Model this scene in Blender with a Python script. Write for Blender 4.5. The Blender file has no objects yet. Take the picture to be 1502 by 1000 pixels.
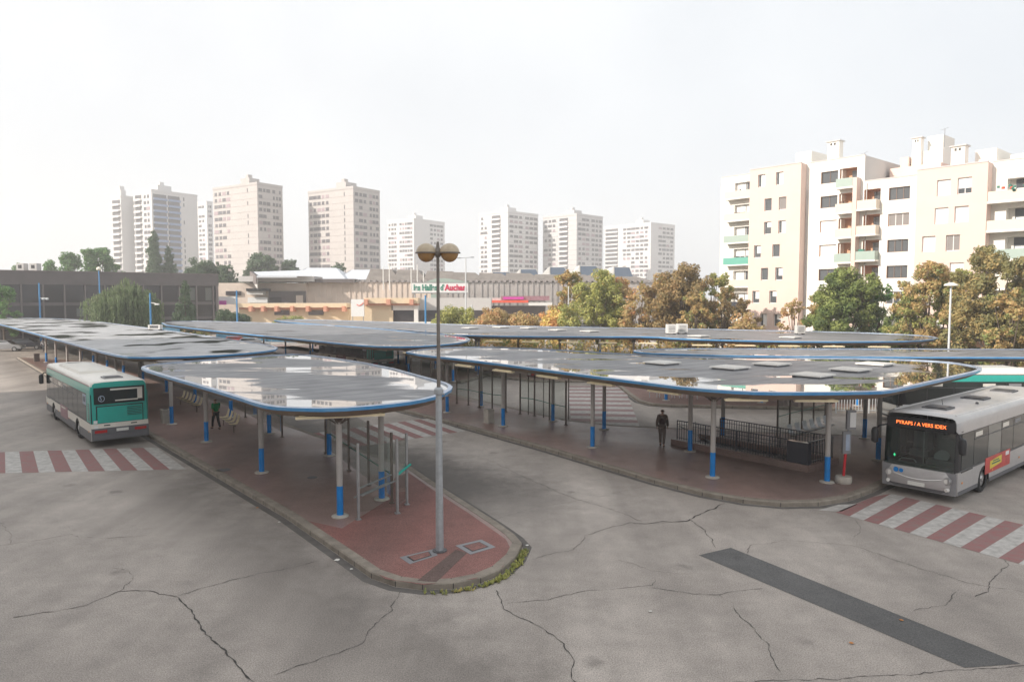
import bpy, math, random
from math import sin, cos, pi, radians, sqrt, atan2, hypot
from mathutils import Vector, Matrix

random.seed(7)
SC = bpy.context.scene
COL = SC.collection

# ------------------------------------------------------------------ camera
CAM_H = 7.2
FPX = 1050.0
PITCH = math.atan(65 / FPX)
cd = bpy.data.cameras.new('camera')
cd.sensor_width = 36.0
cd.lens = 36.0 * FPX / 1502.0
cd.clip_end = 6000
cam = bpy.data.objects.new('camera', cd)
COL.objects.link(cam)
cam.location = (0, 0, CAM_H)
cam.rotation_euler = (pi / 2 - PITCH, 0, 0)
SC.camera = cam

# ------------------------------------------------------------------ sky, sun, exposure
SUN = Vector((-0.90 * cos(radians(27)), -0.43 * cos(radians(27)), sin(radians(27)))).normalized()
w = bpy.data.worlds.new('World')
SC.world = w
w.use_nodes = True
nt = w.node_tree
nt.nodes.clear()
out = nt.nodes.new('ShaderNodeOutputWorld')
bg = nt.nodes.new('ShaderNodeBackground')
sky = nt.nodes.new('ShaderNodeTexSky')
sky.sky_type = 'NISHITA'
sky.sun_disc = False
sky.sun_elevation = radians(27)
sky.sun_rotation = atan2(SUN.x, SUN.y)
sky.air_density = 1.0
sky.dust_density = 4.0
sky.ozone_density = 1.0
bg.inputs['Strength'].default_value = 0.07
# a sheet of bright high haze over the blue, thinner towards the right
tc = nt.nodes.new('ShaderNodeTexCoord')
sep = nt.nodes.new('ShaderNodeSeparateXYZ')
nt.links.new(tc.outputs['Generated'], sep.inputs[0])
nz = nt.nodes.new('ShaderNodeTexNoise')
nz.inputs['Scale'].default_value = 1.6
nz.inputs['Detail'].default_value = 5
nt.links.new(tc.outputs['Generated'], nz.inputs['Vector'])
mr = nt.nodes.new('ShaderNodeMapRange')
mr.inputs['From Min'].default_value = -0.9
mr.inputs['From Max'].default_value = 0.7
mr.inputs['To Min'].default_value = 1.0
mr.inputs['To Max'].default_value = 0.0
nt.links.new(sep.outputs['X'], mr.inputs['Value'])
veil = nt.nodes.new('ShaderNodeMixRGB')
veil.inputs[1].default_value = (7.5, 7.85, 8.2, 1)
veil.inputs[2].default_value = (9.2, 9.2, 9.2, 1)
nt.links.new(mr.outputs[0], veil.inputs[0])
mx = nt.nodes.new('ShaderNodeMixRGB')
ml = nt.nodes.new('ShaderNodeMapRange')
ml.inputs['From Min'].default_value = 0.3
ml.inputs['From Max'].default_value = 0.7
ml.inputs['To Min'].default_value = 0.70
ml.inputs['To Max'].default_value = 0.97
nt.links.new(nz.outputs['Fac'], ml.inputs['Value'])
nt.links.new(ml.outputs[0], mx.inputs[0])
nt.links.new(sky.outputs[0], mx.inputs[1])
nt.links.new(veil.outputs[0], mx.inputs[2])
nt.links.new(mx.outputs[0], bg.inputs['Color'])
nt.links.new(bg.outputs[0], out.inputs[0])

sl = bpy.data.lights.new('sun', 'SUN')
sl.energy = 3.2
sl.angle = radians(0.6)
sl.color = (1.0, 0.92, 0.83)
so = bpy.data.objects.new('sun', sl)
COL.objects.link(so)
so.rotation_euler = (-SUN).to_track_quat('-Z', 'Y').to_euler()
so.location = (-60, -40, 90)

SC.view_settings.view_transform = 'Standard'
SC.view_settings.look = 'None'
SC.view_settings.gamma = 1
SC.view_settings.exposure = 0.82
SC.cycles.use_denoising = True
SC.cycles.max_bounces = 6
SC.cycles.diffuse_bounces = 3
SC.cycles.glossy_bounces = 3
SC.cycles.transmission_bounces = 4
SC.cycles.transparent_max_bounces = 12
SC.cycles.volume_bounces = 2
SC.cycles.caustics_reflective = False
SC.cycles.caustics_refractive = False

# ------------------------------------------------------------------ measuring helpers
def G(px, py, z=0.0):
    """ground (or height z) point seen at a photo pixel"""
    x = (px - 751) / FPX
    y = -(py - 500) / FPX
    d = (x, cos(PITCH) + y * sin(PITCH), -sin(PITCH) + y * cos(PITCH))
    t = (z - CAM_H) / d[2]
    return (d[0] * t, d[1] * t)

def Q(px, py, Y):
    """x and z of a photo pixel at distance Y"""
    x = (px - 751) / FPX
    y = -(py - 500) / FPX
    d = (x, cos(PITCH) + y * sin(PITCH), -sin(PITCH) + y * cos(PITCH))
    t = Y / d[1]
    return d[0] * t, CAM_H + d[2] * t

AX = Vector((-0.64, 0.768))      # the platforms run this way
BX = Vector((0.768, 0.64))       # and this is across them

# ------------------------------------------------------------------ materials
def mat(name, col, rough=0.7, metal=0.0, var=0.0, scale=3.0, bump=0.0, bscale=40.0, spec=0.5, col2=None,
        emit=None, coat=0.0, alpha=None, detail=6):
    m = bpy.data.materials.new(name)
    m.use_nodes = True
    n = m.node_tree
    p = n.nodes['Principled BSDF']
    p.inputs['Roughness'].default_value = rough
    p.inputs['Metallic'].default_value = metal
    p.inputs['Specular IOR Level'].default_value = spec
    if coat:
        p.inputs['Coat Weight'].default_value = coat
        p.inputs['Coat Roughness'].default_value = 0.08
    c = (*col, 1)
    p.inputs['Base Color'].default_value = c
    if var or col2:
        t = n.nodes.new('ShaderNodeTexCoord')
        z = n.nodes.new('ShaderNodeTexNoise')
        z.inputs['Scale'].default_value = scale
        z.inputs['Detail'].default_value = detail
        z.inputs['Roughness'].default_value = 0.65
        n.links.new(t.outputs['Object'], z.inputs['Vector'])
        r = n.nodes.new('ShaderNodeValToRGB')
        r.color_ramp.elements[0].position = 0.3
        r.color_ramp.elements[1].position = 0.7
        if col2:
            r.color_ramp.elements[0].color = (*col2, 1)
            r.color_ramp.elements[1].color = c
        else:
            r.color_ramp.elements[0].color = tuple(max(0, v * (1 - var)) for v in col) + (1,)
            r.color_ramp.elements[1].color = tuple(min(1, v * (1 + var)) for v in col) + (1,)
        n.links.new(z.outputs['Fac'], r.inputs[0])
        n.links.new(r.outputs[0], p.inputs['Base Color'])
    if bump:
        t = n.nodes.new('ShaderNodeTexCoord')
        z = n.nodes.new('ShaderNodeTexNoise')
        z.inputs['Scale'].default_value = bscale
        z.inputs['Detail'].default_value = 4
        n.links.new(t.outputs['Object'], z.inputs['Vector'])
        b = n.nodes.new('ShaderNodeBump')
        b.inputs['Strength'].default_value = bump
        b.inputs['Distance'].default_value = 0.02
        n.links.new(z.outputs['Fac'], b.inputs['Height'])
        n.links.new(b.outputs[0], p.inputs['Normal'])
    if emit:
        p.inputs['Emission Color'].default_value = (*emit[0], 1)
        p.inputs['Emission Strength'].default_value = emit[1]
    if alpha is not None:
        p.inputs['Alpha'].default_value = alpha
    return m

def ground_mat(name, c1, c2, c3, streak=True, rough=(0.62, 0.9), stain=(0.35, 0.6), zone=False):
    """worn asphalt: broad patches, tyre-polished streaks along the traffic, fine grit"""
    m = bpy.data.materials.new(name)
    m.use_nodes = True
    n = m.node_tree
    L = n.links.new
    p = n.nodes['Principled BSDF']
    p.inputs['Specular IOR Level'].default_value = 0.35
    t = n.nodes.new('ShaderNodeTexCoord')
    a = n.nodes.new('ShaderNodeTexNoise')
    a.inputs['Scale'].default_value = 0.11
    a.inputs['Detail'].default_value = 8
    a.inputs['Roughness'].default_value = 0.62
    L(t.outputs['Object'], a.inputs['Vector'])
    r = n.nodes.new('ShaderNodeValToRGB')
    r.color_ramp.elements[0].position = 0.36
    r.color_ramp.elements[0].color = (*c1, 1)
    r.color_ramp.elements[1].position = 0.66
    r.color_ramp.elements[1].color = (*c2, 1)
    L(a.outputs['Fac'], r.inputs[0])
    mp = n.nodes.new('ShaderNodeMapping')
    mp.inputs['Rotation'].default_value = (0, 0, radians(-39.8))
    mp.inputs['Scale'].default_value = (0.45, 0.03, 1)
    L(t.outputs['Object'], mp.inputs[0])
    s = n.nodes.new('ShaderNodeTexNoise')
    s.inputs['Scale'].default_value = 1.0
    s.inputs['Detail'].default_value = 5
    L(mp.outputs[0], s.inputs['Vector'])
    sr = n.nodes.new('ShaderNodeMapRange')
    sr.inputs['From Min'].default_value = stain[0]
    sr.inputs['From Max'].default_value = stain[1]
    sr.inputs['To Min'].default_value = 0.62 if streak else 0.0
    sr.inputs['To Max'].default_value = 0.0
    L(s.outputs['Fac'], sr.inputs['Value'])
    m1 = n.nodes.new('ShaderNodeMixRGB')
    L(sr.outputs[0], m1.inputs[0])
    L(r.outputs[0], m1.inputs[1])
    m1.inputs[2].default_value = (*c3, 1)
    # medium blotches
    b = n.nodes.new('ShaderNodeTexNoise')
    b.inputs['Scale'].default_value = 1.3
    b.inputs['Detail'].default_value = 7
    b.inputs['Roughness'].default_value = 0.7
    L(t.outputs['Object'], b.inputs['Vector'])
    br = n.nodes.new('ShaderNodeMapRange')
    br.inputs['From Min'].default_value = 0.3
    br.inputs['From Max'].default_value = 0.7
    br.inputs['To Min'].default_value = 0.84
    br.inputs['To Max'].default_value = 1.13
    L(b.outputs['Fac'], br.inputs['Value'])
    # grit
    g = n.nodes.new('ShaderNodeTexNoise')
    g.inputs['Scale'].default_value = 34
    g.inputs['Detail'].default_value = 4
    g.inputs['Roughness'].default_value = 0.8
    L(t.outputs['Object'], g.inputs['Vector'])
    gr = n.nodes.new('ShaderNodeMapRange')
    gr.inputs['From Min'].default_value = 0.3
    gr.inputs['From Max'].default_value = 0.7
    gr.inputs['To Min'].default_value = 0.40
    gr.inputs['To Max'].default_value = 1.60
    L(g.outputs['Fac'], gr.inputs['Value'])
    mu = n.nodes.new('ShaderNodeMath')
    mu.operation = 'MULTIPLY'
    L(br.outputs[0], mu.inputs[0])
    L(gr.outputs[0], mu.inputs[1])
    vo = n.nodes.new('ShaderNodeTexVoronoi'); vo.inputs['Scale'].default_value = 0.42
    dm = n.nodes.new('ShaderNodeVectorMath'); dm.operation = 'ADD'; ns = n.nodes.new('ShaderNodeTexNoise'); ns.inputs['Scale'].default_value = 5.0
    L(t.outputs['Object'], ns.inputs['Vector']); nsc = n.nodes.new('ShaderNodeVectorMath'); nsc.operation = 'SCALE'; nsc.inputs['Scale'].default_value = .35
    L(ns.outputs['Color'], nsc.inputs[0]); L(t.outputs['Object'], dm.inputs[0]); L(nsc.outputs[0], dm.inputs[1]); L(dm.outputs[0], vo.inputs['Vector'])
    vs_ = n.nodes.new('ShaderNodeSeparateColor'); L(vo.outputs['Color'], vs_.inputs[0])
    vr = n.nodes.new('ShaderNodeMath'); vr.operation = 'MULTIPLY'; L(vs_.outputs[0], vr.inputs[0]); vr.inputs[1].default_value = .10
    vd = n.nodes.new('ShaderNodeMath'); vd.operation = 'SUBTRACT'; L(vo.outputs['Distance'], vd.inputs[0]); L(vr.outputs[0], vd.inputs[1])
    vm = n.nodes.new('ShaderNodeMapRange'); vm.inputs['From Min'].default_value = -.03; vm.inputs['From Max'].default_value = .05; vm.inputs['To Min'].default_value = .68; vm.inputs['To Max'].default_value = 1.0
    L(vd.outputs[0], vm.inputs['Value'])
    mo_ = n.nodes.new('ShaderNodeMath'); mo_.operation = 'MULTIPLY'; L(mu.outputs[0], mo_.inputs[0]); L(vm.outputs[0], mo_.inputs[1]); mu = mo_
    if zone:      # two ages of tarmac: the newer, darker one lies between and right of the platforms
        sx = n.nodes.new('ShaderNodeSeparateXYZ')
        L(t.outputs['Object'], sx.inputs[0])
        def lin(ax, ay):
            e1 = n.nodes.new('ShaderNodeMath'); e1.operation = 'MULTIPLY'; L(sx.outputs['X'], e1.inputs[0]); e1.inputs[1].default_value = ax
            e2 = n.nodes.new('ShaderNodeMath'); e2.operation = 'MULTIPLY_ADD'; L(sx.outputs['Y'], e2.inputs[0]); e2.inputs[1].default_value = ay; L(e1.outputs[0], e2.inputs[2])
            return e2
        vv = lin(.768, .64); uu = lin(-.64, .768)
        q2 = n.nodes.new('ShaderNodeMath'); q2.operation = 'MULTIPLY_ADD'
        L(b.outputs['Fac'], q2.inputs[0]); q2.inputs[1].default_value = 2.0; L(vv.outputs[0], q2.inputs[2])
        q5 = n.nodes.new('ShaderNodeMath'); q5.operation = 'SUBTRACT'; L(q2.outputs[0], q5.inputs[0]); q5.inputs[1].default_value = 16.4
        q6 = n.nodes.new('ShaderNodeMath'); q6.operation = 'ABSOLUTE'; L(q5.outputs[0], q6.inputs[0])
        q7 = n.nodes.new('ShaderNodeMapRange'); q7.interpolation_type = 'SMOOTHSTEP'; q7.inputs['From Min'].default_value = 1.0; q7.inputs['From Max'].default_value = 4.2
        q7.inputs['To Min'].default_value = 0.58; q7.inputs['To Max'].default_value = 0.0; L(q6.outputs[0], q7.inputs['Value'])
        q8 = n.nodes.new('ShaderNodeMapRange'); q8.interpolation_type = 'SMOOTHSTEP'; q8.inputs['From Min'].default_value = 16.0; q8.inputs['From Max'].default_value = 22.0
        L(uu.outputs[0], q8.inputs['Value'])
        q9 = n.nodes.new('ShaderNodeMath'); q9.operation = 'MULTIPLY'; L(q7.outputs[0], q9.inputs[0]); L(q8.outputs[0], q9.inputs[1])
        q3 = n.nodes.new('ShaderNodeMath'); q3.operation = 'SUBTRACT'; q3.inputs[0].default_value = 1.0; L(q9.outputs[0], q3.inputs[1])
        # oily lane where the buses stand, left of the near platform
        kv = .768 * G(420, 760)[0] + .64 * G(420, 760)[1]
        k1 = n.nodes.new('ShaderNodeMath'); k1.operation = 'SUBTRACT'; L(q2.outputs[0], k1.inputs[0]); k1.inputs[1].default_value = kv - 1.6 + 1.0
        k2 = n.nodes.new('ShaderNodeMath'); k2.operation = 'ABSOLUTE'; L(k1.outputs[0], k2.inputs[0])
        k3 = n.nodes.new('ShaderNodeMapRange'); k3.interpolation_type = 'SMOOTHSTEP'; k3.inputs['From Min'].default_value = .2; k3.inputs['From Max'].default_value = 2.4
        k3.inputs['To Min'].default_value = .76; k3.inputs['To Max'].default_value = 1.03; L(k2.outputs[0], k3.inputs['Value'])
        k4 = n.nodes.new('ShaderNodeMath'); k4.operation = 'MULTIPLY'; L(q3.outputs[0], k4.inputs[0]); L(k3.outputs[0], k4.inputs[1]); q3 = k4
        q4 = n.nodes.new('ShaderNodeMath'); q4.operation = 'MULTIPLY'
        L(mu.outputs[0], q4.inputs[0]); L(q3.outputs[0], q4.inputs[1])
        mu = q4
    m2 = n.nodes.new('ShaderNodeVectorMath')
    m2.operation = 'SCALE'
    L(m1.outputs[0], m2.inputs[0])
    L(mu.outputs[0], m2.inputs['Scale'])
    L(m2.outputs[0], p.inputs['Base Color'])
    rr = n.nodes.new('ShaderNodeMapRange')
    rr.inputs['To Min'].default_value = rough[0]
    rr.inputs['To Max'].default_value = rough[1]
    rr.inputs['From Min'].default_value = 0.35
    rr.inputs['From Max'].default_value = 0.65
    L(a.outputs['Fac'], rr.inputs['Value'])
    L(rr.outputs[0], p.inputs['Roughness'])
    bu = n.nodes.new('ShaderNodeBump')
    bu.inputs['Strength'].default_value = 0.35
    bu.inputs['Distance'].default_value = 0.01
    L(g.outputs['Fac'], bu.inputs['Height'])
    L(bu.outputs[0], p.inputs['Normal'])
    return m

def roof_mat(name, dark_refl=False):
    """bituminous canopy deck with standing rain water: water is smooth, felt is rough"""
    m = bpy.data.materials.new(name)
    m.use_nodes = True
    n = m.node_tree
    L = n.links.new
    p = n.nodes['Principled BSDF']
    t = n.nodes.new('ShaderNodeTexCoord')
    mp = n.nodes.new('ShaderNodeMapping')
    mp.inputs['Rotation'].default_value = (0, 0, radians(-39.8))
    mp.inputs['Scale'].default_value = (0.16, 0.5, 1)
    L(t.outputs['Object'], mp.inputs[0])
    a = n.nodes.new('ShaderNodeTexNoise')
    a.inputs['Scale'].default_value = 1.0
    a.inputs['Detail'].default_value = 4
    a.inputs['Roughness'].default_value = 0.55
    L(mp.outputs[0], a.inputs['Vector'])
    at = n.nodes.new('ShaderNodeAttribute')
    at.attribute_name = 'wet'
    ad = n.nodes.new('ShaderNodeMath')
    ad.operation = 'ADD'
    L(a.outputs['Fac'], ad.inputs[0])
    L(at.outputs['Fac'], ad.inputs[1])
    wr = n.nodes.new('ShaderNodeMapRange')
    wr.inputs['From Min'].default_value = 0.56
    wr.inputs['From Max'].default_value = 0.66
    wr.interpolation_type = 'SMOOTHSTEP'
    L(ad.outputs[0], wr.inputs['Value'])
    # felt colour
    b = n.nodes.new('ShaderNodeTexNoise')
    b.inputs['Scale'].default_value = 0.7
    b.inputs['Detail'].default_value = 8
    L(t.outputs['Object'], b.inputs['Vector'])
    r = n.nodes.new('ShaderNodeValToRGB')
    r.color_ramp.elements[0].position = 0.3
    r.color_ramp.elements[0].color = (0.13, 0.132, 0.142, 1)
    r.color_ramp.elements[1].position = 0.7
    r.color_ramp.elements[1].color = (0.25, 0.25, 0.26, 1)
    if dark_refl:
        r.color_ramp.elements[0].color = (.30, .30, .305, 1)
        r.color_ramp.elements[1].color = (.50, .50, .50, 1)
    L(b.outputs['Fac'], r.inputs[0])
    # felt strips: faint seams
    wv = n.nodes.new('ShaderNodeTexWave')
    wv.inputs['Scale'].default_value = 0.32
    wv.inputs['Distortion'].default_value = 0.3
    mp2 = n.nodes.new('ShaderNodeMapping')
    mp2.inputs['Rotation'].default_value = (0, 0, radians(-39.8))
    L(t.outputs['Object'], mp2.inputs[0])
    wv.bands_direction = 'Y'
    L(mp2.outputs[0], wv.inputs['Vector'])
    ws = n.nodes.new('ShaderNodeMapRange')
    ws.inputs['From Min'].default_value = 0.0
    ws.inputs['From Max'].default_value = 0.12
    ws.inputs['To Min'].default_value = 0.6
    ws.inputs['To Max'].default_value = 1.0
    L(wv.outputs['Fac'], ws.inputs['Value'])
    sc = n.nodes.new('ShaderNodeVectorMath')
    sc.operation = 'SCALE'
    L(r.outputs[0], sc.inputs[0])
    L(ws.outputs[0], sc.inputs['Scale'])
    mc = n.nodes.new('ShaderNodeMixRGB')
    L(wr.outputs[0], mc.inputs[0])
    L(sc.outputs[0], mc.inputs[1])
    mc.inputs[2].default_value = (0.07, 0.075, 0.08, 1)
    if dark_refl:
        mz = n.nodes.new('ShaderNodeTexNoise'); mz.inputs['Scale'].default_value = 1.0; mz.inputs['Detail'].default_value = 2  # dark building reflections in puddles, painted into the deck colour
        mm = n.nodes.new('ShaderNodeMapping'); mm.inputs['Rotation'].default_value = (0, 0, radians(-39.8)); mm.inputs['Scale'].default_value = (.30, .22, 1)
        L(t.outputs['Object'], mm.inputs[0]); L(mm.outputs[0], mz.inputs['Vector'])
        mt = n.nodes.new('ShaderNodeMapRange'); mt.inputs['From Min'].default_value = .55; mt.inputs['From Max'].default_value = .60
        L(mz.outputs['Fac'], mt.inputs['Value'])
        mo = n.nodes.new('ShaderNodeMixRGB'); L(mt.outputs[0], mo.inputs[0]); L(mc.outputs[0], mo.inputs[1]); mo.inputs[2].default_value = (.035, .038, .03, 1)
        mc = mo
    L(mc.outputs[0], p.inputs['Base Color'])
    rg = n.nodes.new('ShaderNodeMapRange')
    rg.inputs['To Min'].default_value = 0.5
    rg.inputs['To Max'].default_value = 0.015
    L(wr.outputs[0], rg.inputs['Value'])
    if dark_refl:
        rx = n.nodes.new('ShaderNodeMath'); rx.operation = 'MULTIPLY_ADD'; L(mt.outputs[0], rx.inputs[0]); rx.inputs[1].default_value = .5; L(rg.outputs[0], rx.inputs[2])
        rg = rx
        sp = n.nodes.new('ShaderNodeMapRange'); sp.inputs['To Min'].default_value = .5; sp.inputs['To Max'].default_value = .05
        L(mt.outputs[0], sp.inputs['Value']); L(sp.outputs[0], p.inputs['Specular IOR Level'])
    L(rg.outputs[0], p.inputs['Roughness'])
    p.inputs['IOR'].default_value = 1.5
    co = n.nodes.new('ShaderNodeMath')
    co.operation = 'MULTIPLY'
    L(wr.outputs[0], co.inputs[0])
    co.inputs[1].default_value = 1.0
    L(co.outputs[0], p.inputs['Coat Weight'])
    p.inputs['Coat Roughness'].default_value = 0.01
    p.inputs['Coat IOR'].default_value = 1.7
    fb = n.nodes.new('ShaderNodeTexNoise')
    fb.inputs['Scale'].default_value = 14
    fb.inputs['Detail'].default_value = 5
    L(t.outputs['Object'], fb.inputs['Vector'])
    inv = n.nodes.new('ShaderNodeMapRange')
    inv.inputs['To Min'].default_value = 0.35
    inv.inputs['To Max'].default_value = 0.0
    L(wr.outputs[0], inv.inputs['Value'])
    bu = n.nodes.new('ShaderNodeBump')
    bu.inputs['Distance'].default_value = 0.02
    L(inv.outputs[0], bu.inputs['Strength'])
    L(fb.outputs['Fac'], bu.inputs['Height'])
    L(bu.outputs[0], p.inputs['Normal'])
    return m

def leaf_mat(name, cols):
    m = bpy.data.materials.new(name)
    m.use_nodes = True
    n = m.node_tree
    L = n.links.new
    p = n.nodes['Principled BSDF']
    g = n.nodes.new('ShaderNodeNewGeometry')
    r = n.nodes.new('ShaderNodeValToRGB')
    e = r.color_ramp.elements
    while len(e) < len(cols):
        e.new(0.5)
    for i, c in enumerate(cols):
        e[i].position = i / (len(cols) - 1)
        e[i].color = (*c, 1)
    tcd = n.nodes.new('ShaderNodeTexCoord')
    nz_ = n.nodes.new('ShaderNodeTexNoise'); nz_.inputs['Scale'].default_value = 0.55; nz_.inputs['Detail'].default_value = 2
    L(tcd.outputs['Object'], nz_.inputs['Vector'])
    nm_ = n.nodes.new('ShaderNodeMapRange'); nm_.inputs['From Min'].default_value = .35; nm_.inputs['From Max'].default_value = .65; nm_.inputs['To Min'].default_value = -.05; nm_.inputs['To Max'].default_value = .65
    L(nz_.outputs['Fac'], nm_.inputs['Value'])
    mm_ = n.nodes.new('ShaderNodeMath'); mm_.operation = 'MULTIPLY_ADD'; L(g.outputs['Random Per Island'], mm_.inputs[0]); mm_.inputs[1].default_value = .4; L(nm_.outputs[0], mm_.inputs[2])
    L(mm_.outputs[0], r.inputs[0])
    L(r.outputs[0], p.inputs['Base Color'])
    p.inputs['Roughness'].default_value = 0.6
    p.inputs['Specular IOR Level'].default_value = 0.25
    tr = n.nodes.new('ShaderNodeBsdfTranslucent')
    L(r.outputs[0], tr.inputs['Color'])
    ms = n.nodes.new('ShaderNodeMixShader')
    ms.inputs[0].default_value = 0.35
    L(p.outputs[0], ms.inputs[1])
    L(tr.outputs[0], ms.inputs[2])
    L(ms.outputs[0], n.nodes['Material Output'].inputs[0])
    return m

def glass_mat(name, tint=(0.75, 0.85, 0.82), clear=0.82, rough=0.03):
    m = bpy.data.materials.new(name)
    m.use_nodes = True
    n = m.node_tree
    n.nodes.remove(n.nodes['Principled BSDF'])
    g = n.nodes.new('ShaderNodeBsdfGlossy')
    g.inputs['Roughness'].default_value = rough
    t = n.nodes.new('ShaderNodeBsdfTransparent')
    t.inputs['Color'].default_value = (*tint, 1)
    lw = n.nodes.new('ShaderNodeLayerWeight')
    f = n.nodes.new('ShaderNodeMath')
    f.operation = 'POWER'
    f.inputs[1].default_value = 4.0
    n.links.new(lw.outputs['Facing'], f.inputs[0])
    a = n.nodes.new('ShaderNodeMath')
    a.operation = 'MULTIPLY_ADD'
    a.inputs[1].default_value = clear
    a.inputs[2].default_value = (1 - clear) * 0.35
    n.links.new(f.outputs[0], a.inputs[0])
    s = n.nodes.new('ShaderNodeMixShader')
    n.links.new(a.outputs[0], s.inputs[0])
    n.links.new(t.outputs[0], s.inputs[1])
    n.links.new(g.outputs[0], s.inputs[2])
    n.links.new(s.outputs[0], n.nodes['Material Output'].inputs[0])
    return m

M = {}
M['asphalt'] = ground_mat('asphalt', (0.325, 0.285, 0.252), (0.505, 0.450, 0.402), (0.235, 0.208, 0.185), zone=True)
M['patch'] = ground_mat('dark_asphalt', (0.105, 0.103, 0.10), (0.17, 0.165, 0.16), (0.09, 0.088, 0.086), rough=(0.75, 0.9))
M['red'] = ground_mat('red_pavement', (0.25, 0.108, 0.092), (0.33, 0.165, 0.142), (0.18, 0.11, 0.095))
M['brown'] = ground_mat('brown_pavement', (0.27, 0.175, 0.150), (0.36, 0.245, 0.215), (0.17, 0.13, 0.115), rough=(0.28, 0.6))
M['darkbrown'] = ground_mat('dark_brown_patch', (0.13, 0.085, 0.073), (0.17, 0.115, 0.10), (0.10, 0.07, 0.06))
M['pinkpave'] = ground_mat('pinkish_pavement', (0.22, 0.135, 0.115), (0.28, 0.175, 0.15), (0.20, 0.15, 0.13))
M['kerb'] = mat('kerb_stone', (0.34, 0.295, 0.24), 0.85, col2=(0.20, 0.17, 0.14), scale=2.5, bump=0.5)
M['crack'] = mat('crack', (0.06, 0.054, 0.05), 0.95)
M['seam'] = mat('gutter_seam', (0.17, 0.155, 0.14), 0.95, col2=(0.10, 0.092, 0.085), scale=1.5, bump=0.4)
M['whitepaint'] = mat('road_white', (0.60, 0.575, 0.54), 0.8, col2=(0.33, 0.31, 0.285), scale=3.5, bump=0.3)
M['redpaint'] = mat('road_red', (0.31, 0.12, 0.115), 0.8, col2=(0.25, 0.175, 0.16), scale=3.5, bump=0.3)
M['pinkpaint'] = mat('road_pink', (0.30, 0.20, 0.19), 0.8, var=0.15)
M['roof'] = roof_mat('canopy_deck')
M['roofrefl'] = roof_mat('canopy_deck_painted_reflections', True)
M['blue'] = mat('blue_paint', (0.03, 0.24, 0.55), 0.28, metal=0.15, col2=(0.13, 0.33, 0.56), scale=1.4, coat=0.3)
M['trimlight'] = mat('pale_blue_trim', (0.38, 0.45, 0.56), 0.35, metal=0.3, var=0.25, scale=1.5)
M['bandblue'] = mat('column_blue', (0.0, 0.21, 0.60), 0.4, var=0.12, scale=3)
M['column'] = mat('column_grey', (0.43, 0.40, 0.375), 0.55, var=0.12, scale=2)
M['concrete'] = mat('concrete', (0.50, 0.46, 0.40), 0.9, var=0.15, scale=4, bump=0.3)
M['soffit'] = mat('soffit', (0.23, 0.18, 0.14), 0.8, var=0.2, scale=1)
M['fixture'] = mat('cream_fixture', (0.80, 0.68, 0.45), 0.5, var=0.1)
M['fixwhite'] = mat('white_diffuser', (0.85, 0.80, 0.68), 0.4)
M['skylight'] = mat('skylight_dome', (0.62, 0.60, 0.56), 0.45, var=0.1)
M['brownmetal'] = mat('brown_metal', (0.16, 0.13, 0.11), 0.5, metal=0.3, var=0.2)
M['greymetal'] = mat('grey_metal', (0.36, 0.36, 0.36), 0.45, metal=0.5, var=0.12, scale=5)
M['galv'] = mat('galvanised', (0.42, 0.44, 0.46), 0.45, metal=0.4, var=0.15, scale=6)
M['black'] = mat('black_plastic', (0.02, 0.02, 0.022), 0.4)
M['busgrey'] = mat('bus_lower_grey', (0.13, 0.13, 0.14), 0.5, var=0.1, scale=2)
M['rubber'] = mat('tyre_rubber', (0.025, 0.025, 0.025), 0.85)
M['darkgrey'] = mat('dark_grey', (0.10, 0.10, 0.105), 0.55, var=0.1)
M['midgrey'] = mat('mid_grey', (0.24, 0.24, 0.25), 0.5, var=0.1)
M['white'] = mat('white_paint', (0.78, 0.76, 0.72), 0.4, var=0.06, coat=0.3)
M['buswhite'] = mat('bus_white', (0.78, 0.74, 0.66), 0.35, var=0.06, scale=1.2, coat=0.3)
M['jade'] = mat('jade_green', (0.015, 0.40, 0.33), 0.3, var=0.06, coat=0.4)
M['silver'] = mat('silver_paint', (0.48, 0.465, 0.46), 0.32, metal=0.2, var=0.06, coat=0.3)
M['silverroof'] = mat('silver_roof', (0.55, 0.535, 0.52), 0.35, metal=0.2, var=0.12, scale=1.0, coat=0.2)
M['busglass'] = mat('bus_glass', (0.022, 0.030, 0.030), 0.06, spec=0.4)
M['busglassl'] = mat('bus_glass_light', (0.14, 0.15, 0.14), 0.08, spec=0.6)
M['clear'] = glass_mat('clear_glass')
M['screen'] = glass_mat('shelter_glass', (0.93, 0.96, 0.95), 0.9)
M['tint'] = glass_mat('tinted_glass', (0.50, 0.62, 0.58), 0.75)
M['redlamp'] = mat('red_lamp', (0.45, 0.02, 0.02), 0.25)
M['amber'] = mat('amber_lamp', (0.8, 0.3, 0.03), 0.3)
M['led'] = mat('led_orange', (0.9, 0.25, 0.05), 0.5, emit=((1.0, 0.18, 0.04), 1.6))
M['ledgreen'] = mat('led_green', (0.1, 0.8, 0.4), 0.5, emit=((0.1, 1.0, 0.45), 0.7))
M['chrome'] = mat('rim_metal', (0.55, 0.55, 0.55), 0.3, metal=0.8)
M['plate'] = mat('number_plate', (0.75, 0.75, 0.70), 0.5)
M['adred'] = mat('advert_red', (0.55, 0.06, 0.05), 0.4, var=0.2, scale=2)
M['adyellow'] = mat('advert_yellow', (0.75, 0.60, 0.06), 0.4)
M['adplum'] = mat('advert_plum', (0.25, 0.09, 0.12), 0.4, col2=(0.35, 0.22, 0.24), scale=4)
M['redpole'] = mat('red_pole', (0.60, 0.02, 0.03), 0.4)
M['teal'] = mat('teal_rail', (0.0, 0.42, 0.34), 0.4)
M['greenrail'] = mat('green_rail', (0.02, 0.16, 0.11), 0.45)
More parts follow.
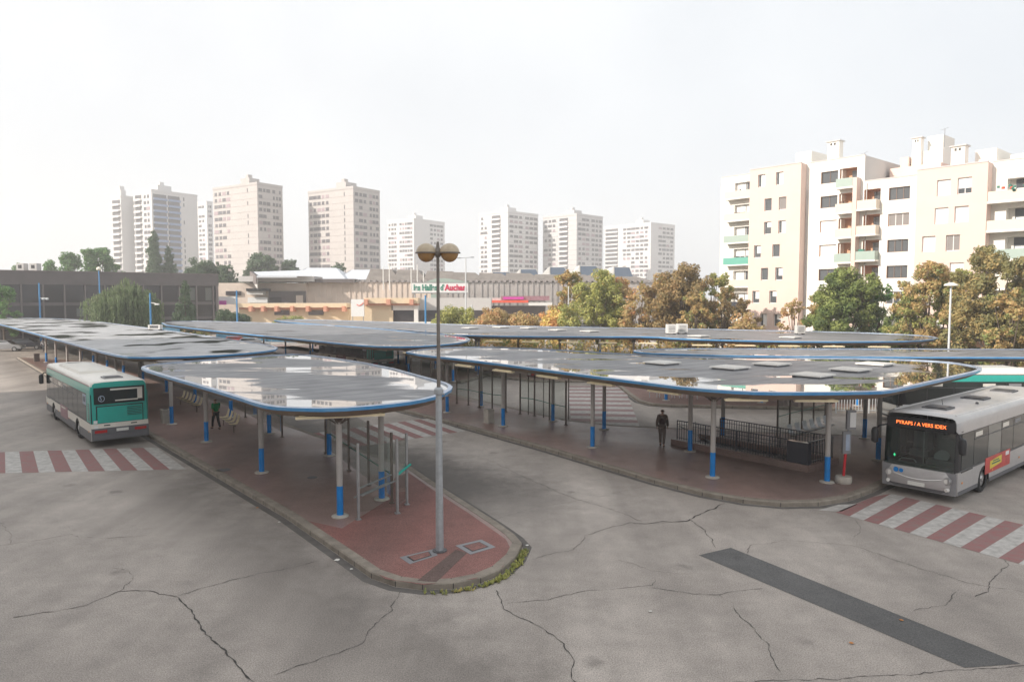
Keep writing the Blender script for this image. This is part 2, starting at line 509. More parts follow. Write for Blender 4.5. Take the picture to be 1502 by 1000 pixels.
M['globe'] = mat('opal_globe', (0.60, 0.50, 0.36), 0.35, col2=(0.45, 0.36, 0.25), scale=8)
M['globelow'] = mat('amber_bowl', (0.36, 0.20, 0.07), 0.25, coat=0.4)
M['polebrown'] = mat('lamp_brown', (0.19, 0.165, 0.145), 0.6, var=0.2)
M['bluepole'] = mat('blue_pole', (0.05, 0.25, 0.52), 0.5, var=0.1)
M['palepole'] = mat('pale_pole', (0.60, 0.62, 0.63), 0.5)
M['cream'] = mat('cream_render', (0.82, 0.79, 0.73), 0.85, var=0.04, scale=0.4)
M['beige'] = mat('beige_render', (0.72, 0.555, 0.485), 0.85, var=0.04, scale=0.4)
M['peach'] = mat('peach_render', (0.72, 0.42, 0.26), 0.85, var=0.06)
M['greywall'] = mat('grey_wall', (0.55, 0.53, 0.51), 0.85, var=0.05)
M['winglass'] = mat('window_glass', (0.08, 0.09, 0.10), 0.08, spec=0.7)
M['shutter'] = mat('white_shutter', (0.80, 0.79, 0.77), 0.6)
M['shuttergrey'] = mat('grey_shutter', (0.22, 0.20, 0.19), 0.6)
M['winbrown'] = mat('window_brown', (0.20, 0.13, 0.10), 0.6)
M['railgreen'] = mat('balcony_green', (0.34, 0.42, 0.37), 0.4)
M['railteal'] = mat('balcony_teal', (0.12, 0.38, 0.30), 0.5)
M['railcream'] = mat('balcony_cream', (0.66, 0.58, 0.48), 0.5)
M['towerwarm'] = mat('tower_warm', (0.45, 0.42, 0.40), 0.85, var=0.05, scale=0.15)
M['towergrey'] = mat('tower_grey', (0.50, 0.49, 0.485), 0.85, var=0.05, scale=0.15)
M['towerwhite'] = mat('tower_white', (0.60, 0.59, 0.58), 0.85, var=0.04, scale=0.15)
M['towerglass'] = mat('tower_glass', (0.10, 0.095, 0.105), 0.3)
M['towerpink'] = mat('tower_window_pink', (0.33, 0.25, 0.27), 0.4)
M['towerblue'] = mat('tower_balcony_blue', (0.20, 0.27, 0.42), 0.5)
M['line'] = mat('floor_line', (0.30, 0.27, 0.26), 0.8)
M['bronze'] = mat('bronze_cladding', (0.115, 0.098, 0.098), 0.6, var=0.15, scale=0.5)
M['bronzefin'] = mat('bronze_fin', (0.17, 0.145, 0.14), 0.6)
M['bronzeglass'] = mat('bronze_glass', (0.045, 0.04, 0.045), 0.12)
M['ribs'] = mat('ribbed_concrete', (0.64, 0.54, 0.46), 0.9, var=0.10, scale=0.5)
M['ribsshade'] = mat('ribbed_concrete_painted_shade', (0.44, 0.41, 0.385), 0.9, col2=(0.34, 0.31, 0.295), scale=0.7)  # greyer copy of the ribs concrete: shade on the right wall painted in
M['slate'] = mat('slate_roof', (0.20, 0.175, 0.155), 0.85, var=0.25, scale=0.6)
M['zinc'] = mat('zinc_roof', (0.58, 0.61, 0.65), 0.5, var=0.08, scale=0.5)
M['zincdark'] = mat('roof_glazing', (0.10, 0.14, 0.20), 0.2)
M['yellowwall'] = mat('sandy_wall', (0.72, 0.58, 0.40), 0.85, var=0.06)
M['orange'] = mat('orange_beam', (0.62, 0.30, 0.20), 0.7)
M['signwhite'] = mat('sign_white', (0.80, 0.80, 0.78), 0.5)
M['signgreen'] = mat('sign_green', (0.0, 0.22, 0.14), 0.5)
M['signred'] = mat('sign_red', (0.62, 0.0, 0.07), 0.5)
M['magenta'] = mat('magenta', (0.55, 0.04, 0.38), 0.5)
M['redband'] = mat('red_band', (0.75, 0.10, 0.05), 0.5)
M['bark'] = mat('bark', (0.12, 0.09, 0.07), 0.9, var=0.3)
M['barkpale'] = mat('bark_pale', (0.28, 0.24, 0.19), 0.9, var=0.3)
M['skin'] = mat('skin', (0.35, 0.20, 0.14), 0.6)
M['hair'] = mat('hair', (0.02, 0.015, 0.012), 0.6)
M['shirtgreen'] = mat('green_top', (0.0, 0.20, 0.065), 0.85, var=0.2, scale=9)
M['blackcloth'] = mat('black_cloth', (0.018, 0.018, 0.02), 0.9)
M['browncloth'] = mat('brown_cloth', (0.12, 0.09, 0.075), 0.9, var=0.2, scale=9)
M['packcloth'] = mat('backpack_cloth', (0.04, 0.02, 0.022), 0.8)
M['paleclothes'] = mat('pale_cloth', (0.45, 0.45, 0.48), 0.9)
M['soil'] = mat('soil', (0.10, 0.085, 0.06), 0.95, var=0.3)
M['carsilver'] = mat('car_silver', (0.45, 0.46, 0.48), 0.3, metal=0.4, coat=0.4)
M['carred'] = mat('car_red', (0.35, 0.03, 0.02), 0.3, coat=0.4)
M['carwhite'] = mat('car_white', (0.75, 0.75, 0.75), 0.3, coat=0.4)
M['cardark'] = mat('car_dark', (0.05, 0.055, 0.07), 0.3, coat=0.4)
M['bluefence'] = mat('blue_hoarding', (0.03, 0.13, 0.22), 0.6, var=0.2)
M['litter'] = mat('litter', (0.70, 0.68, 0.63), 0.8)
M['fallen'] = mat('fallen_leaf', (0.55, 0.22, 0.06), 0.8)

# ------------------------------------------------------------------ mesh builder
class MB:
    def __init__(s):
        s.v = []; s.f = []; s.m = []
    def add(s, vs, fs, mi=0):
        o = len(s.v)
        s.v += [tuple(v) for v in vs]
        for f in fs:
            s.f.append(tuple(i + o for i in f)); s.m.append(mi)
        return s
    def quad(s, a, b, c, d, mi=0):
        return s.add([a, b, c, d], [(0, 1, 2, 3)], mi)
    def box(s, c, size, rz=0, mi=0):
        x, y, z = size[0] / 2, size[1] / 2, size[2] / 2
        ca, sa = cos(rz), sin(rz)
        vs = []
        for dz in (-z, z):
            for dx, dy in ((-x, -y), (x, -y), (x, y), (-x, y)):
                vs.append((c[0] + dx * ca - dy * sa, c[1] + dx * sa + dy * ca, c[2] + dz))
        return s.add(vs, [(3, 2, 1, 0), (4, 5, 6, 7), (0, 1, 5, 4), (1, 2, 6, 5), (2, 3, 7, 6), (3, 0, 4, 7)], mi)
    def box2(s, a, b, mi=0):
        return s.box(((a[0] + b[0]) / 2, (a[1] + b[1]) / 2, (a[2] + b[2]) / 2),
                     (abs(b[0] - a[0]), abs(b[1] - a[1]), abs(b[2] - a[2])), 0, mi)
    def prism(s, poly, z0, z1, mi=0, mside=None, cap0=True, cap1=True):
        n = len(poly)
        if sum(poly[i][0] * poly[(i + 1) % n][1] - poly[(i + 1) % n][0] * poly[i][1] for i in range(n)) < 0:
            poly = list(reversed(poly))
        o = len(s.v)
        s.v += [(p[0], p[1], z0) for p in poly] + [(p[0], p[1], z1) for p in poly]
        if cap1:
            s.f.append(tuple(o + n + i for i in range(n))); s.m.append(mi)
        if cap0:
            s.f.append(tuple(o + n - 1 - i for i in range(n))); s.m.append(mi)
        for i in range(n):
            j = (i + 1) % n
            s.f.append((o + i, o + j, o + n + j, o + n + i)); s.m.append(mi if mside is None else mside)
        return s
    def cyl(s, p0, p1, r0, r1=None, n=12, mi=0, caps=True):
        r1 = r0 if r1 is None else r1
        p0, p1 = Vector(p0), Vector(p1)
        d = (p1 - p0).normalized()
        u = d.cross(Vector((0, 0, 1)) if abs(d.z) < 0.9 else Vector((1, 0, 0))).normalized()
        v = d.cross(u)
        o = len(s.v)
        for p, r in ((p0, r0), (p1, r1)):
            for i in range(n):
                a = 2 * pi * i / n
                s.v.append(tuple(p + u * (r * cos(a)) + v * (r * sin(a))))
        for i in range(n):
            j = (i + 1) % n
            s.f.append((o + i, o + n + i, o + n + j, o + j)); s.m.append(mi)
        if caps:
            s.f.append(tuple(o + i for i in range(n))); s.m.append(mi)
            s.f.append(tuple(o + n + n - 1 - i for i in range(n))); s.m.append(mi)
        return s
    def tube(s, pts, r, n=8, mi=0):
        for i in range(len(pts) - 1):
            s.cyl(pts[i], pts[i + 1], r, r, n, mi)
        return s
    def lathe(s, c, prof, n=20, mi=0):
        """prof: list of (r, z) from bottom to top"""
        o = len(s.v)
        for r, z in prof:
            for i in range(n):
                a = 2 * pi * i / n
                s.v.append((c[0] + r * cos(a), c[1] + r * sin(a), c[2] + z))
        for k in range(len(prof) - 1):
            for i in range(n):
                j = (i + 1) % n
                s.f.append((o + k * n + i, o + k * n + j, o + (k + 1) * n + j, o + (k + 1) * n + i)); s.m.append(mi)
        s.f.append(tuple(o + n - 1 - i for i in range(n))); s.m.append(mi)
        e = o + (len(prof) - 1) * n
        s.f.append(tuple(e + i for i in range(n))); s.m.append(mi)
        return s
    def build(s, name, mats, parent=None, smooth=False, mw=None):
        me = bpy.data.meshes.new(name)
        me.from_pydata(s.v, [], s.f)
        if not isinstance(mats, (list, tuple)):
            mats = [mats]
        for m in mats:
            me.materials.append(M[m] if isinstance(m, str) else m)
        me.polygons.foreach_set('material_index', s.m)
        if smooth:
            me.polygons.foreach_set('use_smooth', [True] * len(s.f))
        me.update()
        o = bpy.data.objects.new(name, me)
        COL.objects.link(o)
        if parent is not None:
            o.parent = parent
        if mw is not None:
            o.matrix_world = mw
        return o

def tag(o, label=None, cat=None, group=None, kind=None):
    if label: o['label'] = label
    if cat: o['category'] = cat
    if group: o['group'] = group
    if kind: o['kind'] = kind
    return o
def thing(name, label, cat, loc=(0, 0, 0), rz=0, group=None):
    o = bpy.data.objects.new(name, None)
    o.empty_display_size = 0.3
    COL.objects.link(o)
    o.location = loc
    o.rotation_euler = (0, 0, rz)
    return tag(o, label, cat, group)
def struct(o):
    return tag(o, kind='structure')
KIDS = {}
def copy_tree(o, parent=None):
    c = o.copy()
    COL.objects.link(c)
    if parent is not None:
        c.parent = parent
    for ch in o.children:
        copy_tree(ch, c)
    return c
def smooth_by_angle(o, ang=35):
    me = o.data
    me.polygons.foreach_set('use_smooth', [True] * len(me.polygons))
    try:
        me.set_sharp_from_angle(angle=radians(ang))
    except Exception:
        pass
    return o

def text_mesh(name, s, size, matname, parent, loc, rot, align='CENTER', extrude=0.01, sx=1.0, bold=0.0, fit=None):
    cu = bpy.data.curves.new(name, 'FONT')
    cu.body = s
    cu.size = size
    cu.align_x = align
    cu.align_y = 'CENTER'
    cu.extrude = extrude
    cu.offset = bold
    tmp = bpy.data.objects.new(name + '_src', cu)
    COL.objects.link(tmp)
    dg = bpy.context.evaluated_depsgraph_get()
    me = bpy.data.meshes.new_from_object(tmp.evaluated_get(dg))
    bpy.data.objects.remove(tmp)
    me.materials.clear()
    me.materials.append(M[matname])
    o = bpy.data.objects.new(name, me)
    COL.objects.link(o)
    o.parent = parent
    o.location = loc
    o.rotation_euler = rot
    if fit:
        xsv = [v.co.x for v in me.vertices]; sx = fit / (max(xsv) - min(xsv))
    o.scale = (sx, 1, 1)
    return o

def chaikin(p, it=1):
    for _ in range(it):
        q = []
        n = len(p)
        for i in range(n):
            a, b = p[i], p[(i + 1) % n]
            q.append((a[0] * .75 + b[0] * .25, a[1] * .75 + b[1] * .25))
            q.append((a[0] * .25 + b[0] * .75, a[1] * .25 + b[1] * .75))
        p = q
    return p
def ccw(p):
    n = len(p)
    if sum(p[i][0] * p[(i + 1) % n][1] - p[(i + 1) % n][0] * p[i][1] for i in range(n)) < 0:
        return list(reversed(p))
    return list(p)
def offset(p, d):
    """shrink a ccw polygon by d"""
    n = len(p); q = []
    for i in range(n):
        a, b, c = Vector(p[i - 1]), Vector(p[i]), Vector(p[(i + 1) % n])
        e1 = (b - a).normalized(); e2 = (c - b).normalized()
        n1 = Vector((-e1.y, e1.x)); n2 = Vector((-e2.y, e2.x))
        m = (n1 + n2)
        if m.length < 1e-6: m = n1
        m.normalize()
        k = d / max(0.35, m.dot(n1))
        q.append((b.x + m.x * k, b.y + m.y * k))
    return q

# ================================================================== SETTING: ground
g = MB()
g.quad((-2500, -400, 0), (2500, -400, 0), (2500, 3500, 0), (-2500, 3500, 0))
ground = struct(g.build('ground', 'asphalt'))

def island(name, outline, mats='brown', inner=None):
    """raised pavement with a kerb-stone edge"""
    p = ccw(outline)
    q = offset(p, 0.28)
    m = MB()
    m.prism(q, 0.0, 0.15, cap0=False)
    o = struct(m.build(name, mats))
    k = MB()
    n = len(p)
    for i in range(n):
        j = (i + 1) % n
        k.quad((p[i][0], p[i][1], 0), (p[j][0], p[j][1], 0), (p[j][0], p[j][1], .13), (p[i][0], p[i][1], .13))
        qi, qj = p[i], p[j]
        oi = offset_pt(p, q, i, .03); oj = offset_pt(p, q, j, .03)
        k.quad((qi[0], qi[1], .13), (qj[0], qj[1], .13), (oj[0], oj[1], .158), (oi[0], oi[1], .158))
        k.quad((oi[0], oi[1], .158), (oj[0], oj[1], .158), (q[j][0], q[j][1], .158), (q[i][0], q[i][1], .158))
        k.quad((q[i][0], q[i][1], .158), (q[j][0], q[j][1], .158), (q[j][0], q[j][1], .14), (q[i][0], q[i][1], .14))
    struct(k.build('kerb', 'kerb', o))
    gt = MB()
    r1, r2 = offset(p, -0.03), offset(p, -0.27)
    for i in range(n):
        j = (i + 1) % n
        gt.quad((r2[i][0], r2[i][1], .004), (r2[j][0], r2[j][1], .004), (r1[j][0], r1[j][1], .004), (r1[i][0], r1[i][1], .004))
    struct(gt.build('gutter', 'seam', o))
    jt = MB()   # joints between kerb stones
    for i in range(n):
        j = (i + 1) % n
        a, b = Vector(p[i]), Vector(p[j]); L = (b - a).length
        c, d = Vector(q[i]), Vector(q[j])
        ns = max(1, int(round(L / 1.0)))
        for s in range(ns):
            f = s / ns
            e0 = a.lerp(b, f); e1 = c.lerp(d, f); t = (b - a).normalized() * 0.012
            out_ = (e0 - e1).normalized() * 0.003
            e0 = e0 + out_
            jt.quad((*(e0 - t), .0), (*(e0 + t), .0), (*(e0 + t), .135), (*(e0 - t), .135))
            jt.quad((*(e0 - t), .135), (*(e0 + t), .135), (*(e1 + t), .162), (*(e1 - t), .162))
    struct(jt.build('kerb_joints', 'crack', o))
    return o
def offset_pt(p, q, i, d):
    a, b = Vector(p[i]), Vector(q[i])
    return tuple(a + (b - a) * (d / 0.28))

def along(p, v, d):
    return (p[0] + v[0] * d, p[1] + v[1] * d)

# platform under the near canopy: traced kerb, then straight back along the row
kA = [(225, 645), (420, 760), (520, 830), (545, 848), (580, 860), (620, 865), (665, 863), (705, 855), (735, 842), (757, 822), (766, 803), (755, 790), (730, 772), (690, 746), (640, 714), (605, 690)]
wA = [G(*p, 0.0) for p in kA]
farA = along(wA[0], AX, 62)
rA = along(wA[-1], AX, 3.0)
rB = along(rA, AX, 60)
outA = [farA] + wA + [rA, rB]
isA = island('pavement', outA, 'brown')
# red tip of the platform
tip = [G(*p, 0.15) for p in [(432, 758), (522, 826), (560, 851), (620, 860), (700, 851), (744, 832), (757, 808), (748, 790), (690, 750), (640, 718), (600, 690), (575, 700), (560, 735), (500, 772)]]
m = MB(); m.prism(offset(ccw(tip), 0.12), 0.15, 0.155, cap0=False)
struct(m.build('pavement_red_tip', 'red', isA))
m = MB(); m.prism([G(*p, .16) for p in [(612, 851), (640, 853), (685, 810), (668, 806)]], 0.155, 0.160, cap0=False)
struct(m.build('pavement_patch', 'darkbrown', isA))

kB = [(540, 592), (620, 612), (685, 629), (800, 661), (960, 709), (1030, 727), (1090, 738), (1145, 743), (1200, 742), (1245, 735), (1280, 722), (1300, 712)]
wB = [G(*p, 0.0) for p in kB]
wB2 = [G(*p, 0.0) for p in [(1330, 699), (1400, 672), (1425, 655), (1405, 647), (1350, 643.5), (1290, 643), (1130, 638), (1000, 632), (900, 627), (830, 619), (760, 603), (690, 586), (605, 568)]]
outB = [along(wB[0], AX, 55)] + wB + wB2 + [along(wB2[-1], AX, 50)]
isB = island('pavement', outB, 'brown')

# platform under the middle-right canopy and the far platforms
kE = [G(905, 566), G(922, 580), G(936, 590), G(955, 595), G(985, 597), G(1050, 598), G(1200, 601), G(1400, 604), G(1700, 604), G(1700, 574), G(1100, 570), G(950, 564), G(915, 562)]
isE = island('pavement', kE, 'pinkpave')
kC = [along(G(676, 562), AX, 0), along(G(676, 562), AX, 55), along(along(G(676, 562), AX, 55), BX, 7), along(along(G(676, 562), AX, 4), BX, 7)]
isC = island('pavement', kC, 'brown')
kD = [(2, 60), (36, 60), (36, 75), (10, 80), (-24, 110), (-34, 100)]
isD = island('pavement', kD, 'brown')

# markings, patch, cracks
def stripes(name, quad, n, mats, z=0.006, first=0):
    """n stripes across quad [a,b,c,d]: a->b and d->c run across the stripes"""
    a, b, c, d = [Vector(q) for q in quad]
    m = MB()
    for i in range(n):
        f0, f1 = i / n, (i + 1) / n
        p = [a.lerp(b, f0), a.lerp(b, f1), d.lerp(c, f1), d.lerp(c, f0)]
        m.quad(*[(q.x, q.y, z) for q in p], mi=(i + first) % len(mats))
    return struct(m.build(name, mats, ground))
# left crosswalk (runs out of the picture on the left)
a = Vector(G(230, 656)); b = Vector(G(273, 688))
e = (Vector(G(0, 663)) - a) / 11.35
f = (Vector(G(24, 693.5)) - b) / 10.35
stripes('crosswalk', [a, a + e * 22, b + f * 22, b], 22, ['whitepaint', 'redpaint'])
# right crosswalk
a = Vector(G(1246, 757)); b = Vector(G(1307, 724)); bs = Vector(G(1482, 823)); bt = Vector(G(1498, 768.5))
ea = (bs - a) / 9.6; eb = (Vector(G(1474, 763)) - b) / 7.0
a0 = a - ea * 2.2; b0 = b - eb * 1.6
st = [a - ea * 1.0, a + ea * 16]
# stripe i runs from bottom a+ea*i to top b+eb*i
m = MB()
for i in range(-1, 17):
    p = [a + ea * i, a + ea * (i + 1), b + eb * (i + 1), b + eb * i]
    if i == -1: p[3] = a.lerp(b, 0.75) - eb * 0.6; p[2] = b
    m.quad(*[(q.x, q.y, .006) for q in p], mi=(i % 2))
m.quad(*[(*G(*q), .006) for q in [(1200, 748), (1234, 750), (1258, 739), (1230, 740)]], mi=0)
struct(m.build('crosswalk', ['whitepaint', 'redpaint'], ground))
# crosswalk between the two platforms
a = Vector(G(683, 632)); d_ = Vector(G(628, 613.5))
stripes('crosswalk', [a, a - BX * 7.4, d_ - BX * 7.4, d_], 14, ['whitepaint', 'redpaint'])
# far crosswalk
stripes('crosswalk', [G(838, 622), G(833, 566), G(915, 566), G(938, 625)], 18, ['whitepaint', 'pinkpaint'])
m = MB(); m.quad(*[(*G(*q), .006) for q in [(1025, 814), (1415, 979), (1497, 973), (1072, 803)]])
struct(m.build('road_patch', 'patch', ground))

CR = [
 ([(20, 905), (125, 888), (175, 867), (215, 866), (262, 876)], 2.2), ([(175, 867), (195, 850), (190, 838), (165, 833)], 1.2),
 ([(262, 876), (295, 918), (345, 970), (372, 1000), (392, 1020)], 4.0), ([(262, 874), (340, 850), (400, 838), (470, 822)], 2.0),
 ([(-20, 803), (0, 800), (50, 793), (105, 783), (115, 788), (160, 789), (215, 785)], 1.5), ([(0, 765), (18, 785), (15, 798)], 1.0),
 ([(587, 868), (580, 880), (576, 895), (540, 925), (532, 943), (470, 965), (400, 990)], 1.8),
 ([(728, 866), (738, 893), (790, 918), (822, 940), (842, 968), (838, 985), (848, 1005)], 2.6),
 ([(745, 885), (800, 880), (860, 866), (930, 861), (957, 858), (961, 850)], 1.5), ([(957, 862), (1000, 868), (1055, 872), (1075, 884), (1100, 915), (1128, 945), (1145, 985)], 1.8),
 ([(1055, 872), (1085, 866), (1120, 862)], 1.5), ([(780, 820), (842, 806), (858, 785), (880, 778), (925, 766), (950, 768), (1008, 765)], 1.6),
 ([(930, 768), (1008, 764), (1035, 750), (1063, 738)], 5.0), ([(1010, 762), (1032, 776), (1050, 804)], 2.2),
 ([(730, 680), (770, 700), (840, 730), (900, 748), (942, 765)], 1.6), ([(1095, 815), (1100, 800), (1150, 792), (1250, 800), (1340, 830), (1420, 855), (1520, 872)], 1.4),
 ([(1472, 820), (1476, 832), (1455, 850), (1450, 868), (1430, 875)], 2.0), ([(1340, 895), (1385, 888), (1402, 868)], 1.5),
 ([(1060, 1003), (1300, 990), (1510, 975)], 1.8), ([(700, 770), (780, 745), (880, 728), (950, 712)], 1.0), ([(1250, 790), (1262, 775), (1255, 762)], 1.2),
 ([(640, 790), (600, 800)], 1.0), ([(900, 820), (960, 838), (1010, 842)], 0.9),
]
m = MB()
rnd = random.Random(3)
for pts, wd in CR:
    w_ = [Vector(G(*p)) for p in pts]
    fine = []; wob = 0
    for i in range(len(w_) - 1):
        a, b = w_[i], w_[i + 1]
        k = max(2, int((b - a).length / 0.11))
        nrm = Vector((-(b - a).y, (b - a).x)).normalized()
        for s in range(k):
            wob = 0 if s == 0 else .75 * wob + rnd.uniform(-.045, .045)
            fine.append(a.lerp(b, s / k) + nrm * wob * min(1, 3 * (1 - s / k)))
    fine.append(w_[-1])
    hw = [0.0052 * wd * rnd.uniform(.15, 1.25) for _ in fine]
    hw[-1] = 0.003
    for i in range(len(fine) - 1):
        a, b = fine[i], fine[i + 1]
        nrm = Vector((-(b - a).y, (b - a).x)).normalized()
        m.quad((*(a - nrm * hw[i]), .009), (*(b - nrm * hw[i + 1]), .009), (*(b + nrm * hw[i + 1]), .009), (*(a + nrm * hw[i]), .009))
struct(m.build('road_cracks', 'crack', ground))
# thin white line along the far left kerb

def W(o, parent):
    """a mesh written in world coordinates, hung under a thing that stands elsewhere (unrotated)"""
    o.parent = parent
    o.location = -parent.location
    return o

# ================================================================== CANOPIES
ZT = 3.80
ZS = 3.52      # underside
def make_column():
    m = MB(); m.cyl((0, 0, 0.02), (0, 0, ZS - .15), .098, .098, 20)
    c = m.build('column', 'column', None, smooth=False); smooth_by_angle(c)
    m = MB(); m.cyl((0, 0, .05), (0, 0, 1.0), .104, .104, 20, caps=False)
    smooth_by_angle(m.build('column_band', 'bandblue', c))
    m = MB(); m.lathe((0, 0, 0), [(.27, -.01), (.27, .035), (.24, .05), (.12, .06)], 24)
    smooth_by_angle(m.build('column_base', 'concrete', c))
    m = MB()
    m.lathe((0, 0, ZS - .45), [(.105, 0), (.14, .1), (.3, .27), (.62, .40), (.70, .45)], 16)
    for k in range(8):
        a = k * pi / 4
        m.cyl((.1 * cos(a), .1 * sin(a), ZS - .5), (.78 * cos(a), .78 * sin(a), ZS - .03), .018, .018, 6)
    m.build('capital', 'brownmetal', c)
    return c
COLP = make_column(); COLP_used = [False]
m = MB()
m.box((0, 0, 0), (1.5, .24, .07), mi=0); m.box((0, 0, -.045), (1.46, .07, .03), mi=1); m.box((0, .0, .045), (1.3, .05, .03), mi=0)
FIXME = m.build('light_fixture', ['fixture', 'fixwhite']); FIX_used = [False]
m = MB()
m.box((0, 0, .03), (1.2, 1.2, .1), mi=1)
m.add([(-.7, -.7, .08), (.7, -.7, .08), (.7, .7, .08), (-.7, .7, .08), (-.66, -.66, .14), (.66, -.66, .14), (.66, .66, .14), (-.66, .66, .14), (0, 0, .19)],
      [(3, 2, 1, 0), (0, 1, 5, 4), (1, 2, 6, 5), (2, 3, 7, 6), (3, 0, 4, 7), (4, 5, 8), (5, 6, 8), (6, 7, 8), (7, 4, 8)], 0)
SKYL = m.build('skylight', ['skylight', 'midgrey']); SKY_used = [False]
def inst(proto, used, parent, loc, rz=0):
    if not used[0]:
        o = proto; used[0] = True
        o.parent = parent
    else:
        o = copy_tree(proto, parent)
    o.location = Vector(loc) - parent.location
    o.rotation_euler = (0, 0, rz)
    return o

def canopy(label, outline, cols, fixtures=(), skylights=(), wet=0.0, edge=0.22, z=ZT, smooth=1, deckmat='roof'):
    global _cl
    _cl = {}
    p = chaikin(ccw(outline), smooth)
    cx = sum(q[0] for q in p) / len(p); cy = sum(q[1] for q in p) / len(p)
    t = thing('bus_station_canopy', label, 'canopy', (cx, cy, 0), group='flat canopies of the bus station')
    m = MB()
    # deck rings carrying how much water stands there
    rings = [0.0, .35, .9, 1.7, 2.6]
    R = [offset(p, .16 + r * .0) if r == 0 else None for r in rings]
    base = R[0]
    cen = Vector((cx, cy))
    n = len(base)
    levels = []
    hw = min((Vector(q) - cen).length for q in base)
    for r in rings:
        f = r / hw
        # pull in along the local normal but never past the spine
        levels.append([tuple(Vector(q) + (cen_line(base, q) - Vector(q)) * min(.97, f)) for q in base])
    wets = [edge * .9, edge, edge * .55, edge * .1, -.02]
    vs = []; att = []
    for L, wv in zip(levels, wets):
        for q in L:
            vs.append((q[0], q[1], z)); att.append(wv + wet)
    fs = []
    for k in range(len(rings) - 1):
        for i in range(n):
            j = (i + 1) % n
            fs.append((k * n + i, k * n + j, (k + 1) * n + j, (k + 1) * n + i))
    fs.append(tuple((len(rings) - 1) * n + i for i in range(n)))
    m.add(vs, fs)
    deck = m.build('roof_deck', deckmat)
    # last face: spine polygon may be thin; fine
    a = deck.data.attributes.new('wet', 'FLOAT', 'POINT')
    a.data.foreach_set('value', att)
    W(deck, t)
    # edge trim: pale lip on top, blue fascia, dark drip
    e = MB()
    o1 = offset(p, .16)
    dn = offset(p, .03)
    dn2 = offset(p, .35)
    for i in range(n):
        j = (i + 1) % n
        P = lambda L, k, zz: (L[k][0], L[k][1], zz)
        e.quad(P(o1, i, z), P(o1, i, z + .05), P(o1, j, z + .05), P(o1, j, z), 1)
        e.quad(P(o1, i, z + .05), P(p, i, z + .035), P(p, j, z + .035), P(o1, j, z + .05), 1)
        e.quad(P(p, i, z + .035), P(p, i, z - .065), P(p, j, z - .065), P(p, j, z + .035), 0)
        e.quad(P(p, i, z - .065), P(dn, i, z - .08), P(dn, j, z - .08), P(p, j, z - .065), 0)
        e.quad(P(dn, i, z - .08), P(dn2, i, ZS - ZT + z), P(dn2, j, ZS - ZT + z), P(dn, j, z - .08), 2)
    W(e.build('fascia', ['blue', 'trimlight', 'soffit']), t)
    s = MB()
    s.add([(q[0], q[1], ZS - ZT + z) for q in reversed(dn2)], [tuple(range(n))])
    W(s.build('soffit', 'soffit'), t)
    for c in cols:
        inst(COLP, COLP_used, t, (c[0], c[1], .15)).scale = (1, 1, (ZS - ZT + z - .15) / (ZS - .15))
    for fx in fixtures:
        inst(FIXME, FIX_used, t, (fx[0], fx[1], ZS - .03), fx[2])
    for sk in skylights:
        inst(SKYL, SKY_used, t, (sk[0], sk[1], z - .005), atan2(BX.y, BX.x))
    return t
def cen_line(base, q):
    """nearest point on the long middle axis of a platform roof"""
    global _cl
    key = id(base)
    if _cl.get('k') != key:
        v = [Vector(b) for b in base]
        c = sum(v, Vector((0, 0))) / len(v)
        # principal axis
        sxx = sum((b.x - c.x) ** 2 for b in v); syy = sum((b.y - c.y) ** 2 for b in v); sxy = sum((b.x - c.x) * (b.y - c.y) for b in v)
        th = 0.5 * atan2(2 * sxy, sxx - syy)
        d = Vector((cos(th), sin(th)))
        ts = [(b - c).dot(d) for b in v]
        nn = Vector((-d.y, d.x)); ws = [(b - c).dot(nn) for b in v]
        mid = (max(ws) + min(ws)) / 2; hwid = (max(ws) - min(ws)) / 2
        _cl = {'k': key, 'c': c + nn * mid, 'd': d, 't0': min(ts) + hwid, 't1': max(ts) - hwid}
    s = (Vector(q) - _cl['c']).dot(_cl['d'])
    s = max(_cl['t0'], min(_cl['t1'], s))
    return _cl['c'] + _cl['d'] * s
_cl = {}

def row(p, v, step, n, start=0):
    return [along(p, v, start + step * i) for i in range(n)]
def edge_fixtures(p0, p1, n, inset=0.9, f0=.5):
    a, b = Vector(p0), Vector(p1)
    d = (b - a).normalized(); nn = Vector((-d.y, d.x))
    return [(*(a.lerp(b, (i + f0) / n) + nn * inset), atan2(d.y, d.x)) for i in range(n)]

T = lambda *ps: [G(x, y, ZT) for x, y in ps]
TE = lambda *ps: [G(x, y, 3.5) for x, y in ps]
colA = [G(*q, .15) for q in [(499, 757), (384, 693), (303, 648), (560, 732), (483, 668), (395, 636)]]
outCA = T((206, 541), (240, 552), (300, 569), (352, 585), (375, 593), (398, 598), (430, 600), (490, 601), (560, 596), (615, 589), (650, 580), (666, 570), (658, 563), (640, 558), (560, 536), (460, 521), (425, 519), (300, 528), (235, 533), (210, 537))
fa = G(380, 596, ZT)
canopy('near canopy over the red platform tip, rainwater pools mirroring the towers', outCA, colA,
       edge_fixtures(G(440, 603, ZT), G(560, 598, ZT), 2, .7) + edge_fixtures(G(300, 569, ZT), G(206, 541, ZT), 2, -1), wet=.01, edge=.17)
colL = row(G(252, 622, .15), AX, 7.0, 8) + row(G(339, 612, .15), AX, 7.0, 8)
outCL = T((-60, 461), (0, 476), (60, 492), (120, 509), (165, 521), (195, 525), (300, 523), (380, 517), (412, 512), (395, 506), (340, 498), (250, 485), (130, 470), (80, 467), (0, 466), (-60, 457))
canopy('long canopy receding on the far left behind the green and white bus', outCL, colL,
       edge_fixtures(G(220, 526, ZT), G(400, 516, ZT), 3, .6), wet=-.04, edge=.08, deckmat='roofrefl')
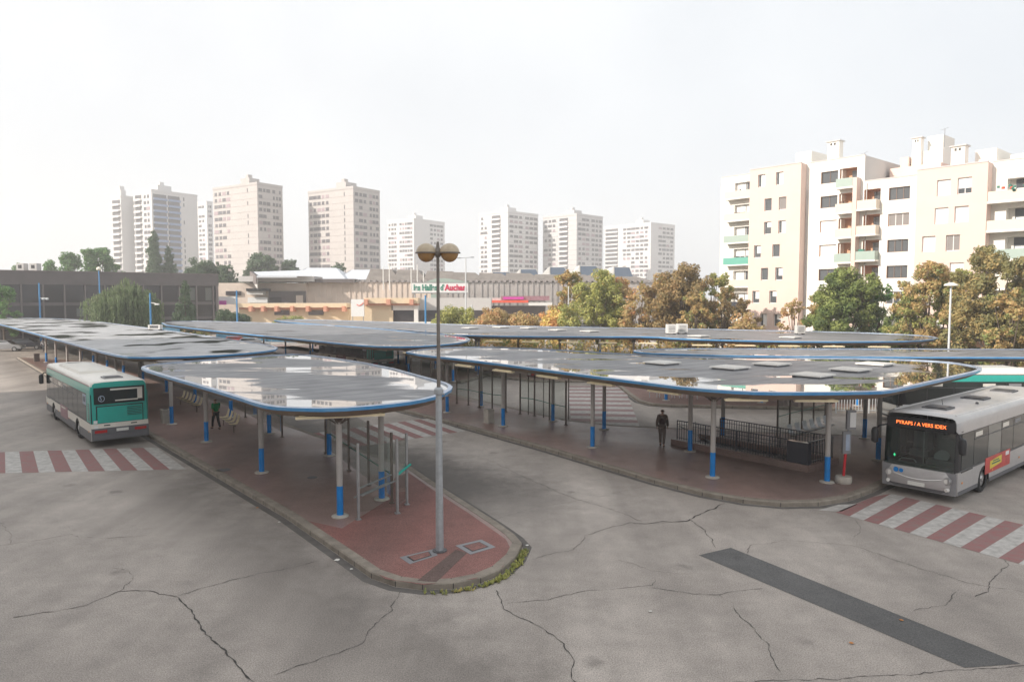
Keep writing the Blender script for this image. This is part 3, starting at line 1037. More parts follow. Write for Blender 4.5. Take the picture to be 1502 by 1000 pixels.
colB = [G(*q, .15) for q in [(656, 605), (738, 625), (869, 656), (1045, 700), (1213, 707), (706, 596), (811, 618), (886, 630), (1012, 662), (1288, 675), (1268, 643), (1060, 640)]]
outCB = T((590, 518), (700, 530), (850, 550), (960, 564), (1010, 570), (1060, 574), (1120, 577), (1200, 577), (1270, 576), (1300, 575), (1322, 571), (1415, 550), (1436, 545), (1442, 541), (1434, 537.5), (1393, 531), (1320, 527), (1200, 525), (1000, 524), (900, 518), (800, 512), (720, 509), (660, 509), (610, 513))
skB = [G(x, y, ZT + .1) for x, y in [(971, 531), (1071, 538), (1132, 533), (1192, 549), (1247, 541), (1284, 533)]]
fx = edge_fixtures(G(640, 526, ZT), G(1010, 572, ZT), 5, .7) + edge_fixtures(G(1050, 577, ZT), G(1260, 579, ZT), 2, .7)
canopy('wide canopy with white square skylights over the stair railing', outCB, colB, fx, skB, wet=-.01, edge=.36)
outCC = T((228, 475), (300, 484), (400, 494), (480, 502), (540, 508), (600, 509), (650, 506), (683, 502), (692, 497), (670, 492), (620, 486), (560, 481.5), (480, 477), (350, 472), (260, 470.5))
cc0 = G(680, 562, 0.15)
colC = row(along(cc0, AX, 1.5), AX, 7, 7) + row(along(along(cc0, AX, 4), BX, 4.6), AX, 7, 6)
canopy('long blue-edged canopy beyond the near one, behind the lamp post', outCC, colC,
       edge_fixtures(G(420, 497, ZT), G(560, 508, ZT), 5, .8) + edge_fixtures(G(590, 512, ZT), G(680, 506, ZT), 2, .6), wet=-.02, edge=.2)
outCD = T((395, 470.5), (480, 477), (560, 483), (620, 489), (680, 492), (760, 493.5), (880, 494), (960, 494), (990, 497), (1100, 500), (1200, 501.5), (1320, 501), (1365, 499), (1380, 495), (1340, 491), (1250, 487.5), (1100, 484), (1000, 482), (850, 480), (700, 477), (560, 472), (470, 469), (420, 468.5))
colD = [G(x, y, .15) for x, y in [(596, 536), (698, 545), (821, 549), (929, 552), (1050, 552), (1170, 553), (1290, 550), (760, 527), (880, 526), (1000, 526), (1110, 528), (1230, 528)]]
canopy('farthest and longest canopy, in front of the autumn trees', outCD, colD,
       edge_fixtures(G(440, 476, ZT), G(620, 491, ZT), 8, .8) + edge_fixtures(G(640, 495, ZT), G(980, 499, ZT), 6, .8) + edge_fixtures(G(1000, 501, ZT), G(1330, 504, ZT), 5, .8),
       [G(x, y, ZT) for x, y in [(690, 482), (735, 481), (776, 482), (818, 485), (865, 487), (1160, 496), (1025, 494)]], wet=-.03, edge=.2)
outCE = TE((925, 515), (945, 518), (1000, 520), (1100, 522.5), (1300, 524), (1502, 524.5), (1640, 525), (1640, 513), (1502, 512.5), (1300, 511.5), (1000, 511.2), (940, 512.2))
colE = [G(x, y, .15) for x, y in [(977, 587), (1117, 591), (1258, 595), (1400, 597), (1530, 598), (1046, 577), (1190, 579), (1330, 580)]]
canopy('narrow far canopy running out of the frame above the second green bus', outCE, colE, (), wet=-.02, edge=.15, z=3.5)

# small dark pavilion roof behind the farthest canopy
m = MB()
x0, z0 = Q(830, 478, 87); x1, _ = Q(880, 477, 87)
t = thing('kiosk', 'small kiosk with a thin dark flat roof between canopy and orange shrub', 'kiosk', ((x0 + x1) / 2, 87, 0))
m.box(((x0 + x1) / 2, 89.5, z0 - .1), (x1 - x0, 3.4, .18)); W(m.build('roof', 'cardark'), t)
m = MB(); m.box(((x0 + x1) / 2, 89.5, z0 / 2 - .1), ((x1 - x0) * .8, 2.6, z0 - .2)); W(m.build('cabin', 'greywall'), t)

# ================================================================== roof plant on far canopy
def roof_unit(label, px, py, sx, sy, sz, ma):
    x, y = G(px, py, ZT + .02)
    t = thing('ventilation_unit', label, 'ventilation unit', (x, y, ZT + .01))
    m = MB(); m.box((0, 0, sz / 2 + .1), (sx, sy, sz)); m.build('casing', ma, t)
    m = MB()
    for a in (-.4, .4):
        m.box((sx * a, 0, .05), (.08, sy, .1))
    m.build('feet', 'darkgrey', t)
    m = MB()
    for k in range(5):
        m.box((0, -sy / 2 - .01, .25 + k * (sz - .2) / 5), (sx * .7, .02, .03))
    m.build('grille', 'darkgrey', t)
roof_unit('left white ventilation unit of the pair on the far canopy', 984, 490, .8, .8, .8, 'white')
roof_unit('right white ventilation unit with a tilted cowl on the far canopy', 1000, 489, .9, .8, .8, 'white')
roof_unit('pale box shaped ventilation unit alone on the far canopy by the green tree', 1173, 490, .75, .6, .7, 'skylight')
roof_unit('small white unit at the rear edge of the long left canopy', 228, 484, 1.2, .6, .45, 'white')

# ================================================================== SHELTER SCREENS
def shelter(label, pts, h=2.45, z0=.15, rail=True, bench=None, rail_mat='greenrail', post='brownmetal', loc=None):
    """upright posts with glass sheets between them and a hand rail"""
    t = thing('glass_screen', label, 'glass screen', (pts[0][0], pts[0][1], z0), group='glass screens on the platforms')
    for i, p in enumerate(pts):
        m = MB(); m.box((p[0], p[1], z0 + h / 2), (.07, .07, h), atan2(BX.y, BX.x)); m.box((p[0], p[1], z0 + .02), (.16, .16, .03), .5)
        W(m.build('post', post), t)
    for i in range(len(pts) - 1):
        a, b = Vector(pts[i]), Vector(pts[i + 1]); d = (b - a).normalized() * .06
        a = a + d; b = b - d
        nn = Vector((-d.y, d.x)).normalized() * .004
        m = MB()
        z1, z2 = z0 + .25, z0 + h - .1
        m.add([(*(a - nn), z1), (*(b - nn), z1), (*(b - nn), z2), (*(a - nn), z2), (*(a + nn), z1), (*(b + nn), z1), (*(b + nn), z2), (*(a + nn), z2)],
              [(0, 1, 2, 3), (7, 6, 5, 4), (3, 2, 6, 7), (0, 4, 5, 1), (1, 5, 6, 2), (0, 3, 7, 4)])
        W(m.build('glass_pane', 'screen'), t)
        if rail:
            m = MB(); m.cyl((*a, z0 + 1.0), (*b, z0 + 1.0), .022, .022, 8)
            W(m.build('hand_rail', rail_mat), t)
    return t
P = lambda x, y: G(x, y, .15)
shelter('glass screen along the near platform behind the person in green',
        [P(*q) for q in [(340, 601), (360, 612), (379, 622), (397, 630), (414, 641)]])
shelter('glass screen with green rail behind the near corner column', [P(*q) for q in [(478, 664), (512, 690), (541, 712), (575, 738)]])
s = shelter('free standing bay of steel posts with perch bars and a teal rail', [P(*q) for q in [(526, 762), (583, 753), (597, 740)]], rail=False, post='greymetal')
m = MB()
a, b = Vector(P(526, 762)), Vector(P(575, 738))
for zz, dy in ((1.0, 0), (.78, .12), (.72, -.12)):
    m.cyl((*(a + Vector((dy, 0))), .15 + zz), (*(b + Vector((dy, 0))), .15 + zz), .03, .03, 8)
W(m.build('perch_bar', 'greymetal'), s)
m = MB(); m.cyl((*P(583, 753), 1.42), (*(Vector(P(597, 740)) + Vector((.1, .15))), 1.5), .04, .04, 8)
W(m.build('teal_rail', 'teal'), s)
m = MB(); m.cyl((*P(575, 738), .15), (*P(575, 738), 2.6), .035, .035, 8); W(m.build('post', 'greymetal'), s)
shelter('left glass screen on the middle platform behind the litter bin', [P(*q) for q in [(670, 592), (687, 594), (703, 598), (722, 602), (742, 604)]])
shelter('right glass screen on the middle platform ending at the zebra crossing', [P(*q) for q in [(763, 607), (784, 610), (806, 617), (830, 623)]])
shelter('glass screen far along the middle platform beyond the lamp post', [P(*q) for q in [(604, 573), (618, 577), (632, 580), (650, 586)]])
sB = shelter('glass screen with a row of metal seats beyond the stair railing', [P(*q) for q in [(1140, 640), (1158, 634), (1176, 629), (1193, 624), (1210, 619)]])
# metal tip-up seats: each seat is its own thing's part of a bench
def bench(label, p0, p1, n, ma, z0=.15, cat='seat row'):
    a, b = Vector(p0), Vector(p1); d = (b - a).normalized(); nn = Vector((d.y, -d.x))
    t = thing('seat_row', label, cat, (a.x, a.y, z0))
    m = MB(); m.cyl((*a, z0 + .40), (*b, z0 + .40), .035, .035, 8)
    for f in (.1, .9):
        c = a.lerp(b, f); m.cyl((*c, z0), (*c, z0 + .4), .03, .03, 8)
    W(m.build('beam', 'brownmetal'), t)
    for i in range(n):
        c = a.lerp(b, (i + .5) / n)
        m = MB()
        prof = [(.22, .47), (.0, .43), (-.16, .46), (-.24, .62), (-.30, .88)]
        for k in range(len(prof) - 1):
            for e, sgn in ((0, 1),):
                p1_, p2_ = prof[k], prof[k + 1]
                q = [c + nn * p1_[0] - d * .22, c + nn * p1_[0] + d * .22, c + nn * p2_[0] + d * .22, c + nn * p2_[0] - d * .22]
                zz = [z0 + p1_[1], z0 + p1_[1], z0 + p2_[1], z0 + p2_[1]]
                m.quad(*[(*q[j], zz[j]) for j in range(4)])
                m.quad(*[(*q[j], zz[j] + .02) for j in (3, 2, 1, 0)])
        W(m.build('seat', ma), t)
    return t
bench('row of pale slatted seats under the near canopy by the long glass screen', P(262, 592), P(292, 606), 6, 'fixture')
bench('second row of pale seats behind the person in green', P(326, 622), P(345, 636), 4, 'fixture')
bench('row of grey metal seats beyond the stair railing', P(1160, 652), P(1222, 634), 6, 'galv')

# ================================================================== STAIR RAILING
def stair_railing():
    A, B_, C = Vector(P(995, 652)), Vector(P(1182, 690)), Vector(P(1205, 679))
    u = (B_ - A).normalized(); v = Vector((-u.y, u.x))
    L = (B_ - A).length; wd = 1.9
    t = thing('stair_railing', 'dark railing round the metro stairs with a blue box at its end', 'railing', (A.x, A.y, .15))
    def pt(s, q): r = A + u * s + v * q; return (r.x, r.y)
    m = MB()
    for (s0, s1, q0, q1) in ((-.25, L + .25, -.25, 0), (-.25, L + .25, wd, wd + .25), (L, L + .25, 0, wd)):
        m.prism([pt(s0, q0), pt(s1, q0), pt(s1, q1), pt(s0, q1)], .15, .42)
    W(m.build('plinth', 'brown'), t)
    m = MB(); m.prism([pt(0, 0), pt(L, 0), pt(L, wd), pt(0, wd)], .157, .165, cap0=False)
    W(m.build('stair_opening', 'black'), t)
    def panel(a, b, nm='railing_panel'):
        a, b = Vector(a), Vector(b); n = max(2, int((b - a).length / .13))
        m = MB()
        for i in range(n + 1):
            c = a.lerp(b, i / n); r = .014 if i % 12 else .028
            m.cyl((*c, .42), (*c, 1.33), r, r, 6)
        m.cyl((*a, 1.33), (*b, 1.33), .024, .024, 6); m.cyl((*a, 1.16), (*b, 1.16), .012, .012, 6); m.cyl((*a, .52), (*b, .52), .014, .014, 6)
        W(m.build(nm, 'cardark'), t)
    panel(pt(0, -.1), pt(L * .5, -.1)); panel(pt(L * .5 + .05, -.1), pt(L - .8, -.1))
    panel(pt(.9, wd + .1), pt(L, wd + .1)); panel(pt(L + .1, 0), pt(L + .1, wd))
    m = MB(); m.prism([pt(L - .75, -.16), pt(L + .16, -.16), pt(L + .16, .1), pt(L - .75, .1)], .42, 1.30)
    W(m.build('box', M['cardark']), t)
    m = MB(); m.cyl((*pt(0, .05), 1.05), (*pt(L * .32, .2), .45), .025, .025, 6); m.cyl((*pt(.3, .9), .2), (*pt(.3, .9), 1.2), .025, .025, 6)
    W(m.build('stair_handrail', 'greymetal'), t)
stair_railing()

# ================================================================== BUS STOP SIGN, BINS
x, y = P(1237, 708)
t = thing('bus_stop_sign', 'bus stop pole with red foot in a round concrete block beside the silver bus', 'bus stop sign', (x, y, .15))
m = MB(); m.lathe((0, 0, 0), [(.27, 0), (.30, .05), (.30, .22), (.27, .27), (.08, .28)], 24); smooth_by_angle(m.build('concrete_block', 'concrete', t))
m = MB(); m.cyl((0, 0, .27), (.05, 0, 1.15), .05, .05, 10); m.build('red_pole', 'redpole', t)
m = MB(); m.box((.08, 0, 1.55), (.30, .10, .85), 0); m.cyl((.05, 0, 1.1), (.2, 0, 2.9), .03, .03, 8); m.build('timetable_case', 'midgrey', t)
m = MB(); m.box((.10, -.056, 1.56), (.15, .01, .62), 0); m.build('timetable', 'trimlight', t)
m = MB(); m.box((.22, 0, 2.42), (.34, .12, .72), 0); m.build('head', 'midgrey', t)
m = MB(); m.box((.27, -.066, 2.42), (.22, .012, .56), 0); m.build('line_panel', 'signwhite', t)

def bin_(label, px, py, ma='concrete', s=(.42, .42, .72)):
    x, y = P(px, py)
    t = thing('litter_bin', label, 'litter bin', (x, y, .15), atan2(BX.y, BX.x))
    m = MB(); m.box((0, 0, s[2] / 2), s); m.box((0, 0, s[2] + .02), (s[0] + .04, s[1] + .04, .05)); m.build('bin_body', ma, t)
    m = MB(); m.box((0, 0, s[2] + .05), (s[0] * .55, s[1] * .55, .012)); m.build('opening', 'black', t)
bin_('beige litter bin on the middle platform beside a column', 717, 620)
bin_('beige litter bin on the near platform behind the green and white bus', 243, 620)
bin_('brown litter bin far along the left platform', 54, 530, 'brownmetal', (.5, .5, .8))

# ================================================================== LAMPS
def globe_lamp():
    x, y = P(645, 808)
    t = thing('street_lamp', 'tall grey lamp post with two large opal globes on the red platform tip', 'street lamp', (x, y, .15))
    zt = Q(646, 372, y)[1] - .15
    zm = Q(646, 575, y)[1] - .15
    m = MB(); m.cyl((0, 0, 0), (0, 0, zm), .112, .085, 8); m.build('lower_pole', 'galv', t)
    m = MB(); m.cyl((0, 0, 0), (0, 0, .04), .2, .2, 16); m.build('base_plate', 'darkgrey', t)
    m = MB(); m.lathe((0, 0, zm - .06), [(.1, 0), (.13, .02), (.13, .14), (.08, .2)], 12); m.cyl((.1, 0, zm - .05), (.16, 0, zm - .05), .03, .03, 6); m.build('collar', 'galv', t)
    m = MB(); m.cyl((0, 0, zm + .1), (0, 0, zt + .05), .055, .04, 10); m.lathe((0, 0, zt - .1), [(.05, 0), (.11, .08), (.11, .16), (.05, .26), (.03, .42)], 12)
    m.cyl((-.36, 0, zt + .02), (.36, 0, zt + .02), .035, .035, 8); m.build('upper_pole', 'polebrown', t)
    for sx in (-1, 1):
        c = (sx * .315, 0, zt + .02)
        R = .275
        m = MB(); m.lathe(c, [(R * cos(a), R * sin(a) * .95) for a in [radians(v) for v in (0, 12, 25, 38, 50, 62, 74, 84)]], 28); g_ = smooth_by_angle(m.build('globe_top', 'globe', t))
        m = MB(); m.lathe(c, [(R * .88 * cos(a), R * .92 * sin(a)) for a in [radians(v) for v in (-86, -72, -58, -44, -30, -16, -2)]], 28); smooth_by_angle(m.build('globe_bowl', 'globelow', t))
        m = MB(); m.lathe((c[0], 0, c[2] - .02), [(R * .9, 0), (R * 1.09, .005), (R * 1.09, .035), (R * .95, .04)], 28); m.build('globe_ring', 'polebrown', t)
globe_lamp()

def pole(label, px, ytop, Y, r=.09, ma='bluepole', head=None, z0=0, cat='lamp post', name='lamp_post'):
    x, zt = Q(px, ytop, Y)
    t = thing(name, label, cat, (x, Y, z0))
    m = MB(); m.cyl((0, 0, 0), (0, 0, zt - z0), r, r * .75, 10); m.build('pole', ma, t)
    m = MB(); m.cyl((0, 0, 0), (0, 0, .05), r * 2, r * 2, 12); m.build('foot', 'darkgrey', t)
    h = zt - z0
    if head == 'ball':
        m = MB(); m.lathe((0, 0, h), [(.1, 0), (.3, .12), (.36, .3), (.25, .5), (.05, .6)], 14); smooth_by_angle(m.build('lamp_head', 'fixwhite', t))
    elif head == 'arms':
        m = MB(); m.cyl((-.9, 0, h - .05), (.9, 0, h + .05), .04, .04, 6); m.box((-1.0, 0, h - .05), (.5, .2, .14)); m.box((1.0, 0, h + .06), (.5, .2, .14)); m.build('lamp_head', 'midgrey', t)
    elif head == 'cap':
        m = MB(); m.lathe((0, 0, h), [(.12, -.05), (.5, .0), (.45, .12), (.1, .25)], 14); smooth_by_angle(m.build('lamp_head', 'fixwhite', t))
    elif head == 'camera':
        m = MB(); m.cyl((0, 0, h - 2.4), (1.4, 0, h - 2.4), .05, .05, 6); m.lathe((.6, 0, h - 2.7), [(.05, 0), (.22, .08), (.22, .22), (.05, .3)], 10); m.lathe((1.2, 0, h - 2.7), [(.05, 0), (.22, .08), (.22, .22), (.05, .3)], 10); m.build('camera_arm', 'palepole', t)
    elif head == 'spot':
        m = MB(); m.cyl((0, 0, h - 1.2), (.8, 0, h - 1.35), .06, .06, 6); m.box((.9, -.1, h - 1.4), (.5, .3, .2)); m.build('spotlight', 'white', t)
    return t
pole('blue pole with two round camera pods at far left', 57, 415, 114, .14, 'bluepole', 'camera')
pole('slim blue lamp post with a round head before the brown building', 145, 397, 112, .11, 'bluepole', 'ball')
pole('bright blue pole with a small spotlight beside the weeping willow', 220, 430, 92, .13, 'bluepole', 'spot')
pole('pale blue pole right of the brown building corner', 347, 426, 112, .14, 'bluepole')
pole('short blue pole before the sandy shop wall', 624, 433, 102, .16, 'bluepole')
pole('tall pale lamp post with two flat heads in front of the shopping centre', 683, 378, 108, .13, 'palepole', 'arms')
pole('short white post beside the tall two headed lamp post', 692, 447, 107, .16, 'palepole', cat='post', name='post')
pole('tall pale lamp post with a domed head among the right hand trees', 1395, 419, 55, .09, 'palepole', 'cap')
pole('pale lamp post seen against the autumn trees', 834, 420, 94, .1, 'palepole')
for px, yt, l in [(562, 392, 'leftmost white flagpole on the shopping centre roof'), (571, 388, 'white flagpole second from the left on the shopping centre roof'),
                  (603, 393, 'white flagpole in the middle of the row on the shopping centre roof'), (612, 388, 'white flagpole just left of the lamp globes'),
                  (621, 398, 'rightmost and shortest white flagpole beside the shop sign')]:
    x, zt = Q(px, yt, 152)
    o = MB().cyl((0, 0, 0), (0, 0, zt - 8.6), .13, .09, 8).build('flagpole', 'white'); o.location = (x, 152, 8.6)
    tag(o, l, 'flagpole', 'flagpoles on the shopping centre')

# ================================================================== BUSES
def bus(label, loc, heading, L=11.9, style='jade', adv=True, zs=1.07, nose=False):
    """x forward, y to the left, z up; front at +L/2"""
    Wd = 1.25
    HB = 2.88
    t = thing('bus', label, 'bus', loc, heading)
    t.scale = (1, 1, zs)
    jade = style == 'jade'
    C = {'roof': 'buswhite' if jade else 'silverroof', 'cant': 'jade' if jade else 'silver', 'low': 'buswhite' if jade else 'silver',
         'skirt': 'midgrey' if jade else 'silver', 'glass': 'busglass'}
    # upper shell: cross-section lofted with rounded ends
    prof = [(1.0, 1.02), (1.0, 2.30), (.997, 2.48), (.985, 2.66), (.95, 2.78), (.88, 2.845), (.6, HB - .01), (.3, HB), (0, HB + .005)]
    full = [(a * Wd, z) for a, z in prof] + [(-a * Wd, z) for a, z in reversed(prof[:-1])]
    xs = [(-L / 2, .955, 0.0), (-L / 2 + .06, .985, 0), (-L / 2 + .2, 1, 0), (L / 2 - .5, 1, 0), (L / 2 - .2, .985, 0), (L / 2 - .06, .95, 0), (L / 2 - .02, .92, 0)]
    m = MB()
    vs = []
    for (x, k, _) in xs:
        for (y, z) in full:
            lean = 0
            if x > L / 2 - .6: lean = -.14 * (z - 1.0) / 1.9
            if x < -L / 2 + .25: lean = .06 * (z - 1.0) / 1.9
            zz = z if z < 2.5 else 2.5 + (z - 2.5) * (1 if k > .98 else k ** 3)
            vs.append((x + lean, y * k, zz))
    n = len(full); fs = []; mi = []
    half = len(prof)
    def mcol(i):
        j = i if i < half - 1 else n - 2 - i
        if j <= 0: return 1          # window band backing
        if j in (1, 2): return 2     # cantrail colour
        return 0
    for k in range(len(xs) - 1):
        for i in range(n - 1):
            fs.append((k * n + i, (k + 1) * n + i, (k + 1) * n + i + 1, k * n + i + 1)); mi.append(mcol(i))
    fs.append(tuple(range(n))); mi.append(2)
    if jade:
        fs.append(tuple(reversed(range((len(xs) - 1) * n, len(xs) * n)))); mi.append(3)
    m.v = vs; m.f = fs; m.m = mi
    body = m.build('body', [C['roof'], 'black', C['cant'], 'black'], t)
    smooth_by_angle(body, 40)
    # lower sides with wheel arches
    ax_f, ax_r = L / 2 - 2.7, -L / 2 + 3.35
    def side(sy):
        z0, z1 = .30, 1.04
        pts = [(-L / 2 + .05, z0), ]
        for axx in (ax_r, ax_f):
            for k in range(9):
                a = pi - pi * k / 8
                pts.append((axx + .60 * cos(a), max(z0, .36 + .58 * sin(a))))
        pts += [(L / 2 - .12, z0), (L / 2 - .06, z1), (-L / 2 + .05, z1)]
        m = MB()
        o = len(pts)
        y0, y1 = sy * (Wd - .06), sy * (Wd + .002)
        m.v = [(x, y1, z) for x, z in pts] + [(x, y0, z) for x, z in pts]
        f1 = tuple(range(o)); f2 = tuple(range(2 * o - 1, o - 1, -1))
        if sy > 0: f1 = tuple(reversed(f1)); f2 = tuple(reversed(f2))
        m.f = [f1, f2]; m.m = [0, 0]
        for i in range(o):
            j = (i + 1) % o
            q = (i, j, o + j, o + i)
            m.f.append(q if sy > 0 else tuple(reversed(q))); m.m.append(1 if 1 <= i <= 18 else 0)
        return m.build('side_panel', [C['low'], 'black'], t)
    for sy in (-1, 1):
        side(sy)
        # skirt strips between the wheels
        m = MB()
        for a, b in ((-L / 2 + .06, ax_r - .63), (ax_r + .63, ax_f - .63), (ax_f + .63, L / 2 - .14)):
            m.box2((a, sy * (Wd + .012), .29), (b, sy * (Wd - .02), .66 if jade else .42))
        m.build('skirt', 'busgrey', t)
    m = MB(); m.box2((-L / 2 + .15, -Wd + .32, .34), (L / 2 - .2, Wd - .32, 1.0)); m.box2((-L / 2 + .15, -Wd + .07, .98), (L / 2 - .2, Wd - .07, 1.01)); m.build('floor_pan', 'black', t)
    # wheels
    def wheel(x, sy):
        m = MB()
        y0 = sy * (Wd - .30); y1 = sy * (Wd - .02)
        pr = [(.30, 0), (.44, .01), (.48, .05), (.48, .23), (.44, .27), (.30, .27)]
        ring = []
        for r, dy in pr:
            for i in range(24):
                a = 2 * pi * i / 24
                ring.append((x + r * cos(a), y0 + (y1 - y0) * dy / .27, .48 + r * sin(a)))
        o = len(pr)
        m.v = ring
        for k in range(o - 1):
            for i in range(24):
                j = (i + 1) % 24
                q = (k * 24 + i, k * 24 + j, (k + 1) * 24 + j, (k + 1) * 24 + i)
                m.f.append(q if sy < 0 else tuple(reversed(q))); m.m.append(0)
        wl = smooth_by_angle(m.build('wheel', 'rubber', t))
        m = MB(); m.cyl((x, sy * (Wd - .2), .48), (x, sy * (Wd - .07), .48), .30, .27, 20); m.cyl((x, sy * (Wd - .08), .48), (x, sy * (Wd - .03), .48), .12, .10, 14)
        for k in range(8):
            a = k * pi / 4; m.cyl((x + .19 * cos(a), sy * (Wd - .08), .48 + .19 * sin(a)), (x + .19 * cos(a), sy * (Wd - .055), .48 + .19 * sin(a)), .02, .02, 6)
        m.build('rim', 'chrome', wl)
    for x in (ax_f, ax_r):
        for sy in (-1, 1):
            wheel(x, sy)
    # side windows
    xw = [L / 2 - .35, L / 2 - 1.55, L / 2 - 3.05, L / 2 - 4.5, L / 2 - 5.95, L / 2 - 7.4, L / 2 - 8.8, L / 2 - 10.1, -L / 2 + .95]
    if L < 11: xw = xw[:-2] + [-L / 2 + .95]
    for sy in (-1, 1):
        for i in range(len(xw) - 1):
            a, b = xw[i], xw[i + 1]
            zb = 1.0 if (sy < 0 and i in (0, 3) or sy > 0 and i == 0) else 1.12
            m = MB(); m.box2((a - .03, sy * (Wd + .006), zb), (b + .03, sy * (Wd - .015), 2.28))
            wn = m.build('window', 'busglass' if (i + (sy > 0)) % 3 or jade else 'busglassl', t)
            if 1 <= i <= 6:
                m = MB(); m.box2((a - .05, sy * (Wd + .014), 1.97), (b + .05, sy * (Wd + .004), 2.0)); m.build('window_bar', 'darkgrey', wn)
            if i in (1, 3, 4) :
                m = MB(); m.box2((a - .15, sy * (Wd + .012), 2.05), (a - .85, sy * (Wd + .005), 2.2)); m.build('tilted_vent', 'buswhite' if i != 4 else 'midgrey', wn)
    # waist and cantrail mouldings
    for sy in (-1, 1):
        m = MB(); m.box2((-L / 2 + .1, sy * (Wd + .010), 1.045), (L / 2 - .15, sy * (Wd - .01), 1.085)); m.box2((-L / 2 + .25, sy * (Wd - .005), 2.34), (L / 2 - .35, sy * (Wd - .03), 2.37))
        m.build('moulding', 'darkgrey', t)
    if jade:
        for sy in (-1, 1):
            m = MB(); m.box2((-L / 2 + .3, sy * (Wd * .985 + .01), 2.655), (L / 2 - .5, sy * (Wd * .985 - .02), 2.69)); m.build('roof_gutter', 'adplum', t)
    # rear
    xr = -L / 2
    m = MB(); m.box2((xr - .10, -Wd * .99, .32), (xr + .25, Wd * .99, .84)); m.box2((xr - .14, -Wd * .93, .36), (xr - .08, Wd * .93, .56))
    smooth_by_angle(m.build('rear_bumper', 'busgrey', t))
    m = MB(); m.box2((xr - .05, -Wd * .985, .84), (xr + .1, Wd * .985, 1.04)); m.build('rear_lower_panel', C['low'], t)
    for sy in (-1, 1):
        m = MB(); m.box2((xr - .118, sy * .60, .64), (xr - .09, sy * 1.12, .76)); m.build('tail_light', 'redlamp', t)
    m = MB(); m.box2((xr - .125, -.33, .66), (xr - .09, .2, .78)); m.build('number_plate', 'plate', t)
    for sy in (-1, 1):
        m = MB(); m.box2((xr - .06, sy * .45, .93), (xr - .045, sy * .72, .975)); m.build('hatch_latch', 'black', t)
    m = MB(); m.box2((xr - .03, -1.02, 1.02), (xr + .03, 1.02, 1.80)); hb = m.build('engine_hatch_surround', 'black', t)
    m = MB(); m.box2((xr - .055, -.98, 1.06), (xr - .02, .98, 1.76)); m.build('engine_hatch', C['cant'], t)
    m = MB()
    for k in range(6): m.box2((xr - .065, -.95, 1.32 + k * .07), (xr - .05, -.30, 1.345 + k * .07))
    m.build('hatch_grille', 'black', t)
    m = MB(); m.box2((xr - .02, -1.10, 1.88), (xr + .07, 1.10, 2.60)); m.build('rear_window', 'busglass', t)
    m = MB(); m.box2((xr - .035, -1.0, 2.02), (xr - .018, -.78, 2.52)); m.box2((xr - .035, -1.0, 2.46), (xr - .018, .4, 2.53)); m.box2((xr - .035, -.8, 1.98), (xr - .018, .2, 2.03)); m.build('rear_window_light_edge', 'buswhite' if jade else 'midgrey', t)
    if jade:
        m = MB(); m.cyl((xr - .022, .78, 2.12), (xr - .03, .78, 2.12), .14, .14, 20, caps=True)
        lg = m.build('operator_emblem', 'trimlight', t)
        m = MB(); m.cyl((xr - .029, .78, 2.12), (xr - .034, .78, 2.12), .11, .11, 20); m.build('emblem_disc', 'busglass', lg)
        m = MB()
        f = [(.02, .10), (.05, .03), (.0, -.02), (.04, -.09)]
        m.tube([(xr - .036, .78 + a, 2.12 + b) for a, b in f], .014, 6); m.build('emblem_line', 'trimlight', lg)
    # louvres at rear corner, both sides
    for sy in (-1, 1):
        m = MB(); m.box2((xr + .08, sy * (Wd + .006), 1.05), (xr + .92, sy * (Wd - .02), 2.34)); m.build('corner_panel', C['cant'], t)
        m = MB()
        for k in range(9): m.box2((xr + .18 + k * .012, sy * (Wd + .012), 1.18 + k * .085), (xr + .62, sy * (Wd + .004), 1.215 + k * .085))
        m.build('louvre', 'black', t)
    if jade:
        m = MB(); m.box2((xr + 1.0, Wd + .010, 1.78), (xr + 1.75, Wd + .004, 2.24)); rt = m.build('route_panel', 'trimlight', t)
        text_mesh('route_number', '183', .34, 'black', rt, (xr + 1.38, Wd + .016, 2.01), (pi / 2, 0, pi), extrude=.002)
    # fleet numbers by the rear corner
    if jade:
        for (yy, zz) in ((1.08, 1.12), (1.06, .90)):
            m = MB(); m.box2((xr - .062, yy - .09, zz - .06), (xr - .05, yy + .07, zz + .07)); m.build('sticker', 'signwhite', t)
    # front
    xf = L / 2
    m = MB()
    vs = []
    # nose: lower front panel with bulge
    for (z, dx, hwid) in ((.30, .00, .93), (.42, .10, .985), (.62, .13, 1.0), (.85, .10, .99), (1.02, .03, .98)):
        for i in range(13):
            a = -1 + i / 6
            vs.append((xf - .02 + dx * (1 - .55 * a * a) - .17 * max(0, abs(a) - .72) / .28, a * Wd * hwid, z))
    m.v = vs
    for k in range(4):
        for i in range(12):
            m.f.append((k * 13 + i, k * 13 + i + 1, (k + 1) * 13 + i + 1, (k + 1) * 13 + i)); m.m.append(1 if k == 0 else 0)
    # top shelf
    top = [52 + i for i in range(13)]
    m.v += [(xf - .25, -Wd * .97, 1.03), (xf - .25, Wd * .97, 1.03)]
    m.f.append(tuple(top) + (len(m.v) - 1, len(m.v) - 2)); m.m.append(0)
    smooth_by_angle(m.build('front_panel', [C['low'], 'busgrey'], t), 50)
    m = MB(); m.box2((xf - .3, -Wd * .97, .28), (xf - .02, Wd * .97, 1.02)); m.build('front_core', 'midgrey', t)
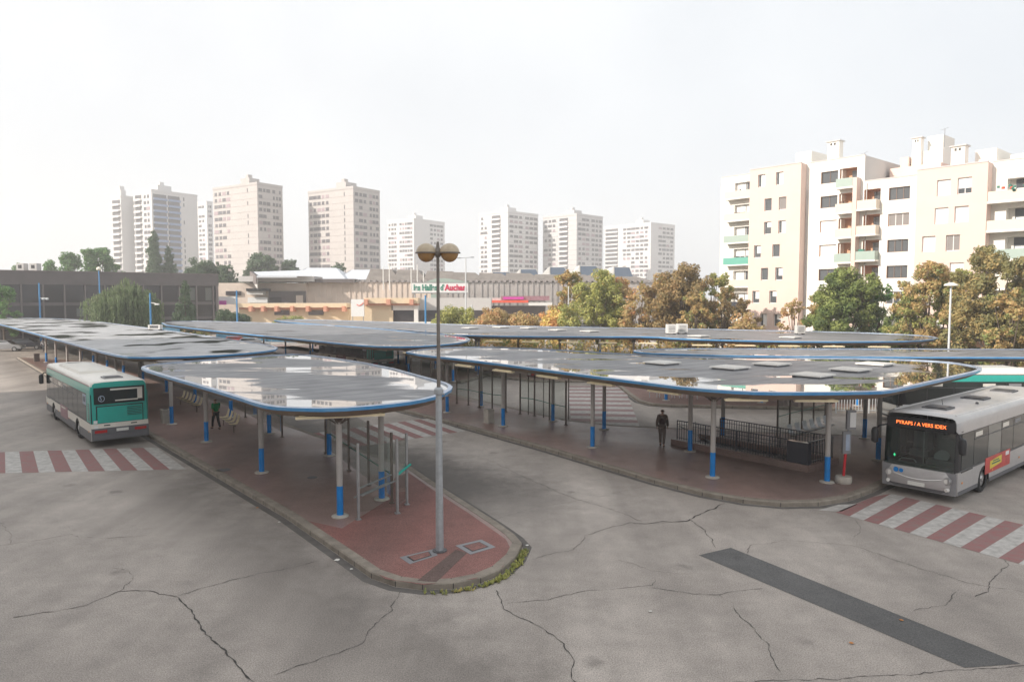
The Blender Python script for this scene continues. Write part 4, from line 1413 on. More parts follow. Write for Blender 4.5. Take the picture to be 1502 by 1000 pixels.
    for sy in (-1, 1):
        hl = MB(); hl.cyl((xf - .06, sy * .98, .74), (xf + .06, sy * .95, .74), .135, .12, 16)
        h = smooth_by_angle(hl.build('headlight', 'chrome', t))
        hl = MB(); hl.cyl((xf + .055, sy * .95, .74), (xf + .07, sy * .95, .74), .08, .075, 14); hl.build('lens', 'white', h)
        hl = MB(); hl.cyl((xf + .0, sy * 1.0, .46), (xf + .10, sy * .96, .46), .06, .06, 12); hl.build('fog_light', 'white', t)
    m = MB(); m.box2((xf + .098, -.28, .44), (xf + .125, .28, .56)); m.build('number_plate', 'plate', t)
    m = MB()
    for k in range(9):
        a0, a1 = -1 + k / 4.5, -1 + (k + 1) / 4.5
        za, zb = .66 + .10 * a0 * a0, .66 + .10 * a1 * a1
        m.cyl((xf + .115 - .05 * a0 * a0, a0 * .8, za), (xf + .115 - .05 * a1 * a1, a1 * .8, zb), .022, .022, 6)
    m.build('grille_bar', 'chrome', t)
    if not jade:
        m = MB(); m.cyl((xf + .09, -.70, .88), (xf + .105, -.70, .88), .085, .085, 16); m.cyl((xf + .09, -.52, .87), (xf + .105, -.52, .87), .07, .07, 16)
        eb = m.build('front_emblem', M['bandblue'], t)
    # windscreen: real glass over a shallow cab
    lean = lambda z: -.14 * (z - 1.0) / 1.9
    m = MB()
    ws = []
    for z in (1.05, 1.35, 1.65, 1.95, 2.28):
        for i in range(13):
            a = -1 + i / 6
            ws.append((xf + lean(z) + .045 * (1 - a * a) - .10 * max(0, abs(a) - .8) / .2 + .0, a * Wd * .945, z))
    m.v = ws
    for k in range(4):
        for i in range(12):
            m.f.append((k * 13 + i, k * 13 + i + 1, (k + 1) * 13 + i + 1, (k + 1) * 13 + i)); m.m.append(0)
    smooth_by_angle(m.build('windscreen', 'tint' if not jade else 'busglass', t), 60)
    m = MB(); m.box2((xf - .16, -Wd * .9, 2.30), (xf - .07, Wd * .9, 2.66)); dp = m.build('destination_display', 'black', t)
    if not jade:
        text_mesh('destination_text', 'PYRAPS / A VERS IDEX', .17, 'led', dp, (xf - .066, .02, 2.475), (pi / 2, 0, pi / 2), extrude=.002, sx=1.0, bold=.0)
    # cab interior hints
    if not jade:
        m = MB(); m.box2((xf - .75, -1.1, 1.05), (xf - .12, 1.1, 1.16)); m.box2((xf - .7, .15, 1.16), (xf - .25, 1.05, 1.32)); m.build('dashboard', 'darkgrey', t)
        m = MB()
        for k in range(7):
            for yy in (-.75, .75):
                xx = xf - 2.3 - k * 1.1
                m.box2((xx - .22, yy - .35, 1.02), (xx + .22, yy + .35, 1.25)); m.box2((xx - .26, yy - .35, 1.2), (xx - .18, yy + .35, 1.85))
        m.box2((xf - 1.5, .1, 1.0), (xf - 1.46, 1.15, 2.0)); m.box2((xf - 1.25, .35, 1.0), (xf - 1.1, .85, 1.95))
        for yy in (-.35, .35):
            for k in range(4): m.cyl((xf - 1.7 - k * 2.2, yy, 1.0), (xf - 1.7 - k * 2.2, yy, 2.7), .02, .02, 6)
        m.build('seats', 'midgrey', t)
        m = MB(); m.cyl((xf - .75, .55, 1.30), (xf - .62, .55, 1.42), .25, .25, 18); m.build('steering_wheel', 'midgrey', t)
        m = MB(); m.box2((xf - .10, -.88, 1.32), (xf - .09, -.80, 1.35)); m.box2((xf - .10, -.855, 1.28), (xf - .09, -.825, 1.39)); m.build('green_indicator', 'ledgreen', t)
        m = MB()
        m.tube([(xf - .14, -.70, 1.17), (xf - .14, -.60, 1.26), (xf - .14, -.2, 1.27), (xf - .14, -.1, 1.17)], .02, 6)
        m.tube([(xf - .2, .1, 1.17), (xf - .2, .1, 2.25)], .02, 6)
        m.build('cab_rail', 'greymetal', t)
        for sy in (-1, 1):
            m = MB(); m.cyl((xf + .01, sy * .1, 1.07), (xf - .03, sy * .85, 1.14), .014, .014, 6); m.build('wiper', 'black', t)
    # mirrors
    for sy in (-1, 1):
        m = MB(); m.tube([(xf - .15, sy * 1.12, 2.35), (xf + .12, sy * 1.32, 2.30), (xf + .18, sy * 1.42, 2.15)], .03, 8)
        a = m.build('mirror_arm', 'black', t)
        m = MB(); m.lathe((xf + .16, sy * 1.45, 1.70), [(.06, 0), (.12, .04), (.13, .40), (.10, .5), (.04, .54)], 14)
        smooth_by_angle(m.build('mirror', 'black', a))
    # roof furniture
    for x in (-L / 2 + 1.5, L / 2 - 2.2) if jade else (L / 2 - 1.7, L / 2 - 5.6, -L / 2 + 2.5):
        m = MB(); m.prism([(x - .42, -.42), (x + .42, -.42), (x + .42, .42), (x - .42, .42)], HB - .01, HB + .05); rh = m.build('roof_hatch', 'darkgrey' if not jade else 'midgrey', t)
        m = MB(); m.prism([(x - .33, -.33), (x + .33, -.33), (x + .33, .33), (x - .33, .33)], HB + .05, HB + .07); m.build('hatch_pane', 'black', rh)
    if jade:
        m = MB(); a0, a1 = -L / 2 + 4.6, L / 2 - 2.6
        m.add([(a0, -.95, HB - .06), (a1, -.95, HB - .06), (a1, .95, HB - .06), (a0, .95, HB - .06), (a0 + .15, -.85, HB + .10), (a1 - .15, -.85, HB + .10), (a1 - .15, .85, HB + .10), (a0 + .15, .85, HB + .10)],
              [(4, 5, 6, 7), (0, 1, 5, 4), (1, 2, 6, 5), (2, 3, 7, 6), (3, 0, 4, 7)])
        m.build('roof_pod', 'buswhite', t)
    else:
        m = MB()
        for sy in (-1, 1):
            m.cyl((-L / 2 + .4, sy * 1.02, HB - .03), (L / 2 - .4, sy * 1.02, HB - .03), .03, .03, 8)
        m.build('roof_rail', 'silverroof', t)
        m = MB(); m.cyl((L / 2 - 2.7, -.2, HB), (L / 2 - 2.6, -.2, HB + .2), .012, .008, 6); m.lathe((L / 2 - 4.0, .55, HB), [(.06, 0), (.05, .05), (.01, .07)], 12); m.build('aerial', 'darkgrey', t)
    # adverts on the left flank
    if adv:
        if jade:
            m = MB(); m.box2((-.6, Wd + .016, .52), (1.55, Wd + .004, 1.12)); a = m.build('advert', 'adplum', t)
            m = MB(); m.box2((.0, Wd + .02, .98), (1.2, Wd + .014, 1.05)); m.build('advert_line', 'litter', a)
        else:
            m = MB(); m.box2((.2, Wd + .018, .60), (3.0, Wd + .004, 1.16)); a = m.build('advert', 'adred', t)
            m = MB(); m.add([(2.5, Wd + .020, .72), (1.2, Wd + .020, .80), (1.2, Wd + .020, 1.08), (2.5, Wd + .020, 1.0)], [(0, 1, 2, 3)]); m.build('advert_flash', 'adyellow', a)
            m = MB(); m.box2((.35, Wd + .024, .98), (.75, Wd + .017, 1.12)); m.build('advert_label', 'signwhite', a)
            m = MB(); m.box2((1.35, Wd + .024, .86), (2.3, Wd + .021, .91)); m.box2((1.5, Wd + .024, .95), (2.2, Wd + .021, .99)); m.build('advert_letters', 'greenrail', a)
    if nose:
        m = MB(); m.box2((xf - 1.3, Wd + .018, .86), (xf - .2, Wd + .006, 1.10)); a = m.build('side_emblem', 'signwhite', t)
        m = MB(); m.box2((xf - 1.2, Wd + .024, .90), (xf - .8, Wd + .018, 1.06)); m.box2((xf - .72, Wd + .024, .89), (xf - .3, Wd + .018, 1.04)); m.build('emblem_blocks', 'redband', a)
    # side marker lamps
    for sy in (-1, 1):
        for x in (-L / 2 + .5, -1.0, 2.2, L / 2 - .5):
            m = MB(); m.box2((x - .05, sy * (Wd + .02), .64), (x + .05, sy * (Wd + .008), .70)); m.build('marker_lamp', 'amber', t)
    return t

# green and white bus, seen from behind
p = Vector(G(132, 646, .35)); q = Vector(G(221, 638, .35))
fl = Vector(G(65, 597, .35))
lL = min(13.2, (fl - p).length + .1)
hL = (fl - p).normalized()
rc = (p + q) / 2
c = rc + hL * (lL / 2)
busL = bus('green and white city bus seen from behind at the left crosswalk', (c.x, c.y, 0), atan2(hL.y, hL.x), L=lL, style='jade', zs=1.1)
print('bus length seen', (fl - p).length, (q - p).length)
# silver bus, seen from the front
hR = -BX
p = Vector(G(1288, 706, .32)); q = Vector(G(1404, 731, .32))
fc = (p + q) / 2
c = fc - hR * 5.9
busR = bus('silver city bus with orange destination display at the right crosswalk', (c.x, c.y, 0), atan2(hR.y, hR.x), L=11.6, style='silver')
bus('second green and white bus behind the silver bus on the right', (27.6, 41.0, 0), radians(180), L=11.9, style='jade', adv=False, nose=True)
x, y = G(510, 541, 0)
bus('green and white bus parked under the canopies in the middle', (x, y + 3, 0), atan2(AX.y, AX.x), L=11.9, style='jade', adv=True)

# ================================================================== CARS (far off, between the canopies)
def car(label, loc, heading, paint):
    t = thing('parked_car', label, 'car', loc, heading, 'cars parked beyond the station')
    L = 4.2
    pr = [(-2.1, .35), (-2.1, .85), (-1.9, .95), (-1.55, 1.42), (.35, 1.45), (1.05, .98), (1.95, .80), (2.1, .60), (2.1, .35)]
    m = MB(); n = len(pr)
    for y, k in ((-.86, 1), (.86, 1)):
        for x, z in pr:
            m.v.append((x, y * (1 if z < 1 else .82), z))
    m.f.append(tuple(range(n))); m.f.append(tuple(range(2 * n - 1, n - 1, -1))); m.m += [0, 0]
    for i in range(n):
        j = (i + 1) % n; m.f.append((j, i, n + i, n + j)); m.m.append(0)
    m.build('body', paint, t)
    m = MB()
    for sy in (-1, 1):
        m.quad((-1.6, sy * .835, 1.0), (.9, sy * .835, 1.0), (.35, sy * .735, 1.38), (-1.4, sy * .735, 1.38))
    m.build('side_windows', 'busglass', t)
    m = MB(); m.quad((1.06, -.68, 1.0), (1.06, .68, 1.0), (.42, .64, 1.42), (.42, -.64, 1.42)); m.build('windscreen', 'busglass', t)
    m = MB(); m.quad((-1.93, -.68, 1.0), (-1.93, .68, 1.0), (-1.63, .64, 1.38), (-1.63, -.64, 1.38)); m.build('rear_window', 'busglass', t)
    for x in (-1.3, 1.35):
        for sy in (-1, 1):
            m = MB(); m.cyl((x, sy * .70, .31), (x, sy * .88, .31), .31, .31, 16); wl = m.build('wheel', 'rubber', t)
            m = MB(); m.cyl((x, sy * .88, .31), (x, sy * .89, .31), .19, .18, 12); m.build('rim', 'chrome', wl)
    for sy in (-1, 1):
        m = MB(); m.box2((2.06, sy * .5, .62), (2.115, sy * .8, .75)); m.build('headlight', 'white', t)
        m = MB(); m.box2((-2.06, sy * .55, .72), (-2.115, sy * .8, .85)); m.build('tail_light', 'redlamp', t)
ca = lambda px, py: (*G(px, py, 0), 0)
car('silver car at the far left edge beyond the long canopy', ca(8, 515), .25, 'carsilver')
car('white car between the long left canopy and the one behind it', ca(372, 511), .1, 'carwhite')
car('dark car behind the silver car at the far left', ca(42, 512), .2, 'cardark')
car('red car beside the white car between the canopies', ca(350, 508), .3, 'carred')
car('dark car beyond the middle platform near the bushes', ca(905, 508), .1, 'cardark')
car('white car beyond the farthest canopy near the zebra crossing', ca(740, 508), .2, 'carwhite')

# ================================================================== PEOPLE
def skin_obj(name, nodes, edges, ma, parent, sub=2):
    """nodes: {key: ((x,y,z), radius)}; first key is the root"""
    keys = list(nodes)
    me = bpy.data.meshes.new(name)
    me.from_pydata([nodes[k][0] for k in keys], [(keys.index(a), keys.index(b)) for a, b in edges], [])
    o = bpy.data.objects.new(name, me)
    COL.objects.link(o)
    md = o.modifiers.new('skin', 'SKIN')
    if not me.skin_vertices:
        me.skin_vertices.new(name='')
    for i, k in enumerate(keys):
        r = nodes[k][1]
        rr = r if isinstance(r, tuple) else (r, r)
        me.skin_vertices[0].data[i].radius = rr
        me.skin_vertices[0].data[i].use_root = (i == 0)
    sb = o.modifiers.new('sub', 'SUBSURF'); sb.levels = sub; sb.render_levels = sub
    dg = bpy.context.evaluated_depsgraph_get()
    m2 = bpy.data.meshes.new_from_object(o.evaluated_get(dg))
    bpy.data.objects.remove(o)
    m2.materials.clear(); m2.materials.append(M[ma])
    m2.polygons.foreach_set('use_smooth', [True] * len(m2.polygons))
    o = bpy.data.objects.new(name, m2); COL.objects.link(o); o.parent = parent
    return o

def person(label, loc, facing, H=1.72, top='shirtgreen', legs='blackcloth', pack=False, stride=.28, coat=False, short=False):
    """walks towards +x of its own frame"""
    t = thing('person', label, 'person', loc, facing)
    k = H / 1.75
    S = stride
    N = {}
    def a(key, x, y, z, r): N[key] = ((x * k, y * k, z * k), r * k if not isinstance(r, tuple) else (r[0] * k, r[1] * k))
    a('pelvis', 0, 0, .95, (.125, .10)); a('waist', .01, 0, 1.10, (.12, .09)); a('chest', .02, 0, 1.30, (.155, .105)); a('shoulder', .01, 0, 1.42, (.12, .08))
    a('neck', .02, 0, 1.50, .048); a('jaw', .045, 0, 1.57, .062); a('head', .03, 0, 1.655, .088); a('crown', .02, 0, 1.705, .065)
    E = [('pelvis', 'waist'), ('waist', 'chest'), ('chest', 'shoulder'), ('shoulder', 'neck'), ('neck', 'jaw'), ('jaw', 'head'), ('head', 'crown')]
    for s, nm in ((1, 'l'), (-1, 'r')):
        f = S * s
        a('sh' + nm, .0, s * .165, 1.41, .058); a('el' + nm, -f * .35 - .02, s * .225, 1.14, .042); a('wr' + nm, -f * .55 + .06, s * .235, .91, .028)
        a('hand' + nm, -f * .6 + .08, s * .235, .85, (.036, .018))
        E += [('shoulder', 'sh' + nm), ('sh' + nm, 'el' + nm), ('el' + nm, 'wr' + nm), ('wr' + nm, 'hand' + nm)]
        for q, (dx, dz) in enumerate(((.035, -.07), (.012, -.085), (-.012, -.08), (-.032, -.065))):
            kk = 'f%d%s' % (q, nm)
            a(kk, -f * .6 + .09 + dx, s * (.235 - .004 * q), .85 + dz * .55, .009); a(kk + 'b', -f * .6 + .10 + dx, s * .222, .85 + dz, .0075)
            E += [('hand' + nm, kk), (kk, kk + 'b')]
        a('th' + nm, -f * .6 + .125, s * .222, .83, .011); a('thb' + nm, -f * .6 + .14, s * .212, .795, .009)
        E += [('hand' + nm, 'th' + nm), ('th' + nm, 'thb' + nm)]
        a('hip' + nm, 0, s * .09, .90, .09); a('kn' + nm, f * .45 + .05, s * .095, .50 , .058); a('an' + nm, f * .9 - (.05 if s < 0 else 0), s * .09, .09 + (.03 if s < 0 else 0), .036)
        a('heel' + nm, f * .9 - .05, s * .09, .045, .034); a('toe' + nm, f * .9 + .15, s * .10, .032, (.045, .024))
        E += [('pelvis', 'hip' + nm), ('hip' + nm, 'kn' + nm), ('kn' + nm, 'an' + nm), ('an' + nm, 'heel' + nm), ('an' + nm, 'toe' + nm)]
    skin_obj('body', N, E, 'skin', t)
    wide = lambda d: {q: (v[0], tuple(x * 1.12 for x in v[1]) if isinstance(v[1], tuple) else v[1] * 1.1) for q, v in d.items()}
    g_ = lambda keys, ex: {q: (N[q][0], (N[q][1][0] + ex, N[q][1][1] + ex) if isinstance(N[q][1], tuple) else N[q][1] + ex) for q in keys}
    # trousers
    ks = ['pelvis', 'hipl', 'knl', 'anl', 'hipr', 'knr', 'anr']
    tn = g_(ks, .022 if not short else .018)
    skin_obj('trousers', tn, [('pelvis', 'hipl'), ('hipl', 'knl'), ('knl', 'anl'), ('pelvis', 'hipr'), ('hipr', 'knr'), ('knr', 'anr')], legs, t)
    # top
    ks = ['chest', 'waist', 'pelvis', 'shoulder', 'shl', 'ell', 'wrl', 'shr', 'elr', 'wrr']
    if short: ks = [q for q in ks if q not in ('wrl', 'wrr')]
    tn = g_(ks, .026 if coat else .020)
    e = [('chest', 'waist'), ('waist', 'pelvis'), ('chest', 'shoulder'), ('shoulder', 'shl'), ('shl', 'ell'), ('shoulder', 'shr'), ('shr', 'elr')]
    if not short: e += [('ell', 'wrl'), ('elr', 'wrr')]
    if coat:
        tn['hem'] = ((0, 0, .80 * k), (.15 * k, .12 * k)); e.append(('pelvis', 'hem'))
    skin_obj('top', wide(tn), e, top, t)
    # hair
    hn = {'c': ((.0 * k, 0, 1.68 * k), .094 * k), 'b': ((-.03 * k, 0, 1.62 * k), .07 * k)}
    skin_obj('hair', hn, [('c', 'b')], 'hair', t)
    # face
    m = MB()
    m.cyl((.105 * k, 0, 1.635 * k), (.125 * k, 0, 1.60 * k), .008, .014, 6)
    for s in (-1, 1):
        m.cyl((.02, s * .082 * k, 1.60 * k), (.02, s * .088 * k, 1.65 * k), .010, .012, 6)
    m.build('nose_and_ears', 'skin', t)
    m = MB()
    for s in (-1, 1):
        m.box((.112 * k, s * .032 * k, 1.645 * k), (.012, .022, .010))
    m.box((.105 * k, 0, 1.575 * k), (.012, .045, .007)); m.build('eyes_and_mouth', 'hair', t)
    # shoes
    for s, nm in ((1, 'l'), (-1, 'r')):
        hx, tx = N['heel' + nm][0], N['toe' + nm][0]
        skin_obj('shoe', {'h': ((hx[0], hx[1], .045), .048), 'm': (((hx[0] + tx[0]) / 2, (hx[1] + tx[1]) / 2, .05), (.048, .042)), 't': ((tx[0] + .02, tx[1], .035), (.05, .03))}, [('h', 'm'), ('m', 't')], 'blackcloth', t)
    if pack:
        o = skin_obj('backpack', {'a': ((-.17 * k, 0, 1.34 * k), (.13, .09)), 'b': ((-.20 * k, 0, 1.20 * k), (.15, .11)), 'c': ((-.18 * k, 0, 1.04 * k), (.14, .10))}, [('a', 'b'), ('b', 'c')], 'packcloth', t)
        tag(o)
    return t
away = atan2(AX.y, AX.x)
person('person in a green top and black trousers walking under the near canopy', (*P(317, 629), .15), away + .15, 1.66, 'shirtgreen', 'blackcloth', short=True)
person('person in a brown coat with a dark backpack walking by the stair railing', (*P(971, 654), .15), away - 1.0, 1.78, 'browncloth', 'browncloth', pack=True, coat=True, stride=.2)
person('person in pale clothes far along the left platform', (*P(64, 516), .15), away + 2.4, 1.75, 'paleclothes', 'cardark', stride=.15)

# ================================================================== TOWERS
def frame_matrix(o, u):
    """local x along u (horizontal), y = inward (u rotated +90 deg), z up"""
    u = Vector((u[0], u[1], 0)).normalized(); v = Vector((-u.y, u.x, 0))
    return Matrix(((u.x, v.x, 0, o[0]), (u.y, v.y, 0, o[1]), (0, 0, 1, o[2] if len(o) > 2 else 0), (0, 0, 0, 1)))

class Budget:
    """the first 100 of one part are objects, the rest go into one 'stuff' part"""
    def __init__(s, parent, cap=96): s.n = 0; s.parent = parent; s.cap = cap; s.cache = {}; s.rest = {}
    def put(s, name, key, ma, make, mtx):
        if (s.n < s.cap):
            s.n += 1
            if (name, key) not in s.cache:
                m = MB(); make(m); o = m.build(name, ma, s.parent); s.cache[(name, key)] = o.data
            else:
                o = bpy.data.objects.new(name, s.cache[(name, key)]); COL.objects.link(o); o.parent = s.parent
            o.matrix_parent_inverse = Matrix.Identity(4)
            o.matrix_local = Matrix.Translation(-s.parent.location) @ mtx
            return o
        m = MB(); make(m)
        mb = s.rest.setdefault((name, ma if isinstance(ma, str) else str(ma)), (MB(), ma))[0]
        off = len(mb.v)
        mb.v += [tuple(mtx @ Vector(v)) for v in m.v]
        mb.f += [tuple(i + off for i in f) for f in m.f]; mb.m += m.m
    def flush(s):
        for (name, _), (mb, ma) in s.rest.items():
            if mb.v:
                o = W(mb.build(name + '_rows', ma), s.parent); tag(o, kind='stuff')

def tower(label, pl, pc, pr, yt, Y, th, floors, left, right, wall='towerwarm', wallr=None, seed=0, top=True, glass='towerglass', lines=True, fh=2.8, cat='tower block'):
    """corner nearest the camera at pixel pc; faces reach pixels pl and pr.  left/right: window layout"""
    rn = random.Random(seed)
    xc, H_ = Q(pc, yt, Y)
    th = radians(th)
    rdir = Vector((cos(th), sin(th))); ldir = Vector((-sin(th), cos(th)))
    def solve(px, d):
        r = (px - 751) / FPX
        return (r * Y - xc) / (d.x - r * d.y)
    Lr, Ll = solve(pr, rdir), solve(pl, ldir)
    t = thing('tower_block', label, cat, (xc, Y, 0), group='tower blocks on the skyline')
    c0 = Vector((xc, Y))
    m = MB()
    p = [c0, c0 + rdir * Lr, c0 + rdir * Lr + ldir * Ll, c0 + ldir * Ll]
    n0 = len(m.v)
    m.prism([tuple(q) for q in p], 0, H_, 0)
    pp = offset(ccw([tuple(q) for q in p]), -.12)
    m.prism(pp, H_ - .02, H_ + .9, 0)
    W(m.build('wall', wall), t)
    if top:
        m = MB()
        cc = c0 + rdir * Lr * .35 + ldir * Ll * .35
        m.box((*cc, H_ + 2.2), (min(7, Lr * .4), min(6, Ll * .35), 3.0), th)
        m.box((*(cc + ldir * 2.0 + rdir * 1), H_ + 3.6), (2.2, 1.8, 4.4), th)
        W(m.build('lift_housing', wall), t)
    bud = Budget(t)
    for face, (L, org, u) in (('l', (Ll, c0 + ldir * Ll, -ldir)), ('r', (Lr, c0, rdir))):
        lay = left if face == 'l' else right
        F = frame_matrix((org.x, org.y, 0), u)
        for fl in range(floors):
            zb = H_ - 1.0 - fh * (fl + 1) + .85
            if zb < 2: break
            if lines:
                m = MB()
            for (f0, f1, kind, k) in lay:
                x0, x1 = f0 * L, f1 * L
                if kind == 'w':       # k separate windows
                    st = (x1 - x0) / k
                    for i in range(k):
                        if rn.random() < .08: continue
                        ww = round(st * rn.choice((.55, .75, .92)), 2); hh = 1.35
                        mt = glass if rn.random() < .8 else 'towerpink'
                        bud.put('window', (ww, mt, face), mt, lambda m, ww=ww, hh=hh: (m.box2((-ww / 2, -.09, 0), (ww / 2, .1, hh)), m.box2((-ww / 2 - .1, -.16, -.12), (ww / 2 + .1, .05, -.02))), F @ Matrix.Translation((x0 + st * (i + .5), 0, zb)))
                elif kind == 's':     # narrow stair slit
                    if rn.random() < .7:
                        bud.put('window', ('slit', face), glass, lambda m: m.box2((-.28, -.06, 0), (.28, .1, 1.7)), F @ Matrix.Translation(((x0 + x1) / 2, 0, zb)))
                elif kind == 'b':     # balcony: dark recess with a parapet standing out
                    bw = x1 - x0
                    bud.put('balcony', (round(bw, 2), face, k), ['towerglass', k], lambda m, bw=bw: (m.box2((0, -.05, .0), (bw, .1, 1.7), 0), m.box2((0, -.9, -1.1), (bw, -.02, -1.0), 1), m.box2((0, -.9, -1.0), (bw, -.8, -.05), 1)), F @ Matrix.Translation((x0, 0, zb)))
        if lines:
            m = MB()
            for fl in range(floors):
                zz = H_ - fh * fl - .3
                m.box2((0, -.05, zz - .07), (L, 0.01, zz + .07))
            o = m.build('floor_joints', 'line', t); o.matrix_local = Matrix.Translation(-t.location) @ F
    bud.flush()
    return t
tower('left slab of the slab pair at far left, narrow with a blank grey flank', 169, 177, 201, 289, 345, 60, 17, [(.1, .9, 'b', 'towerwhite')], [], 'towerwhite', seed=1, lines=False)
tower('wide slab with rows of blue balconies behind the poplar', 201, 222, 294, 280, 340, 58, 17, [(.1, .45, 'b', 'towerwhite'), (.55, .9, 'w', 2)],
      [(.03, .31, 'b', 'towerblue'), (.34, .60, 'b', 'towerblue'), (.66, .72, 's', 1)], 'towerwhite', seed=2, lines=False)
tower('pale tower half hidden right of the blue balcony slab', 292, 303, 316, 297, 430, 55, 14, [(.2, .8, 'w', 2)], [(.2, .8, 'w', 2)], 'towerwhite', seed=3, lines=False, top=False)
tower('warm concrete tower, left of the two big middle ones, with trees at its foot', 317, 377, 418, 270, 312, 57, 17, [(.02, .40, 'w', 4), (.76, .82, 's', 1)], [(.04, .5, 'w', 3), (.58, .95, 'w', 3)], 'towerwarm', seed=4)
tower('beige concrete tower standing alone above the zinc mall roofs', 455, 518, 559, 276, 312, 57, 17, [(.02, .48, 'w', 5), (.78, .84, 's', 1)], [(.04, .5, 'w', 3), (.58, .95, 'w', 3)], 'towerwarm', seed=5)
tower('very pale tower directly behind the left lamp globe', 570, 607, 653, 322, 450, 56, 18, [(.02, .35, 'w', 3), (.45, .95, 'w', 5)], [(.5, .95, 'w', 4)], 'towerwhite', seed=6, lines=False)
tower('white tower just right of the lamp post, first of the right hand trio', 703, 745, 789, 311, 412, 46, 16, [(.05, .3, 'w', 2), (.45, .75, 'b', 'towerwhite')], [(.04, .48, 'w', 3), (.55, .98, 'w', 3)], 'towerwhite', seed=7, glass='towerglass')
tower('grey white tower in the middle of the right hand trio', 796, 846, 883, 315, 412, 46, 16, [(.03, .4, 'w', 3), (.5, .75, 'b', 'towerwhite')], [(.04, .48, 'w', 3), (.55, .98, 'w', 3)], 'towergrey', seed=8)
tower('long white tower, rightmost of the distant towers', 886, 955, 988, 328, 470, 42, 17, [(.02, .3, 'b', 'towerwhite'), (.4, .95, 'w', 6)], [(.3, .95, 'w', 4)], 'towerwhite', seed=9, lines=False)

# unseen slab, added west of the station to keep the forecourt in shade
t = thing('added_shade_slab', 'unseen tall slab added west of the station to shade the forecourt', 'apartment building', (-70, 20, 0))
m = MB(); m.prism([(-54, -42), (-42, -42), (-68, 34), (-80, 34)], 0, 45); W(m.build('wall', 'towerwarm'), t)
m = MB()
u = Vector((-26, 76)).normalized()
for fl in range(14):
    for k in range(22):
        c = Vector((-41.96, -40)) + u * (k * 3.4 + 1.5)
        m.box((*c, 3 + fl * 2.9), (1.6, .12, 1.4), atan2(u.y, u.x))
W(m.build('windows', 'towerglass'), t)
tag(bpy.data.objects['windows'], kind='stuff')

# ================================================================== BROWN OFFICE BUILDING (left)
def brown():
    Y1 = 140.0
    xr, ztop = Q(317, 403, Y1)
    corner = Vector((xr, Y1)); u = BX.normalized()
    L = 75
    org = corner - u * L
    t = thing('office_building', 'low dark bronze office building with tall tinted windows at far left', 'office building', (org.x, org.y, 0))
    F = frame_matrix((org.x, org.y, 0), u)
    def put(m, nm, ma):
        o = m.build(nm, ma, t); o.matrix_local = Matrix.Translation(-t.location) @ F; return o
    zf = ztop - 2.2
    m = MB(); m.box2((0, .6, 0), (L, 22, zf)); put(m, 'glazed_wall', 'bronzeglass')
    m = MB(); m.box2((-.3, -.1, zf), (L + .4, 22.4, ztop)); put(m, 'roof_fascia', 'bronze')
    m = MB(); m.box2((-.35, -.2, ztop), (L + .45, 22.5, ztop + .15)); put(m, 'parapet', 'bronzefin')
    n = int(L / 1.55)
    for i in range(0, n + 1):
        x = i * 1.55
        if i % 2 == 0 :
            m = MB(); m.box2((x - .12, .0, 0), (x + .12, .65, zf)); put(m, 'pier', 'bronzefin')
    for z in (zf * .36, zf * .66):
        m = MB(); m.box2((0, .42, z - .45), (L, .62, z + .1)); put(m, 'spandrel', 'bronze')
    rb = random.Random(4)
    for i in range(n):
        if i % 2 == 0 and i > 2: continue
        x = i * 1.55
        m = MB(); m.box2((x + .2, .50, zf * .70), (x + 1.38, .57, zf - .35)); put(m, 'window', rb.choice(['busglassl', 'bronzeglass', 'bronzeglass', 'midgrey']))
        if i % 4 == 1:
            m = MB(); m.box2((x + .2, .50, zf * .40), (x + 1.38, .57, zf * .56)); put(m, 'window', rb.choice(['busglassl', 'bronzeglass']))
    m = MB(); m.box2((L - .1, -.02, 0), (L + .35, 1.2, zf)); put(m, 'corner_pier', 'bronzefin')
    return t
brown()
for px, l in ((33, 'left small plant box on the brown building roof'), (52, 'right small plant box on the brown building roof')):
    x, z = Q(px, 398, 128)
    t = thing('roof_plant_box', l, 'ventilation unit', (x, 128, z - .3))
    m = MB(); m.box((0, 0, 1.0), (1.3, 1.3, 1.4)); m.box((0, 0, .15), (1.0, 1.0, .3)); m.build('casing', 'greywall', t)
    m = MB(); m.box((0, -.66, 1.1), (.6, .04, .6)); m.build('fan_opening', 'black', t)

